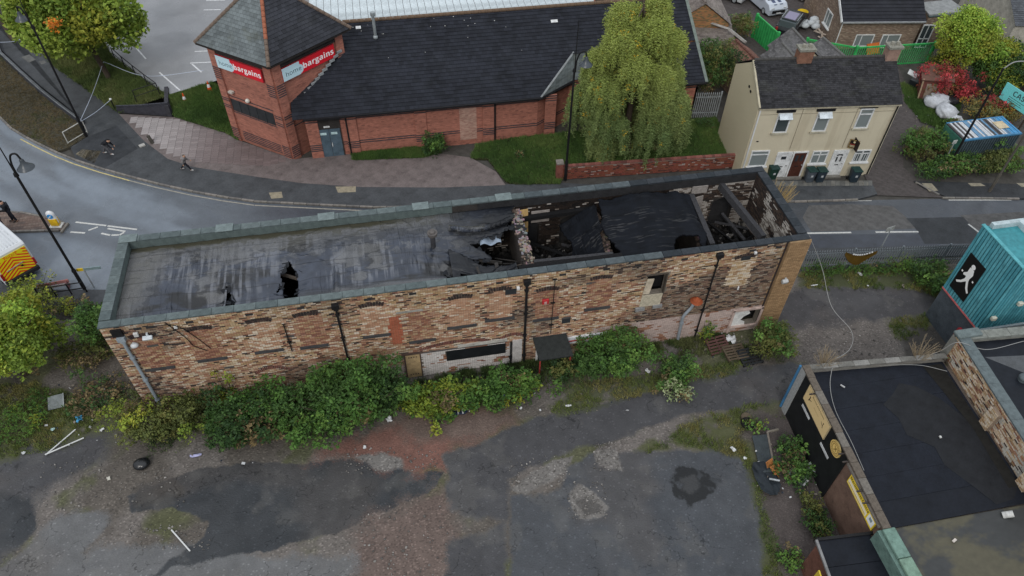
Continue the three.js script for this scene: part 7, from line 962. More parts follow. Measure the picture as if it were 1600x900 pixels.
// shop side
bush('small round clipped bush against the shop wall', 660, 698, 252, 1.55, 0.85, 'small', DK, { pal2: MG, mix: 0.4, n: 10, dens: 16 });
bush('tiny shrub on the shop lawn', 803, 823, 253, 0.6, 0.4, 'small', DK, { n: 5, dens: 12 });
tree('ivy_tree', 'dark ivy-covered small tree between the shop and the cream gable', P(1118, 112, 2.6), 2.9, 2.15, 2.3, 'small', DK, { pal2: OL, mix: 0.35, n: 26, dens: 12 });
bush('loose pale shrub beside the green gate', 1130, 1186, 72, 2.3, 1.5, 'small', OL, { pal2: MG, mix: 0.5, n: 14, dens: 9 });
bush('low dark plant by the palisade gate', 1090, 1118, 204, 0.5, 0.5, 'small', DK, { n: 5, name: 'plant', cat: 'plant' });
tree('sycamore_tree', 'round green sycamore on the grass bank by the car park', P(171, 122, 0.5), 5.4, 4.9, 3.9, 'big', [[0.1, 0.15, 0.028], [0.15, 0.2, 0.035], [0.2, 0.24, 0.045]], { by: 0.5, lx: -0.9, lz: -0.2, n: 40, k: 0.28, dens: 8, pal2: YG, mix: 0.15 });
tree('yellowing_tree', 'yellowing tree at the top left corner behind the sycamore', P(20, 60, 0.3), 4.2, 3.0, 2.5, 'big', YG, { pal2: OL, mix: 0.4, lx: -2.2, lz: -3.2 });
{ const s = P(83, 37, 7.2); foliage(scene.getObjectByName('sycamore_tree'), [[s.x, s.y, s.z, 0.4, 0.35, 0.4]], 'mid', [[0.4, 0.13, 0.02], [0.5, 0.17, 0.02], [0.35, 0.12, 0.02]], 9, 77).name = 'orange_leaves'; }
{ // weeping willow: leaf strands hanging from a tall crown
  const t = thing('willow_tree', 'tall weeping willow on the lawn in front of the shop', 'tree'), b = P(980, 236, 0.13), r = rng(31), cx = b.x - 0.1, cz = b.z - 0.4;
  part(t, 'trunk', limb([b.clone().setY(0), V3(b.x - 0.2, 2.5, b.z - 0.2), V3(cx, 6, cz), V3(cx + 0.2, 9.6, cz)], 0.32, 0.07), BARK);
  const bs = []; for (let i = 0; i < 16; i++) { const th = i * 2.4, y = 4 + i * 0.42, R = 2.9 - i * 0.1; bs.push(...limb([V3(cx, y, cz), V3(cx + Math.cos(th) * R * 0.5, y + 1.1, cz + Math.sin(th) * R * 0.5), V3(cx + Math.cos(th) * R, y + 0.9, cz + Math.sin(th) * R)], 0.1, 0.03)); } part(t, 'branches', bs, BARK).userData.kind = 'stuff';
  const ms = [], cs = [], lobes = []; for (let i = 0; i < 27; i++) { const y = 2.5 + 8 * Math.pow(i / 26, 1.25), f = clamp((11.2 - y) / 6.2), th = i * 2.4 + 0.5 * r(), R = (0.25 + 2.75 * Math.sqrt(f)) * (0.75 + 0.35 * r()); lobes.push([cx + Math.cos(th) * R, y, cz + Math.sin(th) * R * 0.9, 0.75 + 0.5 * r(), r()]); }
  for (let k = 0; k < 3000; k++) {
    const [lx0, ly, lz0, lr, hue0] = lobes[k % 27], th = r() * 6.283, q0 = Math.sqrt(r()), x0 = lx0 + Math.cos(th) * lr * q0, z0 = lz0 + Math.sin(th) * lr * q0, y0 = ly + 0.55 * (1 - q0 * q0) + 0.25 * r(), L = (0.7 + 2.6 * r() * r() + 0.6 * hue0) * clamp(0.6 + (10.5 - ly) * 0.09), n = Math.round(L / 0.17), hue = clamp(hue0 * 0.6 + 0.5 * r()), ox = Math.cos(th) * 0.25 + (r() - 0.5) * 0.3, oz = Math.sin(th) * 0.25 + (r() - 0.5) * 0.3;
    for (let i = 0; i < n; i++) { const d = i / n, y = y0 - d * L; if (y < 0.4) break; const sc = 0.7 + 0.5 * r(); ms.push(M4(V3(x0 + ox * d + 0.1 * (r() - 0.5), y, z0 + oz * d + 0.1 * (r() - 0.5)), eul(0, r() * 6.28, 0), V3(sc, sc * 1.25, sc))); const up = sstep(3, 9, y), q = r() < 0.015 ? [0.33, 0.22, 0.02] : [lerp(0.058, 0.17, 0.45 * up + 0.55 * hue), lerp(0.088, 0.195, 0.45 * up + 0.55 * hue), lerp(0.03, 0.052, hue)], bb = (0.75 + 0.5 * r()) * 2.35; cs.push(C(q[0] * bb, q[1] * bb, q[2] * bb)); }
  }
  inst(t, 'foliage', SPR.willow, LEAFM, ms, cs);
}
// top right
tree('lime_green_tree', 'bright lime-green tree beside the green railing', P(1506, 66, 3.3), 3.3, 2.9, 2.5, 'mid', BRT, { pal2: YG, mix: 0.25, n: 34, dens: 10 });
tree('dark_evergreen_tree', 'dark green tree mass right of the lime-green tree', P(1572, 108, 2), 2.2, 2.7, 2.0, 'mid', DK, { pal2: YG, mix: 0.25, n: 22, dens: 9 });
bush('olive shrub at the foot of the lime-green tree', 1448, 1500, 122, 1.9, 1.1, 'small', OL, { pal2: YG, mix: 0.4, n: 12 });
bush('crimson creeper spreading over the small shed', 1440, 1532, 168, 2.5, 1.9, 'small', RD, { pal2: [[0.12, 0.08, 0.03], [0.2, 0.05, 0.03], [0.1, 0.1, 0.03]], mix: 0.25, n: 14, dens: 10, name: 'creeper', cat: 'creeper' });
bush('red and yellow creeper below the turquoise board', 1515, 1620, 206, 1.7, 1.8, 'small', RD, { pal2: [[0.2, 0.12, 0.02], [0.12, 0.1, 0.04], [0.09, 0.1, 0.04]], mix: 0.5, n: 14, dens: 8, name: 'creeper', cat: 'creeper' });
bush('broad green hedge bush left of the blue container', 1412, 1500, 262, 1.9, 1.6, 'small', MG, { pal2: OL, mix: 0.45, n: 18, dens: 11 });
bush('long green hedge between the pavement and the blue container', 1425, 1545, 284, 1.3, 1.0, 'small', MG, { pal2: DK, mix: 0.45, n: 18, dens: 11, name: 'hedge', cat: 'hedge' });
bush('right end of the roadside hedge under the container', 1515, 1620, 278, 1.5, 1.1, 'small', MG, { pal2: OL, mix: 0.35, n: 16, dens: 11, name: 'hedge', cat: 'hedge' });
bush('scrubby bush between the white rubble bags and the hedge', 1478, 1515, 212, 0.9, 0.8, 'small', OL, { pal2: MG, mix: 0.5 });
// dead twiggy plants
function twigs(label, x, y, z, h, w, m, n, seed) { const t = thing('dry_plant', label, 'dead plant'), r = rng(seed), gs = []; for (let i = 0; i < n; i++) { const th = r() * 6.28, s = w * Math.sqrt(r()), A = V3(x + Math.cos(th) * s * 0.15, y, z + Math.sin(th) * s * 0.15), B = V3(x + Math.cos(th) * s, y + h * (0.6 + 0.4 * r()), z + Math.sin(th) * s * 0.8); gs.push(...limb([A, A.clone().lerp(B, 0.5).add(V3((r() - 0.5) * 0.1, 0.05, 0)), B], 0.014, 0.006)); for (let k = 0; k < 3; k++) { const q = A.clone().lerp(B, 0.5 + 0.15 * k); gs.push(cyl(q, q.clone().add(V3((r() - 0.5) * 0.35, 0.25, (r() - 0.5) * 0.35)), 0.007, 0.004, 4)); } } part(t, 'twigs', gs, m).userData.kind = 'stuff'; return t; }
const straw = mat(0.42, 0.31, 0.14, 0.9), twig = mat(0.3, 0.24, 0.16, 0.9);
{ const a = P(1250, 338, 4.2); const tt = twigs('golden dead plant growing from the burnt building right parapet', 0, 0, 0, 2.0, 0.85, straw, 55, 3); tt.position.set(BX1 + 0.35, 5.0, -28.0); tt.rotation.z = -0.25; const q = P(1292, 572, 3.55); twigs('left bare dry plant on the training hall parapet', q.x, 3.3, q.z - 0.2, 1.0, 0.9, twig, 34, 5); const q2 = P(1440, 560, 3.55); twigs('right bare dry plant on the training hall parapet', q2.x, 3.3, q2.z - 0.2, 1.2, 0.9, twig, 34, 6); }
// grass blades on lawns, banks and the yard's green patches
{
  const g = (() => { const r = rng(3), pos = []; for (let i = 0; i < 7; i++) { const th = r() * 6.28, x = (r() - 0.5) * 0.2, z = (r() - 0.5) * 0.2, h = 0.07 + 0.1 * r(), lx = (r() - 0.5) * 0.14, lz = (r() - 0.5) * 0.14, c = Math.cos(th) * 0.014, s = Math.sin(th) * 0.014; pos.push(x - c, 0, z - s, x + c, 0, z + s, x + lx, h, z + lz); } const q = new THREE.BufferGeometry(); q.setAttribute('position', new THREE.Float32BufferAttribute(pos, 3)); q.computeVertexNormals(); return q; })();
  const gm = new THREE.MeshStandardMaterial({ color: 0xffffff, roughness: 0.8, side: THREE.DoubleSide });
  const put = (label, spots, pal, seed) => { const r = rng(seed), ms = [], cs = []; for (const [x, y, z, k] of spots) { const s = (0.7 + 0.7 * r()) * (k || 1); ms.push(M4(V3(x, y, z), eul(0, r() * 6.28, 0), V3(s, s, s))); const c = pal[Math.floor(clamp(fbm(x * 0.6, z * 0.6, 3, 5) * 1.3 - 0.15 + 0.3 * (r() - 0.5)) * 2.99)], b = (0.75 + 0.5 * r()) * 1.35; cs.push(C(c[0] * b, c[1] * b, c[2] * b)); } const m = inst(scene, 'grass', g, gm, ms, cs); m.name = numbered('grass'); tag(m, label, 'grass'); };
  const onMesh = (m, n, seed, k) => { const r = rng(seed), s = new MeshSurfaceSampler(m); s.setRandomGenerator ? s.setRandomGenerator(r) : 0; s.build(); const o = [], p = V3(0, 0, 0), nn = V3(0, 0, 0); for (let i = 0; i < n; i++) { s.sample(p, nn); if (nn.y < 0.3) continue; o.push([p.x, p.y, p.z, k]); } return o; };
  const LW = [[0.035, 0.075, 0.014], [0.055, 0.105, 0.02], [0.085, 0.13, 0.03]];
  put('short green grass on the bank below the sycamore', onMesh(lawns[0], 9000, 1, 1.3), [[0.05, 0.075, 0.018], [0.07, 0.1, 0.024], [0.11, 0.125, 0.04]], 1); put('green grass beside the shop tower', onMesh(lawns[1], 4200, 2, 1.1), LW, 2); put('narrow grass strip below the shop wall', onMesh(lawns[2], 2600, 3, 1.1), LW, 3); put('mown lawn in front of the shop around the willow', onMesh(lawns[3], 15000, 4, 1.1), LW, 4);
  put('dry weedy grass on the verge inside the bend', onMesh(verge, 7000, 5, 0.65), [[0.085, 0.07, 0.035], [0.13, 0.1, 0.05], [0.075, 0.08, 0.03]], 5);
  const r = rng(8), sp = []; for (const poly of grassPolys) { const b = bbox(poly); const n = Math.round((b[2] - b[0]) * (b[3] - b[1]) * 70); for (let i = 0; i < n; i++) { const x = lerp(b[0], b[2], r()), z = lerp(b[1], b[3], r()); if (pip(x + 0.6 * (fbm(x * 2, z * 2, 2, 1) - 0.5), z + 0.6 * (fbm(x * 2, z * 2, 2, 2) - 0.5), poly) && fbm(x * 1.2, z * 1.2, 3, 6) > 0.4) sp.push([x, -0.02, z, 1.1]); } }
  put('rough grass and moss in patches over the waste yard', sp, [[0.06, 0.095, 0.022], [0.1, 0.125, 0.03], [0.17, 0.155, 0.05]], 6);
  const ga = [], garden = gp([[1408, 130], [1500, 160], [1490, 210], [1440, 190], [1415, 160]]), gb = bbox(garden); for (let i = 0; i < 5000; i++) { const x = lerp(gb[0], gb[2], r()), z = lerp(gb[1], gb[3], r()); if (pip(x, z, garden)) ga.push([x, 0, z, 1.5]); } put('rough grass strewn with litter beside the cottages', ga, LW, 7);
  const wall = []; for (let i = 0; i < 5200; i++) { const x = lerp(-13.5, 20.5, r()), z = ZF + 0.1 + 2.6 * r() * r(); if (fbm(x * 0.8, z, 2, 9) > 0.42) wall.push([x, 0, z, 1.6]); } put('long weedy grass along the foot of the burnt building', wall, [[0.03, 0.055, 0.014], [0.055, 0.08, 0.02], [0.09, 0.1, 0.035]], 8);
}

// ---------- street furniture, vehicles, people, litter ----------
const STEEL = mat(0.38, 0.41, 0.43, 0.45, { metal: 0.3 });
function lampPost(label, px, py, ry) {
  const b = P(px, py, 0.1), t = thing('street_lamp', label, 'street lamp', [b.x, 0.1, b.z], ry, 'black swan-neck street lamps');
  part(t, 'post', [cyl(V3(0, 0, 0), V3(0, 1.5, 0), 0.11, 0.1, 12), cyl(V3(0, 1.5, 0), V3(0, 8.35, 0), 0.075, 0.065, 12), cyl(V3(0, 8.3, 0), V3(0, 8.5, 0), 0.12, 0.1, 12), cyl(V3(0, 1.45, 0), V3(0, 1.6, 0), 0.13, 0.1, 12)], BLACK);
  part(t, 'upper_shaft', cyl(V3(0, 8.4, 0), V3(0, 11.6, 0), 0.035, 0.02, 8), BLACK); part(t, 'arm', tube([V3(0.05, 8.4, 0), V3(0.1, 9.1, 0), V3(0.3, 9.6, 0), V3(0.55, 9.65, 0), V3(0.65, 9.3, 0)], 0.05, 8, 24), BLACK);
  const l = part(t, 'lantern_hood', [new THREE.LatheGeometry([[0.05, 0.55], [0.1, 0.5], [0.13, 0.3], [0.3, 0.12], [0.42, 0], [0.38, 0]].map((q) => new THREE.Vector2(...q)), 20).translate(0.65, 8.78, 0)], mat(0.045, 0.055, 0.065, 0.35)); part(l, 'glass_bowl', sph(0.3, 0.65, 8.76, 0, 1, 0.5, 1), mat(0.5, 0.52, 0.52, 0.2)); return t;
}
lampPost('black swan-neck lamp post at the corner of the weedy verge', 135, 213, 2.6); lampPost('black lamp post with bell lantern in front of the burnt building at left', 132, 451, -0.1); lampPost('black lamp post with bell lantern in front of the willow', 883, 281, -0.2);
{ const b = P(1478, 268, 0.1), t = thing('lighting_column', 'dark lighting column rising from the hedge by the blue container', 'street lamp'); part(t, 'post', cyl(b, b.clone().setY(8.2), 0.09, 0.06), BLACK); part(t, 'arm', [tube([b.clone().setY(8.15), b.clone().add(V3(0.5, 8.45, 0)), b.clone().add(V3(1.5, 8.5, 0.1))], 0.035, 6)], mat(0.3, 0.3, 0.3, 0.5)); part(t, 'lantern', rb(0.6, 0.12, 0.2, 0.04, b.x + 1.6, 8.55, b.z + 0.1), STEEL);
  const c = P(1546, 299, 0.1), u = thing('lighting_column', 'grey-brown lighting column at the kerb near the right edge', 'street lamp'); part(u, 'post', [cyl(c, c.clone().setY(1.6), 0.1), cyl(c.clone().setY(1.6), c.clone().setY(9.5), 0.075, 0.06)], mat(0.11, 0.1, 0.085, 0.6)); part(u, 'arm', tube([c.clone().setY(9.4), c.clone().add(V3(0.4, 9.7, 0.2)), c.clone().add(V3(1.2, 9.7, 0.6))], 0.04, 6), STEEL); }
{ // barrier frame and tape by the verge
  const t = thing('crowd_barrier', 'white tubular barrier frame at the foot of the corner lamp post', 'barrier'), W2 = mat(0.5, 0.5, 0.47, 0.6); const A = P(100, 211, 1.0), B = P(134, 189, 1.0), a = P(107, 225, 0.1), b = P(137, 207, 0.1); const A0 = V3(a.x, 1.1, a.z), B0 = V3(b.x, 1.1, b.z); for (const [p, q] of [[a, A0], [b, B0], [A0, B0], [a.clone().setY(0.2), b.clone().setY(0.2)]]) part(t, 'tube', cyl(p, q, 0.035, 0.035, 8), W2);
  const tp = mat(0.5, 0.56, 0.66, 0.5), k = P(128, 190, 1.2), tape = (label, pts) => solo('barrier_tape', tube(pts, 0.022, 4, 30), tp, label, 'tape');
  const L0 = P(135, 213, 0.1).setY(1.3), tr = P(171, 118, 0.5).setY(1.7), po = P(180, 172, 0.1).setY(1.0);
  tape('pale tape stretched from the lamp post up to the sycamore', [L0, L0.clone().lerp(tr, 0.5).add(V3(0, -0.15, 0)), tr]); tape('pale tape stretched from the lamp post across the pavement', [L0, L0.clone().lerp(po, 0.5).add(V3(0, -0.1, 0)), po]); tape('pale tape hanging across the car park edge', [tr, P(230, 124, 1.2).setY(1.5), P(318, 110, 1.4)]); tape('pale tape sagging over the pavement at the top left', [P(45, 55, 1), P(25, 64, 0.7), P(0, 66, 0.9), P(-20, 64, 1)]);
  const po2 = thing('short_post', 'short dark post with white cap at the edge of the grass bank', 'post'); part(po2, 'post', cyl(po.clone().setY(0.1), po.clone().setY(1.0), 0.04), BLACK); part(po2, 'cap', sph(0.09, po.x, 1.05, po.z), WHITE);
}
function cone(label, px, py, y) { const b = P(px, py, y), t = thing('traffic_cone', label, 'traffic cone', [b.x, y, b.z], 0, 'orange cones on the grass by the shop'); const O = mat(0.6, 0.09, 0.02, 0.5); part(t, 'base', rb(0.42, 0.05, 0.42, 0.02, 0, 0.03, 0), O); part(t, 'cone', [new THREE.CylinderGeometry(0.13, 0.18, 0.26, 16).translate(0, 0.17, 0)], O); part(t, 'cone_tip', [new THREE.CylinderGeometry(0.035, 0.075, 0.25, 16).translate(0, 0.66, 0)], O); part(t, 'white_band', new THREE.CylinderGeometry(0.076, 0.13, 0.24, 16).translate(0, 0.42, 0), WHITE); }
cone('orange cone further down the grass, nearer the retaining wall', 290, 160, 0.55); cone('orange cone higher on the grass, nearer the tower', 328, 141, 0.72);
{ // keep-left bollard
  const b = P(89, 353, 0.13), t = thing('keep_left_bollard', 'white and yellow keep-left bollard on the tip of the traffic island', 'bollard', [b.x, 0.13, b.z], -0.15); part(t, 'base', rb(0.75, 0.1, 0.5, 0.03, 0, 0.05, 0), mat(0.55, 0.55, 0.53, 0.6)); const cap = new THREE.CapsuleGeometry(0.27, 0.62, 8, 20); cap.scale(1, 1, 0.55); part(t, 'shell', cap.translate(0, 0.66, 0), mat(0.66, 0.67, 0.68, 0.35)); part(t, 'yellow_face', [rb(0.5, 0.55, 0.33, 0.05, 0, 0.4, 0)], mat(0.68, 0.42, 0.01, 0.4)); part(t, 'blue_disc', new THREE.CylinderGeometry(0.17, 0.17, 0.34, 20).rotateX(Math.PI / 2).translate(0, 0.9, 0), mat(0.03, 0.24, 0.55, 0.4)); part(t, 'white_arrow', [bx(0.05, 0.2, 0.36, 0.02, 0.92, 0, 0, 0, -0.7), bx(0.13, 0.05, 0.36, -0.04, 0.84, 0)], WHITE);
}
{ // street sign, railing at the lower left, red pipe
  const b = P(146, 447, 0.1), t = thing('direction_sign', 'low direction sign with yellow tip and pale back at the kerb', 'sign'); const s = P(145, 412, 1.3); const yy = 1.5; part(t, 'post', cyl(V3(b.x, 0, b.z), V3(b.x, yy, b.z), 0.04), STEEL); part(t, 'board', bx(0.95, 0.2, 0.04, b.x + 0.45, yy, b.z), mat(0.22, 0.3, 0.32, 0.5)); part(t, 'yellow_tip', bx(0.36, 0.2, 0.045, b.x - 0.2, yy, b.z), mat(0.6, 0.42, 0.02, 0.5));
  const r = thing('black_railing', 'black two-rail fence between the road and the scrub at left', 'railing'), A = P(40, 470, 0.1), B = P(136, 456, 0.1); for (let i = 0; i <= 4; i++) { const p = A.clone().lerp(B, i / 4); part(r, 'post', cyl(p.clone().setY(0), p.clone().setY(0.95), 0.04), BLACK); } for (const y of [0.45, 0.9]) part(r, 'rail', cyl(A.clone().setY(y), B.clone().setY(y), 0.035), BLACK);
  const q = thing('fallen_barrier', 'faded red and white plastic barrier lying behind the black railing', 'barrier'), Q = P(85, 447, 0.3); part(q, 'board', [rb(1.7, 0.22, 0.06, 0.02, 0, 0.5, 0)], mat(0.36, 0.16, 0.15, 0.6)); part(q, 'board', rb(1.7, 0.16, 0.06, 0.02, 0, 0.25, 0), mat(0.42, 0.36, 0.34, 0.6)); part(q, 'foot', rb(0.08, 0.5, 0.4, 0.02, -0.7, 0.25, 0), mat(0.2, 0.1, 0.1, 0.6)); part(q, 'foot', rb(0.08, 0.5, 0.4, 0.02, 0.7, 0.25, 0), mat(0.2, 0.1, 0.1, 0.6)); q.position.set(Q.x, 0.02, Q.z); q.rotation.y = 0.12;
}
{ // grey palisade fence along the road with a sagging orange banner, signpost
  const t = thing('palisade_fence', 'long grey palisade fence between the yard and the road', 'fence'), a = P(1250, 424, 0), b = P(1540, 410, 0), f = frame([a.x, a.z], [b.x, b.z]), m = mat(0.2, 0.225, 0.245, 0.5, { metal: 0.3 }), g = merge([bx(0.07, 1.6, 0.02, 0, 0.85, 0), new THREE.ConeGeometry(0.05, 0.14, 4).translate(0, 1.72, 0)]); const n = Math.round(f.L / 0.155);
  for (let i = 0; i < n; i++) { const k = part(t, 'pale', g, m); k.position.copy(f.pt((i + 0.5) * f.L / n, 0, 0.03)); k.rotation.y = Math.atan2(-f.u.z, f.u.x); } for (const y of [0.4, 1.4]) part(t, 'rail', f.box(0, f.L, y, y + 0.06, -0.04, 0.01), m); for (let i = 0; i <= 4; i++) part(t, 'post', f.box(i * f.L / 4 - 0.05, i * f.L / 4 + 0.05, 0, 1.7, -0.12, -0.04), m);
  const w = thing('orange_banner', 'sagging orange banner with white lettered edge hung along the palisade fence', 'banner'); const [s0] = f.at(1318, 398), [s1] = f.at(1366, 398); part(w, 'cloth', gridSheet(24, 8, (u, v) => { const p = f.pt(lerp(s0, s1, u), 1.62 - 0.35 * Math.sin(u * Math.PI) - v * (0.25 + 0.55 * Math.sin(u * Math.PI)), 0.1 + 0.03 * Math.sin(u * 14)); return [p.x, p.y, p.z, u, v]; }, () => true, 0.01), mat(0.2, 0.12, 0.025, 0.8)); for (let i = 0; i < 9; i++) { const u = 0.28 + i * 0.07; const p = f.pt(lerp(s0, s1, u), 1.66 - 0.35 * Math.sin(u * Math.PI), 0.12); part(w, 'white_fleck', bx(0.1, 0.07, 0.04, p.x, p.y, p.z), WHITE); }
  const sb = P(1375, 407, 0), sg = thing('sign_post', 'grey post with small sign seen from behind at the fence', 'sign'); const sy = 2.0; part(sg, 'post', cyl(V3(sb.x, 0, sb.z - 0.4), V3(sb.x, sy + 0.3, sb.z - 0.4), 0.035), STEEL); part(sg, 'board', bx(0.62, 0.34, 0.03, sb.x, sy + 0.25, sb.z - 0.44, 0.2), mat(0.3, 0.31, 0.3, 0.6));
}
{ // brick garden wall in front of the lawn
  const t = thing('garden_wall', 'red brick garden wall along the pavement in front of the lawn', 'wall'), f = frame([11.35, -38.75], [24.3, -37.95]); const core = part(t, 'wall', f.box(0, f.L, 0, 1.02, -0.24, 0), mortarM); const pc = (x, y, r) => { const q = r(); return q < 0.08 ? [0.45, 0.36, 0.32] : q < 0.25 ? [0.13, 0.06, 0.05] : [0.26 + 0.07 * r(), 0.085 + 0.03 * r(), 0.068]; };
  bricks(core, f.pt(0, 0, 0), f.u, f.n, f.L, 1.02, pc, null, 71); const tb = [mat(0.23, 0.085, 0.07, 0.85), mat(0.17, 0.07, 0.06, 0.85), mat(0.28, 0.11, 0.09, 0.85)], g = bx(0.215, 0.07, 0.26); const n = Math.round(f.L / 0.225); for (let i = 0; i < n; i++) { const k = part(core, 'coping_brick', g, tb[Math.floor(h2(i, 4) * 3)]); k.position.copy(f.pt((i + 0.5) * f.L / n, 1.055 + 0.01 * h2(i, 2), -0.12)); k.rotation.y = Math.atan2(-f.u.z, f.u.x); }
  part(t, 'end_pier', f.box(-0.42, 0, 0, 1.35, -0.34, 0.1), mat(0.24, 0.09, 0.07, 0.85, { bump: 0.02 })); part(t, 'pier_cap', f.box(-0.46, 0.04, 1.35, 1.44, -0.38, 0.14), mat(0.2, 0.18, 0.16, 0.85));
  const cb = thing('electric_box', 'small dark green cabinet against the garden wall near the burnt building', 'cabinet'), p = P(1025, 234, 0.1); part(cb, 'body', rb(0.45, 0.5, 0.3, 0.03, p.x, 0.4, p.z), mat(0.3, 0.22, 0.12, 0.7)); part(cb, 'lid', rb(0.5, 0.06, 0.34, 0.02, p.x, 0.68, p.z), mat(0.2, 0.16, 0.1, 0.7));
}
// wheelie bins at the cottages
function bin(label, px, py, ry, m) { const b = P(px, py, 0.11), t = thing('wheelie_bin', label, 'bin', [b.x, 0.11, b.z], ry); part(t, 'body', [new THREE.CylinderGeometry(0.41, 0.32, 0.92, 4, 1).rotateY(Math.PI / 4).translate(0, 0.53, 0)], m); const l = part(t, 'lid', [rb(0.62, 0.08, 0.68, 0.03, 0, 1.03, 0.02, 0, -0.08)], mat(0.02, 0.05, 0.045, 0.5)); part(t, 'handle', cyl(V3(-0.24, 0.98, -0.36), V3(0.24, 0.98, -0.36), 0.02), BLACK); for (const s of [-0.26, 0.26]) part(t, 'wheel', cyl(V3(s - 0.03, 0.1, -0.28), V3(s + 0.03, 0.1, -0.28), 0.1), BLACK); part(t, 'white_number', [bx(0.16, 0.16, 0.01, 0, 0.62, 0.285)], mat(0.4, 0.42, 0.43, 0.6)); }
{ const d = mat(0.03, 0.045, 0.06, 0.5), gm = mat(0.085, 0.1, 0.12, 0.5), gn = mat(0.018, 0.05, 0.035, 0.5); bin('dark green bin at the left end beside the first white door', 1204, 279, -0.05, gn); bin('grey bin left of the pair under the cottage window', 1262, 283, -0.05, gm); bin('dark blue bin right of the grey bin under the window', 1278, 283, -0.1, d); bin('dark blue bin below the right-hand cottage window', 1331, 283, -0.1, d); }
{ // blue container with striped, scraped roof
  const p = [P(1484, 213, 2.5), P(1570, 189, 2.5), P(1597, 208, 2.5), P(1507, 219, 2.5)]; const A = p[3].clone(), B = p[2].clone(), f = frame([A.x, A.z], [B.x, B.z]), dp = 2.1, t = thing('shipping_container', 'blue metal container with white-streaked roof behind the hedge', 'container');
  part(t, 'body', f.box(0, f.L, 0, 2.45, -dp, -0.04), mat(0.045, 0.06, 0.07, 0.6)); const n = 22; for (let i = 0; i < n; i++) part(t, 'side_rib', f.box((i + 0.15) * f.L / n, (i + 0.65) * f.L / n, 0.1, 2.35, -0.04, 0.02), mat(0.06, 0.085, 0.1, 0.6)); part(t, 'top_rail', f.box(0, f.L, 2.4, 2.52, -0.1, 0.03), mat(0.06, 0.2, 0.36, 0.5)); part(t, 'top_rail', f.box(0, f.L, 2.4, 2.52, -dp, -dp + 0.1), mat(0.06, 0.2, 0.36, 0.5));
  const r = rng(6); for (let i = 0; i < 26; i++) { const q = r(); part(t, 'roof_rib', f.box((i + 0.08) * f.L / 26, (i + 0.86) * f.L / 26, 2.45, 2.5 + 0.02 * (i % 2), -dp + 0.1, -0.1), i > 21 ? mat(0.06, 0.24, 0.45, 0.5) : q < 0.45 ? mat(0.5, 0.52, 0.54, 0.6, { scale: 0.6 }) : q < 0.7 ? mat(0.07, 0.065, 0.065, 0.8) : mat(0.13, 0.25, 0.38, 0.6)); } part(t, 'cardboard_sheet', f.box(3.2, 4.0, 2.54, 2.57, -1.5, -0.7), mat(0.5, 0.42, 0.28, 0.8));
  part(t, 'end_door', f.box(-0.05, 0, 0.1, 2.4, -dp + 0.05, -0.08), mat(0.05, 0.16, 0.12, 0.6));
  const s = thing('parking_sign', 'thin pale sign post standing in the hedge', 'sign'), b = P(1470, 262, 0.1); part(s, 'post', cyl(b, b.clone().setY(2.3), 0.03), STEEL); part(s, 'plate', bx(0.3, 0.3, 0.03, b.x, 2.3, b.z), mat(0.45, 0.47, 0.45, 0.5));
}
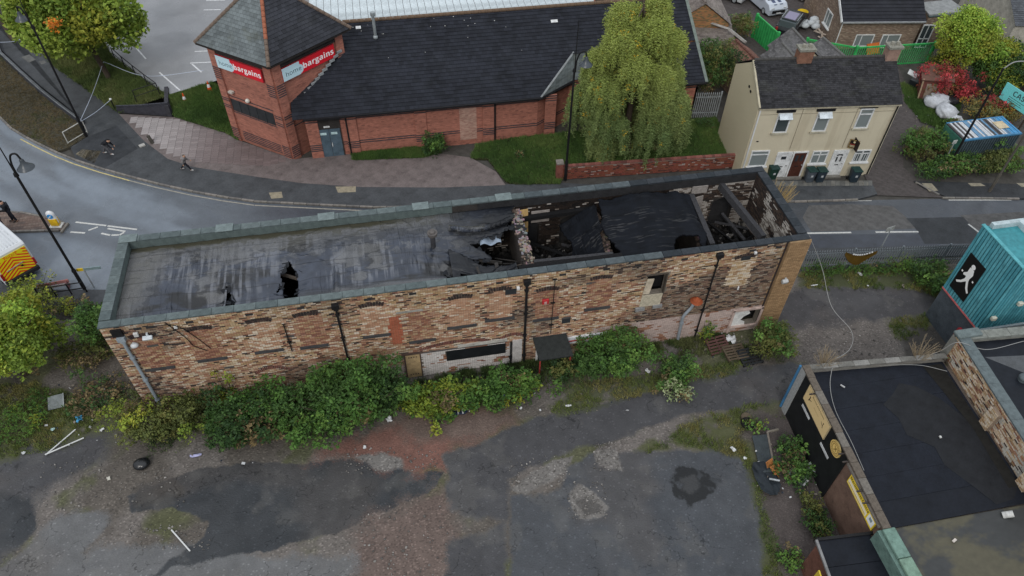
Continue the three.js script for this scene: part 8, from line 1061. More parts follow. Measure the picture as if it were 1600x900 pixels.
{ // shed under the creeper, bulk bags, litter
  const a = P(1448, 160, 0), t = thing('leaning_shed', 'small red-roofed timber shed leaning under the crimson creeper', 'shed', [a.x + 0.8, 0, a.z - 0.8], -0.5); part(t, 'wall', bx(2.0, 1.9, 1.8, 0, 0.95, 0), mat(0.16, 0.06, 0.05, 0.8)); part(t, 'door', bx(0.75, 1.5, 0.06, -0.3, 0.8, 0.92), mat(0.28, 0.22, 0.18, 0.8)); part(t, 'roof', [bx(2.3, 0.08, 2.1, 0, 1.98, 0, 0, 0.1)], mat(0.13, 0.07, 0.055, 0.85)); part(t, 'timber_trim', bx(0.1, 1.95, 0.08, -1.0, 0.97, 0.94), mat(0.4, 0.3, 0.2, 0.8)); t.rotation.z = 0.12;
  const bag = (label, px, py, s, m, ry) => { const q = P(px, py, 0.3), g = new THREE.IcosahedronGeometry(0.6 * s, 3), p = g.attributes.position; for (let i = 0; i < p.count; i++) { const v = V3().fromBufferAttribute(p, i), k = 0.62 + 0.75 * fbm(v.x * 4.4 + px, v.z * 4.4 + v.y * 4, 3, py); p.setXYZ(i, v.x * k * 1.15, Math.max(-0.32, v.y * k * 0.72), v.z * k); } const g2 = mergeVertices(g); g2.computeVertexNormals(); const b = solo('rubble_bag', g2, m, label, 'bag'); b.position.set(q.x, 0.32 * s, q.z); b.rotation.y = ry; };
  const wb = mat(0.48, 0.5, 0.53, 0.6, { scale: 0.7 }); bag('upper of the two large white rubble bags beside the shed', 1463, 160, 1.35, wb, 0.3); bag('lower large white rubble bag beside the shed', 1478, 176, 1.25, wb, 1); bag('small white bag at the corner of the blue container', 1495, 187, 0.8, wb, 2); bag('black rubbish bag behind the white bags', 1487, 156, 0.9, mat(0.02, 0.02, 0.024, 0.4), 0);
  const d = P(1432, 129, 0.3), tv = thing('dumped_appliance', 'dark dumped appliance with a white lid near the shed', 'appliance', [d.x, 0, d.z], 0.5); part(tv, 'body', rb(1.0, 0.6, 0.8, 0.04, 0, 0.3, 0), mat(0.02, 0.025, 0.03, 0.4)); part(tv, 'lid', rb(0.8, 0.06, 0.9, 0.02, 0.3, 0.66, -0.6, 0.3, 0.3), WHITE);
  const bd = P(1588, 130, 2.2), q = thing('turquoise_board', 'turquoise board with dark capitals at the right edge', 'sign'), fA = P(1571, 134, 2.6), fB = P(1618, 165, 2.6), f = frame([fA.x, fA.z], [fB.x, fB.z]); const tx = printTex(512, 256, (x) => { x.fillStyle = '#79dfe0'; x.fillRect(0, 0, 512, 256); x.fillStyle = '#3f5a5c'; x.font = 'bold 110px sans-serif'; x.fillText('CAS', 150, 120); x.font = '60px sans-serif'; x.fillRect(120, 150, 260, 8); x.fillRect(120, 180, 220, 8); x.fillRect(120, 208, 240, 8); }); part(q, 'board', f.box(0, f.L, 1.6, 2.9, -0.06, 0), mat(0.2, 0.55, 0.56, 0.6)); part(q, 'sign_print', f.put(frontQuad(f.L, 1.3, 0).translate(f.L / 2, 2.25, 0.006)), new THREE.MeshStandardMaterial({ map: tx, roughness: 0.6 })); for (const s of [0.2, f.L - 0.2]) part(q, 'post', f.box(s - 0.05, s + 0.05, 0, 1.7, -0.16, -0.06), BARK);
  const dk = P(1570, 140, 0), dh = thing('old_garden_shed', 'grey weathered shed roof behind the turquoise board', 'shed'); part(dh, 'wall', bx(2.6, 1.8, 2.6, dk.x + 1.6, 0.9, dk.z + 0.6, 0.3), mat(0.12, 0.1, 0.085, 0.9)); part(dh, 'roof', bx(3.0, 0.12, 3.0, dk.x + 1.6, 1.9, dk.z + 0.6, 0.3, 0.12), mat(0.17, 0.15, 0.135, 0.9));
}
// vehicles
function wheels(t, xs, zs, r) { for (const x of xs) for (const z of zs) { const w = part(t, 'wheel', cyl(V3(x - 0.1, r, z), V3(x + 0.1, r, z), r, r, 18), BLACK); part(w, 'rim', cyl(V3(x - 0.11, r, z), V3(x + 0.11, r, z), r * 0.6, r * 0.6, 14), STEEL); } }
function bodyShell(prof, w, bev) { const s = new THREE.Shape(prof.map(([z, y]) => new THREE.Vector2(z, y))); const g = new THREE.ExtrudeGeometry(s, { depth: w - 2 * bev, bevelEnabled: true, bevelThickness: bev, bevelSize: bev * 0.7, bevelSegments: 3, curveSegments: 8 }); g.rotateY(-Math.PI / 2); g.translate(w / 2 - bev, 0, 0); return tri(g); }
{ // white and blue-striped van: front towards +z
  const b = P(1206, 27, 0), t = thing('striped_van', 'silver-white van with two dark blue bonnet stripes behind the green gate', 'van', [b.x + 0.1, 0, b.z - 2.3], 0.12), Wm = mat(0.5, 0.55, 0.62, 0.3, { map: 0 }), GL = GLASS;
  part(t, 'body', bodyShell([[-2.4, 0.35], [2.35, 0.35], [2.42, 0.8], [2.1, 1.12], [1.5, 1.2], [0.75, 1.92], [0.4, 2.02], [-2.3, 2.0], [-2.4, 1.4]], 1.9, 0.12), Wm); part(t, 'windscreen', quad(V3(-0.76, 1.24, 1.5), V3(0.76, 1.24, 1.5), V3(0.66, 1.9, 0.83), V3(-0.66, 1.9, 0.83)).translate(0, 0.06, 0.06), GL); for (const s of [-1, 1]) { part(t, 'side_window', bx(0.02, 0.5, 0.95, s * 0.955, 1.55, 0.4), GL); part(t, 'mirror', rb(0.2, 0.2, 0.12, 0.04, s * 1.08, 1.3, 1.05), Wm); part(t, 'headlight', rb(0.34, 0.24, 0.2, 0.05, s * 0.62, 0.86, 2.38), mat(0.5, 0.53, 0.55, 0.15)); part(t, 'bonnet_stripe', [quad(V3(s * 0.3 - 0.16, 1.22, 1.55), V3(s * 0.3 - 0.16, 1.06, 2.2), V3(s * 0.3 + 0.16, 1.06, 2.2), V3(s * 0.3 + 0.16, 1.22, 1.55)).translate(0, 0.095, 0.05)], mat(0.03, 0.05, 0.12, 0.3)); }
  part(t, 'grille', bx(1.3, 0.24, 0.06, 0, 0.6, 2.5), BLACK); part(t, 'number_plate', bx(0.5, 0.11, 0.03, 0, 0.47, 2.54), WHITE); wheels(t, [-0.85, 0.85], [-1.5, 1.55], 0.33);
}
{ // black hatchback, rear towards +z
  const b = P(1236, 52, 0), t = thing('black_car', 'black car with pale panoramic roof parked by the slate wings', 'car', [b.x + 0.2, 0, b.z - 0.7], -0.75), K = mat(0.015, 0.017, 0.02, 0.2, { map: 0 });
  part(t, 'body', bodyShell([[-2.1, 0.3], [2.0, 0.3], [2.05, 0.75], [1.95, 0.95], [-1.0, 0.98], [-2.0, 0.8], [-2.12, 0.55]], 1.75, 0.12), K); part(t, 'cabin', bodyShell([[-0.95, 0.95], [1.98, 0.92], [1.75, 1.4], [0.9, 1.5], [-0.1, 1.48]], 1.5, 0.1), GLASS); part(t, 'roof', rb(1.25, 0.06, 1.7, 0.03, 0, 1.56, 0.75), K); part(t, 'glass_roof', rb(0.95, 0.03, 1.45, 0.01, 0, 1.6, 0.75), new THREE.MeshStandardMaterial({ color: C(0.2, 0.18, 0.28), roughness: 0.12 })); part(t, 'windscreen', quad(V3(-0.68, 1.0, -0.95), V3(0.68, 1.0, -0.95), V3(0.6, 1.47, -0.12), V3(-0.6, 1.47, -0.12)).translate(0, 0.1, 0), GLASS); for (const s of [-1, 1]) { part(t, 'rear_light', rb(0.2, 0.3, 0.1, 0.03, s * 0.72, 0.8, 2.1), mat(0.3, 0.02, 0.02, 0.3)); part(t, 'mirror', rb(0.18, 0.12, 0.1, 0.03, s * 0.95, 0.98, -0.7), K); } part(t, 'roof_rail', bx(0.04, 0.05, 1.6, 0.68, 1.62, 0.7), STEEL); part(t, 'roof_rail', bx(0.04, 0.05, 1.6, -0.68, 1.62, 0.7), STEEL); wheels(t, [-0.78, 0.78], [-1.35, 1.35], 0.31);
  const c = P(1137, 3, 0), u = thing('white_car', 'white car partly hidden behind the shrub at the top edge', 'car', [c.x + 0.2, 0, c.z - 1.2], 0.7), Wm = mat(0.55, 0.57, 0.58, 0.3, { map: 0 }); part(u, 'body', bodyShell([[-2.1, 0.3], [2.0, 0.3], [2.1, 0.7], [1.1, 0.98], [-2.0, 0.95]], 1.75, 0.12), Wm); part(u, 'cabin', bodyShell([[-1.9, 0.92], [1.1, 0.95], [0.4, 1.42], [-1.5, 1.45]], 1.5, 0.1), GLASS); part(u, 'roof', rb(1.3, 0.06, 1.7, 0.03, 0, 1.54, -0.6), Wm); wheels(u, [-0.78, 0.78], [-1.35, 1.35], 0.31);
  const d = P(1256, 1, 0), v = thing('small_red_white_car', 'white car with red rear lights at the top edge above the black car', 'car', [d.x - 0.1, 0, d.z - 1.9], 0.2); part(v, 'body', bodyShell([[-2.1, 0.3], [2.0, 0.3], [2.05, 0.85], [-2.0, 0.85]], 1.75, 0.14), Wm); part(v, 'cabin', bodyShell([[-1.0, 0.85], [1.9, 0.85], [1.5, 1.4], [-0.4, 1.42]], 1.5, 0.1), GLASS); part(v, 'rear_panel', rb(0.7, 0.3, 0.1, 0.03, 0, 0.55, 2.14), mat(0.25, 0.03, 0.03, 0.4)); wheels(v, [-0.78, 0.78], [-1.35, 1.35], 0.31);
}
{ // heap of builders' waste by the bungalow
  const heap = (name, label, px, py, gs, m, cat) => { const p = P(px, py, 0.3), o = solo(name, gs, m, label, cat); o.position.set(p.x, 0, p.z); return o; };
  const r = rng(12), W3 = []; for (let i = 0; i < 9; i++) W3.push(sph(0.3 + 0.2 * r(), (r() - 0.5) * 1.6, 0.3 + 0.3 * r(), (r() - 0.5) * 1.0, 1.1, 0.7, 0.9, 8)); const h = heap('white_sack_heap', 'heap of crumpled white sacks against the bungalow gable', 1265, 38, W3, mat(0.45, 0.48, 0.5, 0.6), 'sacks'); h.userData.kind = 'stuff';
  const y = heap('yellow_tub', 'yellow plastic tub by the bungalow drive', 1254, 20, [new THREE.CylinderGeometry(0.5, 0.38, 0.4, 14).translate(0, 0.25, 0)], mat(0.6, 0.4, 0.01, 0.5), 'tub');
  const wd = []; for (let i = 0; i < 8; i++) wd.push(beam(V3((r() - 0.5) * 1.4, 0.1 + 0.4 * r(), (r() - 0.5) * 1.2), V3((r() - 0.5) * 1.8, 0.1 + 0.5 * r(), (r() - 0.5) * 1.6), 0.1, 0.05)); heap('timber_offcuts', 'pile of timber offcuts between the black car and the yellow tub', 1244, 27, wd, mat(0.3, 0.24, 0.16, 0.85), 'timber').userData.kind = 'stuff';
  const wd2 = []; for (let i = 0; i < 7; i++) wd2.push(beam(V3((r() - 0.5) * 1.2, 0.1 + 0.5 * r(), (r() - 0.5) * 2.2), V3((r() - 0.5) * 1.4, 0.2 + 0.6 * r(), (r() - 0.5) * 2.4), 0.14, 0.04)); heap('scrap_boards', 'scrap boards leaning below the bungalow side window', 1287, 58, wd2, mat(0.36, 0.3, 0.25, 0.85), 'boards').userData.kind = 'stuff';
  const ob = heap('orange_slide', 'orange board behind the long green railing', 1362, 81, [bx(1.2, 0.9, 0.1, 0, 0.6, 0, 0.1, -0.5)], mat(0.5, 0.13, 0.03, 0.6), 'board');
}
{ // police van at the left edge: rear door faces +z
  const R1 = P(38, 379, 2.35), R0 = P(-12, 406, 2.35), dx = R1.clone().sub(R0).normalize(), ang = Math.atan2(-dx.z, dx.x), w = 2.0, cx = R1.x - dx.x * w / 2, cz = R1.z - dx.z * w / 2;
  const t = thing('police_van', 'white police van with orange and yellow striped rear at the left edge', 'van', [cx, 0, cz], ang), Wm = mat(0.6, 0.62, 0.64, 0.35, { map: 0 });
  part(t, 'body', bodyShell([[-4.6, 0.4], [-0.06, 0.4], [-0.02, 1.1], [-0.1, 2.25], [-0.2, 2.35], [-3.4, 2.35], [-4.1, 1.45], [-4.7, 1.1]], w, 0.08), Wm); for (let i = 0; i < 9; i++) part(t, 'roof_rib', bx(0.07, 0.03, 3.1, -0.72 + i * 0.18, 2.425, -1.8), mat(0.52, 0.54, 0.56, 0.4));
  const tx = printTex(512, 512, (x, W, H) => { x.fillStyle = '#f3e11c'; x.fillRect(0, 0, W, H); x.fillStyle = '#e8481f'; for (let i = -4; i < 8; i++) { const y = 70 + i * 72; for (const s of [-1, 1]) { x.beginPath(); x.moveTo(W / 2, y); x.lineTo(W / 2 + s * W / 2, y + 170); x.lineTo(W / 2 + s * W / 2, y + 206); x.lineTo(W / 2, y + 36); x.fill(); } } x.fillStyle = '#f3e11c'; x.fillRect(60, 14, W - 120, 62); x.fillStyle = '#e8481f'; x.font = 'bold 66px sans-serif'; x.textAlign = 'center'; x.fillText('POLICE', W / 2, 68); });
  const rd = part(t, 'rear_door', rb(1.78, 1.65, 0.05, 0.02, 0, 1.42, 0.06, 0, 0.04), mat(0.6, 0.5, 0.03, 0.4)); part(rd, 'rear_print', frontQuad(1.74, 1.6, 0).rotateX(0.04).translate(0, 1.42, 0.092), new THREE.MeshStandardMaterial({ map: tx, roughness: 0.4 })); part(rd, 'door_handle', rb(0.12, 0.12, 0.06, 0.02, 0.25, 1.15, 0.11), BLACK); part(rd, 'wiper', beam(V3(-0.6, 1.25, 0.11), V3(0.4, 1.35, 0.11), 0.035), STEEL);
  part(t, 'bumper', rb(1.95, 0.28, 0.24, 0.06, 0, 0.5, 0.08), mat(0.02, 0.02, 0.022, 0.5)); for (const s of [-1, 1]) part(t, 'tail_light', rb(0.14, 0.5, 0.08, 0.03, s * 0.93, 1.0, 0.06), mat(0.3, 0.015, 0.015, 0.25)); wheels(t, [-0.9, 0.9], [-3.7, -0.95], 0.36);
}
// ---------- people ----------
function flesh(bones, cell, k = 0.03, pad = 0.06) {
  const lo = V3(9e9, 9e9, 9e9), hi = V3(-9e9, -9e9, -9e9); for (const [a, b, ra, rb_] of bones) for (const [p, r] of [[a, ra], [b, rb_]]) { lo.min(p.clone().subScalar(r)); hi.max(p.clone().addScalar(r)); } lo.subScalar(pad); hi.addScalar(pad);
  const ext = Math.max(hi.x - lo.x, hi.y - lo.y, hi.z - lo.z), N = Math.min(110, Math.ceil(ext / cell)), c = lo.clone().add(hi).multiplyScalar(0.5), half = ext / 2; const mc = new MarchingCubes(N, new THREE.MeshBasicMaterial(), false, false, 60000); mc.isolation = 0; const H = N / 2, q = V3();
  const pre = bones.map(([a, b, ra, rb_]) => { const d = b.clone().sub(a); return { a, d, l2: Math.max(1e-9, d.lengthSq()), ra, rb: rb_ }; });
  for (let z = 0; z < N; z++) for (let y = 0; y < N; y++) for (let x = 0; x < N; x++) { q.set(c.x + (x - H) / H * half, c.y + (y - H) / H * half, c.z + (z - H) / H * half); let s = 0, best = 9; for (const b of pre) { const px = q.x - b.a.x, py = q.y - b.a.y, pz = q.z - b.a.z, t = clamp((px * b.d.x + py * b.d.y + pz * b.d.z) / b.l2), dx = px - b.d.x * t, dy = py - b.d.y * t, dz = pz - b.d.z * t, d = Math.sqrt(dx * dx + dy * dy + dz * dz) - lerp(b.ra, b.rb, t); if (d < best) best = d; if (d < 0.4) s += Math.exp(-d / k); } mc.field[z * N * N + y * N + x] = s > 0 ? k * Math.log(s) : -best; }
  mc.update(); const n = mc.count !== undefined && mc.count !== null ? mc.count : mc.geometry.drawRange.count, pos = new Float32Array(n * 3); for (let i = 0; i < n; i++) { pos[i * 3] = c.x + mc.positionArray[i * 3] * half; pos[i * 3 + 1] = c.y + mc.positionArray[i * 3 + 1] * half; pos[i * 3 + 2] = c.z + mc.positionArray[i * 3 + 2] * half; }
  let g = new THREE.BufferGeometry(); g.setAttribute('position', new THREE.BufferAttribute(pos, 3)); g = mergeVertices(g, 1e-4); g.computeVertexNormals(); g = g.toNonIndexed(); g.setAttribute('uv', new THREE.BufferAttribute(new Float32Array(g.attributes.position.count * 2), 2)); return g;
}
// pose: lean (spine pitch forward), legs [[thigh, knee], ...] in radians forward, arms [[swing, elbow, out], ...]; faces +z
function person(label, pos, ry, S, pose, m) {
  const t = thing('person', label, 'person', pos, ry); const rx = (v, a) => v.clone().applyAxisAngle(V3(1, 0, 0), a), hipY = 0.93, j = {};
  const legs = pose.legs.map(([th, kn], i) => { const s = i ? 1 : -1, hip = V3(s * 0.095, 0, 0), knee = hip.clone().add(rx(V3(0, -0.44, 0), -th)), ank = knee.clone().add(rx(V3(0, -0.42, 0), -th + kn)), toe = ank.clone().add(rx(V3(s * 0.03, -0.05, 0.17), -Math.max(0, 0))); return { hip, knee, ank, toe }; });
  const drop = Math.min(...legs.map((l) => l.ank.y)) - 0.07; const O = V3(0, -drop, 0); legs.forEach((l) => Object.keys(l).forEach((k) => l[k].add(O)));
  const pel = O.clone(), sp = (y, z = 0, x = 0) => rx(V3(x, y, z), pose.lean).add(pel); const chest = sp(0.36), neck = sp(0.5), head = rx(V3(0, 0.62, 0.03), pose.lean).add(pel).add(pose.head || V3(0, 0, 0));
  const sho = [sp(0.44, 0, -0.185), sp(0.44, 0, 0.185)]; const arms = pose.arms.map(([sw, el, out], i) => { const s = i ? 1 : -1, d = V3(s * out, -1, 0).normalize(), e = sho[i].clone().add(rx(d.clone().multiplyScalar(0.29), -sw)), hd = e.clone().add(rx(d.clone().multiplyScalar(0.25), -sw - el)), dir = hd.clone().sub(e).normalize(); return { e, hd, dir }; });
  const torso = [[pel.clone().add(V3(-0.06, 0.02, 0)), pel.clone().add(V3(0.06, 0.02, 0)), 0.115, 0.115], [pel, sp(0.2), 0.12, 0.11], [sp(0.2), chest, 0.115, 0.135], [sp(0.4, 0, -0.11), sp(0.4, 0, 0.11), 0.1, 0.1]];
  const legB = legs.flatMap((l) => [[l.hip, l.knee, 0.088, 0.058], [l.knee, l.ank, 0.056, 0.038]]), armB = arms.flatMap((a, i) => [[sho[i], a.e, 0.055, 0.042], [a.e, a.hd, 0.041, 0.028]]), footB = legs.map((l) => [l.ank.clone().add(V3(0, -0.035, -0.03)), l.toe, 0.042, 0.034]);
  const hv = (x, y, z) => rx(V3(x, y, z), pose.lean * 0.5).add(head); const headB = [[neck, head, 0.055, 0.055], [hv(0, 0.03, -0.015), hv(0, 0.03, 0.015), 0.092, 0.09], [hv(0, -0.05, 0.04), hv(0, -0.03, 0.03), 0.058, 0.065]];
  const body = [flesh([...torso, ...legB, ...armB, ...footB, ...headB], 0.019)];
  const face = flesh([[hv(0, 0.03, -0.01), hv(0, 0.0, 0.02), 0.09, 0.085], [hv(0, -0.055, 0.05), hv(0, -0.04, 0.04), 0.045, 0.05], [hv(0, 0.02, 0.1), hv(0, -0.015, 0.118), 0.01, 0.016], [hv(-0.094, 0.01, 0), hv(-0.096, -0.03, 0), 0.018, 0.014], [hv(0.094, 0.01, 0), hv(0.096, -0.03, 0), 0.018, 0.014]], 0.008, 0.012, 0.02); body.push(face);
  arms.forEach((a, i) => { const s = i ? 1 : -1, side = V3(0, 0, 1).addScaledVector(a.dir, -a.dir.z).normalize(), across = side.clone(), inn = a.dir.clone().cross(side).multiplyScalar(1), P0 = (l, w, c) => a.hd.clone().addScaledVector(a.dir, l).addScaledVector(across, w).addScaledVector(inn, c), bs = [[P0(0, 0, 0), P0(0.07, 0.022, 0), 0.027, 0.018], [P0(0, 0, 0), P0(0.07, -0.022, 0), 0.027, 0.018]]; [[0.028, 0.07], [0.009, 0.08], [-0.01, 0.074], [-0.028, 0.058]].forEach(([w, L]) => { bs.push([P0(0.075, w, 0), P0(0.075 + L * 0.5, w * 1.1, 0.006), 0.0095, 0.009], [P0(0.075 + L * 0.5, w * 1.1, 0.006), P0(0.075 + L * 0.92, w * 1.1, 0.028), 0.009, 0.0075]); }); bs.push([P0(0.02, 0.03, 0.005), P0(0.055, 0.056, 0.015), 0.012, 0.01], [P0(0.055, 0.056, 0.015), P0(0.085, 0.058, 0.024), 0.01, 0.008]); body.push(flesh(bs, 0.006, 0.006, 0.015)); });
  part(t, 'body', body, m.skin); const fat = (b, k) => b.map(([a, c, r0, r1]) => [a, c, r0 + k, r1 + k]);
  part(t, 'jacket', flesh([...fat(torso, 0.024), ...fat(armB, 0.02), [neck.clone().add(V3(0, -0.06, 0)), neck.clone().add(V3(0, -0.01, 0)), 0.085, 0.07]], 0.02), m.top); part(t, 'trousers', flesh([...fat(legB, 0.022), [pel.clone().add(V3(-0.06, 0, 0)), pel.clone().add(V3(0.06, 0, 0)), 0.128, 0.128]], 0.02), m.legs); part(t, 'shoes', flesh(fat(footB, 0.012), 0.014, 0.015), m.shoes);
  part(t, m.hat ? 'cap' : 'hair', m.hat ? [flesh([[hv(0, 0.075, -0.012), hv(0, 0.085, 0.012), 0.085, 0.08]], 0.012, 0.015), sph(0.075, hv(0, 0.07, 0.1).x, hv(0, 0.07, 0.1).y, hv(0, 0.07, 0.1).z, 1.1, 0.18, 0.9)] : flesh([[hv(0, 0.055, -0.03), hv(0, 0.07, 0.01), 0.088, 0.075], [hv(0, 0, -0.045), hv(0, -0.03, -0.045), 0.075, 0.06]], 0.012, 0.015), m.hair); for (const s of [-0.033, 0.033]) { const e = hv(s, 0.015, 0.092); part(t, 'eye', sph(0.011, e.x, e.y, e.z), BLACK); }
  if (m.extra) m.extra(t, { sp, arms, pel, hv }); t.scale.setScalar(S); return t;
}
{
  const skin = mat(0.5, 0.3, 0.21, 0.6, { map: 0 }), blk = mat(0.014, 0.015, 0.019, 0.75, { map: 0 }), navy = mat(0.018, 0.02, 0.028, 0.75, { map: 0 }), gear = (t, { sp, pel }) => { part(t, 'duty_belt', [tri(new THREE.TorusGeometry(0.155, 0.028, 8, 20).rotateX(Math.PI / 2).scale(1, 1.2, 0.85).translate(pel.x, pel.y + 0.07, pel.z))], BLACK); part(t, 'stab_vest', [rb(0.36, 0.42, 0.08, 0.03, sp(0.28, -0.14).x, sp(0.28, -0.14).y, sp(0.28, -0.14).z), rb(0.36, 0.42, 0.07, 0.03, sp(0.28, 0.145).x, sp(0.28, 0.145).y, sp(0.28, 0.145).z)], navy); };
  const o1 = P(28, 345, 0.12), o2 = P(11, 358, 0.12);
  person('police officer in black uniform standing on the traffic island, arm bent', [o1.x - 0.2, 0.12, o1.z], -1.2, 1.02, { lean: 0.08, legs: [[0.12, 0.08], [-0.14, 0.05]], arms: [[0.5, 1.3, 0.12], [0.35, 1.5, 0.15]] }, { skin, top: blk, legs: navy, shoes: BLACK, hair: BLACK, hat: 1, extra: gear });
  person('second police officer in black, nearer the van roof, mostly out of view', [o2.x - 0.15, 0.12, o2.z], -0.9, 1.0, { lean: 0.05, legs: [[-0.1, 0.05], [0.14, 0.1]], arms: [[0.2, 0.5, 0.15], [0.1, 0.4, 0.15]] }, { skin, top: blk, legs: navy, shoes: BLACK, hair: BLACK, hat: 1, extra: gear });
  const a = P(168, 240, 0.1), b = P(292, 265, 0.1), gr = mat(0.1, 0.1, 0.11, 0.8, { map: 0 }), gl = mat(0.2, 0.19, 0.19, 0.8, { map: 0 }), ws = mat(0.5, 0.5, 0.5, 0.6, { map: 0 });
  person('pedestrian in a black coat bending forward beside the beige paving patch', [a.x, 0.1, a.z], 1.35, 0.92, { lean: 0.95, legs: [[0.6, 0.35], [-0.25, 0.25]], arms: [[0.5, 0.4, 0.1], [0.3, 0.3, 0.1]] }, { skin, top: blk, legs: gr, shoes: ws, hair: BLACK });
  person('pedestrian in grey top and dark trousers striding along the pavement', [b.x, 0.1, b.z], 1.45, 0.8, { lean: 0.22, legs: [[0.55, 0.15], [-0.45, 0.2]], arms: [[-0.4, 0.3, 0.1], [0.4, 0.5, 0.1]] }, { skin, top: gl, legs: navy, shoes: ws, hair: mat(0.1, 0.08, 0.06, 0.8, { map: 0 }) });
  const st = P(239, 224, 0.1), bs = thing('broken_post', 'stub of a broken timber post at the edge of the forecourt', 'post'); part(bs, 'stub', beam(V3(st.x, 0.05, st.z), V3(st.x - 0.15, 0.75, st.z - 0.05), 0.2, 0.14), mat(0.08, 0.075, 0.065, 0.9)); part(bs, 'base', bx(0.4, 0.1, 0.3, st.x - 0.7, 0.14, st.z + 0.2, 0.5), mat(0.35, 0.34, 0.32, 0.8));
}
// ---------- things dumped in the yard ----------
function pallet(label, px, py, ry, m, tilt = 0) { const p = P(px, py, 0.1), t = thing('pallet', label, 'pallet', [p.x, 0.08, p.z], ry); for (let i = 0; i < 6; i++) part(t, 'slat', bx(1.2, 0.025, 0.11, 0, 0.15, -0.45 + i * 0.18), m); for (const x of [-0.54, 0, 0.54]) part(t, 'bearer', bx(0.1, 0.12, 1.0, x, 0.07, 0), m); t.rotation.x = tilt; }
pallet('reddish pallet lying by the pink wall', 1121, 540, 0.1, mat(0.1, 0.05, 0.045, 0.85), 0.25); pallet('brown slatted pallet beside the corner pier bush', 1148, 552, 0.05, mat(0.11, 0.085, 0.06, 0.85)); pallet('black pallet nearest the track', 1171, 558, 0.08, mat(0.022, 0.024, 0.026, 0.7), 0.2);
function rag(name, label, px, py, w, d, m, cat = 'litter', h = 0.06) { const p = P(px, py, 0.03), s = px; const g = gridSheet(8, 8, (u, v) => [(u - 0.5) * w * (0.8 + 0.4 * vn(v * 3, 1, s)), 0.02 + h * vn(u * 4, v * 4, s), (v - 0.5) * d * (0.8 + 0.4 * vn(u * 3, 5, s)), u, v], (u, v) => Math.abs(u - 0.5) + Math.abs(v - 0.5) < 0.8, 0.012); const o = solo(name, g, m, label, cat); o.position.set(p.x, 0.02, p.z); o.rotation.y = s % 6; return o; }
const LB = mat(0.08, 0.35, 0.6, 0.5, { map: 0 }), LW2 = mat(0.62, 0.63, 0.64, 0.6, { map: 0 });
rag('plastic_bag', 'bright blue plastic bag beside the white poles', 125, 656, 0.4, 0.35, LB, 'litter', 0.2); rag('plastic_bag', 'blue-white bag in the yellow bush under the blank sign board', 791, 620, 0.45, 0.3, mat(0.3, 0.4, 0.6, 0.5, { map: 0 }), 'litter', 0.2); rag('paper_scrap', 'white scrap below the dark green brambles', 608, 656, 0.3, 0.3, LW2, 'litter', 0.15); rag('paper_scrap', 'white scrap on the red shale', 570, 699, 0.14, 0.22, LW2); rag('cloth_scrap', 'lilac cloth scrap right of the black bag', 306, 712, 0.45, 0.15, mat(0.4, 0.4, 0.6, 0.6, { map: 0 })); rag('paper_scrap', 'cream scrap on the gravel below the black bag', 170, 748, 0.22, 0.14, mat(0.5, 0.48, 0.42, 0.7)); rag('paper_scrap', 'small turquoise-white scrap left of the white poles', 83, 671, 0.15, 0.18, mat(0.35, 0.5, 0.5, 0.6)); rag('paper_scrap', 'white scrap by the weeds left of the white poles', 37, 708, 0.14, 0.14, LW2); rag('paper_scrap', 'white scrap right of the white poles near the thicket', 160, 672, 0.22, 0.14, LW2, 'litter', 0.1); rag('paper_scrap', 'white scraps at the edge of the tarmac below the porch', 888, 634, 0.3, 0.12, LW2); rag('paper_scrap', 'white scrap at the edge of the grass under the yellow bush', 814, 638, 0.16, 0.1, LW2); rag('paper_scrap', 'white scrap on the grass above the oil stain', 1145, 702, 0.3, 0.2, LW2, 'litter', 0.1); rag('paper_scrap', 'white scrap near the dark plank at the grass edge', 1164, 716, 0.15, 0.13, LW2); rag('paper_scrap', 'white scrap beside the palisade fence weeds', 1272, 446, 0.4, 0.1, LW2); rag('paper_scrap', 'pale scrap in the weeds below the orange banner', 1343, 429, 0.35, 0.2, LW2, 'litter', 0.1); rag('white_board_scrap', 'white board scrap standing in the weeds right of the rounded shrub', 1012, 581, 0.2, 0.3, LW2, 'litter', 0.2);
rag('folded_flag', 'navy and white cloth lying at the foot of the yellow-green bush', 719, 643, 0.75, 0.4, mat(0.02, 0.03, 0.06, 0.7, { map: 0 }), 'cloth', 0.08); rag('torn_poster', 'white and navy torn board beside the reddish pallet', 1141, 532, 0.5, 0.5, LW2, 'litter', 0.3);
{ const f = scene.getObjectByName('folded_flag'); for (const s of [-1, 1]) part(f, 'white_stripe', [bx(0.07, 0.02, 0.3, s * 0.12, 0.1, 0.05), bx(0.2, 0.02, 0.07, s * 0.24, 0.1, -0.1)], LW2); f.rotation.y = 0; }
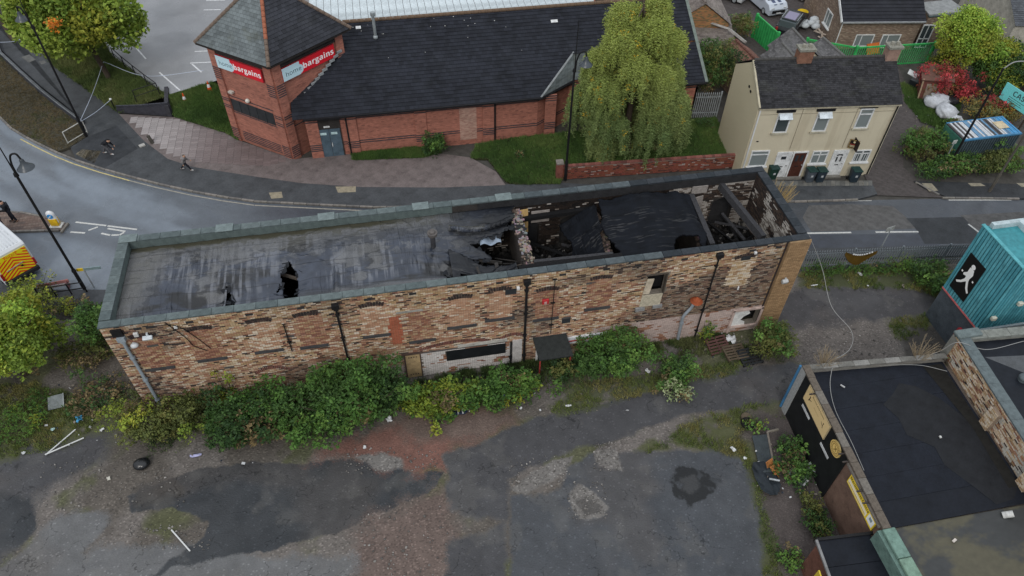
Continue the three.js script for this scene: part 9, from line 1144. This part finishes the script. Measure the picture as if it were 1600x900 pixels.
{
  const wp = mat(0.62, 0.63, 0.62, 0.45, { map: 0 }); const a = P(71, 711, 0.06), b = P(118, 671, 0.06), c = P(131, 684, 0.06);
  const pole = (label, p, q) => solo('white_pole', cyl(p, q, 0.035, 0.035, 8), wp, label, 'pole'); pole('upper of two white poles crossing on the grass at left', a, b); pole('lower of two white poles crossing on the grass at left', a.clone().setY(0.1), c); pole('single white pole lying on the grey tarmac at the bottom', P(268, 828, 0.04), P(297, 861, 0.04));
  const bb = P(221, 724, 0.2), g = new THREE.IcosahedronGeometry(0.36, 3), pp2 = g.attributes.position; for (let i = 0; i < pp2.count; i++) { const v = V3().fromBufferAttribute(pp2, i), k = 0.8 + 0.5 * fbm(v.x * 4, v.z * 4 + v.y * 3, 3, 4); pp2.setXYZ(i, v.x * k * 1.2, v.y * k * 0.7, v.z * k); } const g2 = mergeVertices(g); g2.computeVertexNormals(); solo('black_bin_bag', g2, mat(0.012, 0.013, 0.015, 0.25, { map: 0 }), 'black bin bag dumped below the olive thicket', 'bag').scale.setScalar(0.8); scene.getObjectByName('black_bin_bag').position.set(bb.x, 0.16, bb.z);
  const pn = P(87, 628, 0.15), gp2 = thing('metal_sheet', 'grey metal panel lying in the weeds left of the thicket', 'panel', [pn.x, 0.15, pn.z], 0.15); part(gp2, 'sheet', bx(0.72, 0.04, 0.75, 0, 0, 0, 0, 0.25), mat(0.2, 0.22, 0.22, 0.5)); part(gp2, 'edge', bx(0.04, 0.06, 0.75, 0.37, 0.01, 0, 0, 0.25), mat(0.35, 0.37, 0.37, 0.5));
  const pl = thing('dark_plank', 'long dark plank with battens in the rubbish by the training hall', 'plank'), A = P(1187, 680, 0.15), B = P(1201, 738, 0.15); part(pl, 'board', beam(A, B, 0.75, 0.05), mat(0.045, 0.055, 0.06, 0.7)); const A2 = P(1199, 675, 0.25), B2 = P(1208, 722, 0.25); part(pl, 'batten', beam(A2, B2, 0.09, 0.09), mat(0.16, 0.14, 0.12, 0.8)); part(pl, 'batten', beam(A2, P(1216, 671, 0.25), 0.09, 0.09), mat(0.2, 0.18, 0.15, 0.8));
  const tp = thing('tarpaulin', 'crumpled dark tarpaulin below the plank', 'tarpaulin'), q = P(1197, 748, 0.1); part(tp, 'sheet', gridSheet(16, 20, (u, v) => [q.x + (u - 0.5) * 1.0, 0.05 + 0.25 * fbm(u * 4, v * 5, 3, 3), q.z + (v - 0.5) * 1.8, u, v], (u, v) => Math.hypot(u - 0.5, v - 0.5) < 0.5 + 0.1 * vn(u * 5, v * 5, 2), 0.02), mat(0.022, 0.028, 0.034, 0.5));
  const ch = thing('broken_chair', 'broken orange-brown chair on the rubbish heap', 'chair', [P(1210, 737, 0).x, 0, P(1210, 737, 0).z], 0.4), wd = mat(0.36, 0.15, 0.05, 0.6); part(ch, 'seat', rb(0.5, 0.06, 0.45, 0.02, 0, 0.3, 0, 0, 0.3, 0.2), wd); part(ch, 'backrest', rb(0.45, 0.35, 0.05, 0.02, -0.1, 0.4, -0.35, 0, -0.6), wd); for (const [x, z] of [[-0.2, 0.2], [0.22, 0.18], [0.25, -0.2]]) part(ch, 'leg', cyl(V3(x, 0.3, z), V3(x + 0.15, 0.02, z + 0.12), 0.025), wd); part(ch, 'leg', cyl(V3(0.3, 0.2, 0.3), V3(0.35, 0.05, 0.75), 0.03), mat(0.2, 0.1, 0.06, 0.7)); solo('metal_tube', cyl(P(1202, 748, 0.35), P(1218, 751, 0.35), 0.05), STEEL, 'short silver tube lying across the tarpaulin', 'tube');
  const ds = P(1271, 731, 0.3), dd = thing('satellite_dish', 'white dish lying by the black wall under the round sign', 'dish', [ds.x, 0.3, ds.z], 0); part(dd, 'dish', new THREE.LatheGeometry([[0.001, 0], [0.15, 0.02], [0.27, 0.08], [0.29, 0.1]].map((e) => new THREE.Vector2(...e)), 22), mat(0.62, 0.64, 0.66, 0.5, { side: 1 })); part(dd, 'bracket', cyl(V3(0, -0.25, 0), V3(0, 0, 0), 0.03), STEEL);
  const gr = P(1246, 744, 0.15), gg = thing('grey_crate', 'grey-green slatted crate lid lying in the weeds', 'crate', [gr.x, 0.15, gr.z], 0.55); part(gg, 'panel', bx(0.5, 0.05, 0.85, 0, 0, 0, 0, 0.15), mat(0.13, 0.16, 0.145, 0.7)); for (let i = 0; i < 6; i++) part(gg, 'slat', bx(0.44, 0.03, 0.05, 0, 0.05 - 0.02 * (i - 2.5) * 0.9 * 0.15 * 7, -0.34 + i * 0.135, 0, 0.15), mat(0.2, 0.23, 0.21, 0.7)); part(gg, 'white_edge', bx(0.4, 0.06, 0.08, 0.02, -0.05, 0.46), LW2);
  const ty = P(1168, 662, 0.1); solo('scrap_tyre', new THREE.TorusGeometry(0.25, 0.1, 10, 22).rotateX(Math.PI / 2).translate(ty.x, 0.14, ty.z), mat(0.012, 0.012, 0.013, 0.7), 'black tyre on the soil above the dark plank', 'tyre'); const lid = P(1166, 652, 0.08); solo('round_lid', new THREE.CylinderGeometry(0.26, 0.28, 0.08, 20).translate(lid.x, 0.1, lid.z), mat(0.1, 0.08, 0.055, 0.8), 'brown round lid above the black tyre', 'lid');
  const rr = rng(99), ms = [], cs = []; const sc = (x0, x1, y0, y1, n) => { for (let i = 0; i < n; i++) { const p = P(lerp(x0, x1, rr()), lerp(y0, y1, rr()), 0.05), s = 0.3 + 0.7 * rr(); ms.push(M4(V3(p.x, 0.06 + 0.1 * rr(), p.z), eul(rr() * 2, rr() * 6, rr() * 2), V3(s, s * 0.3, s * (0.5 + rr())))); const k = rr(); cs.push(k < 0.4 ? C(0.55, 0.56, 0.57) : k < 0.8 ? C(0.25, 0.22, 0.18) : C(0.05, 0.06, 0.08)); } };
  sc(1195, 1300, 700, 780, 55); sc(1180, 1215, 690, 760, 20); sc(1260, 1480, 425, 450, 14); sc(1410, 1500, 130, 200, 40); sc(60, 200, 600, 700, 25); sc(640, 1000, 600, 650, 14); sc(300, 420, 690, 730, 8); sc(1100, 1170, 520, 560, 12);
  tag(inst(scene, 'litter', bx(0.12, 0.08, 0.12), mat(0.9, 0.9, 0.9, 0.7, { map: 0 }), ms, cs), 'small scraps of litter strewn over the yard and weeds', 'litter');
}
{ // slack cables
  const cm = mat(0.32, 0.32, 0.31, 0.6, { map: 0 }), c = (label, pts, r = 0.014) => solo('slack_cable', tube(pts, r, 5, 60), cm, label, 'cable');
  const A = V3(BX1 + 0.1, HT, ZF - 0.2), p = (x, y, h) => P(x, y, h); c('pale cable hanging from the burnt corner pier over the yard', [A, p(1285, 421, 4.4), p(1300, 480, 3.4), p(1330, 517, 2.9), p(1328, 545, 3.2), V3(19.5, 3.6, -18.4)]);
  c('pale cable looped along the far edge of the training hall roof', [V3(19.6, 3.6, -18.3), p(1330, 572, 3.4), p(1360, 572, 3.36), p(1400, 570, 3.36), p(1440, 571, 3.36), p(1480, 580, 3.4)]); c('pale cable running down the left edge of the training hall roof', [p(1302, 566, 3.62), p(1297, 600, 3.36), p(1305, 640, 3.36), p(1330, 690, 3.36), p(1350, 735, 3.5)]); c('pale cable from the dry plant up to the party wall', [p(1448, 556, 3.62), p(1470, 548, 4.0), p(1495, 535, 4.85), p(1540, 546, 4.6), p(1600, 533, 4.85)]);
}

renderer.render(scene, camera);
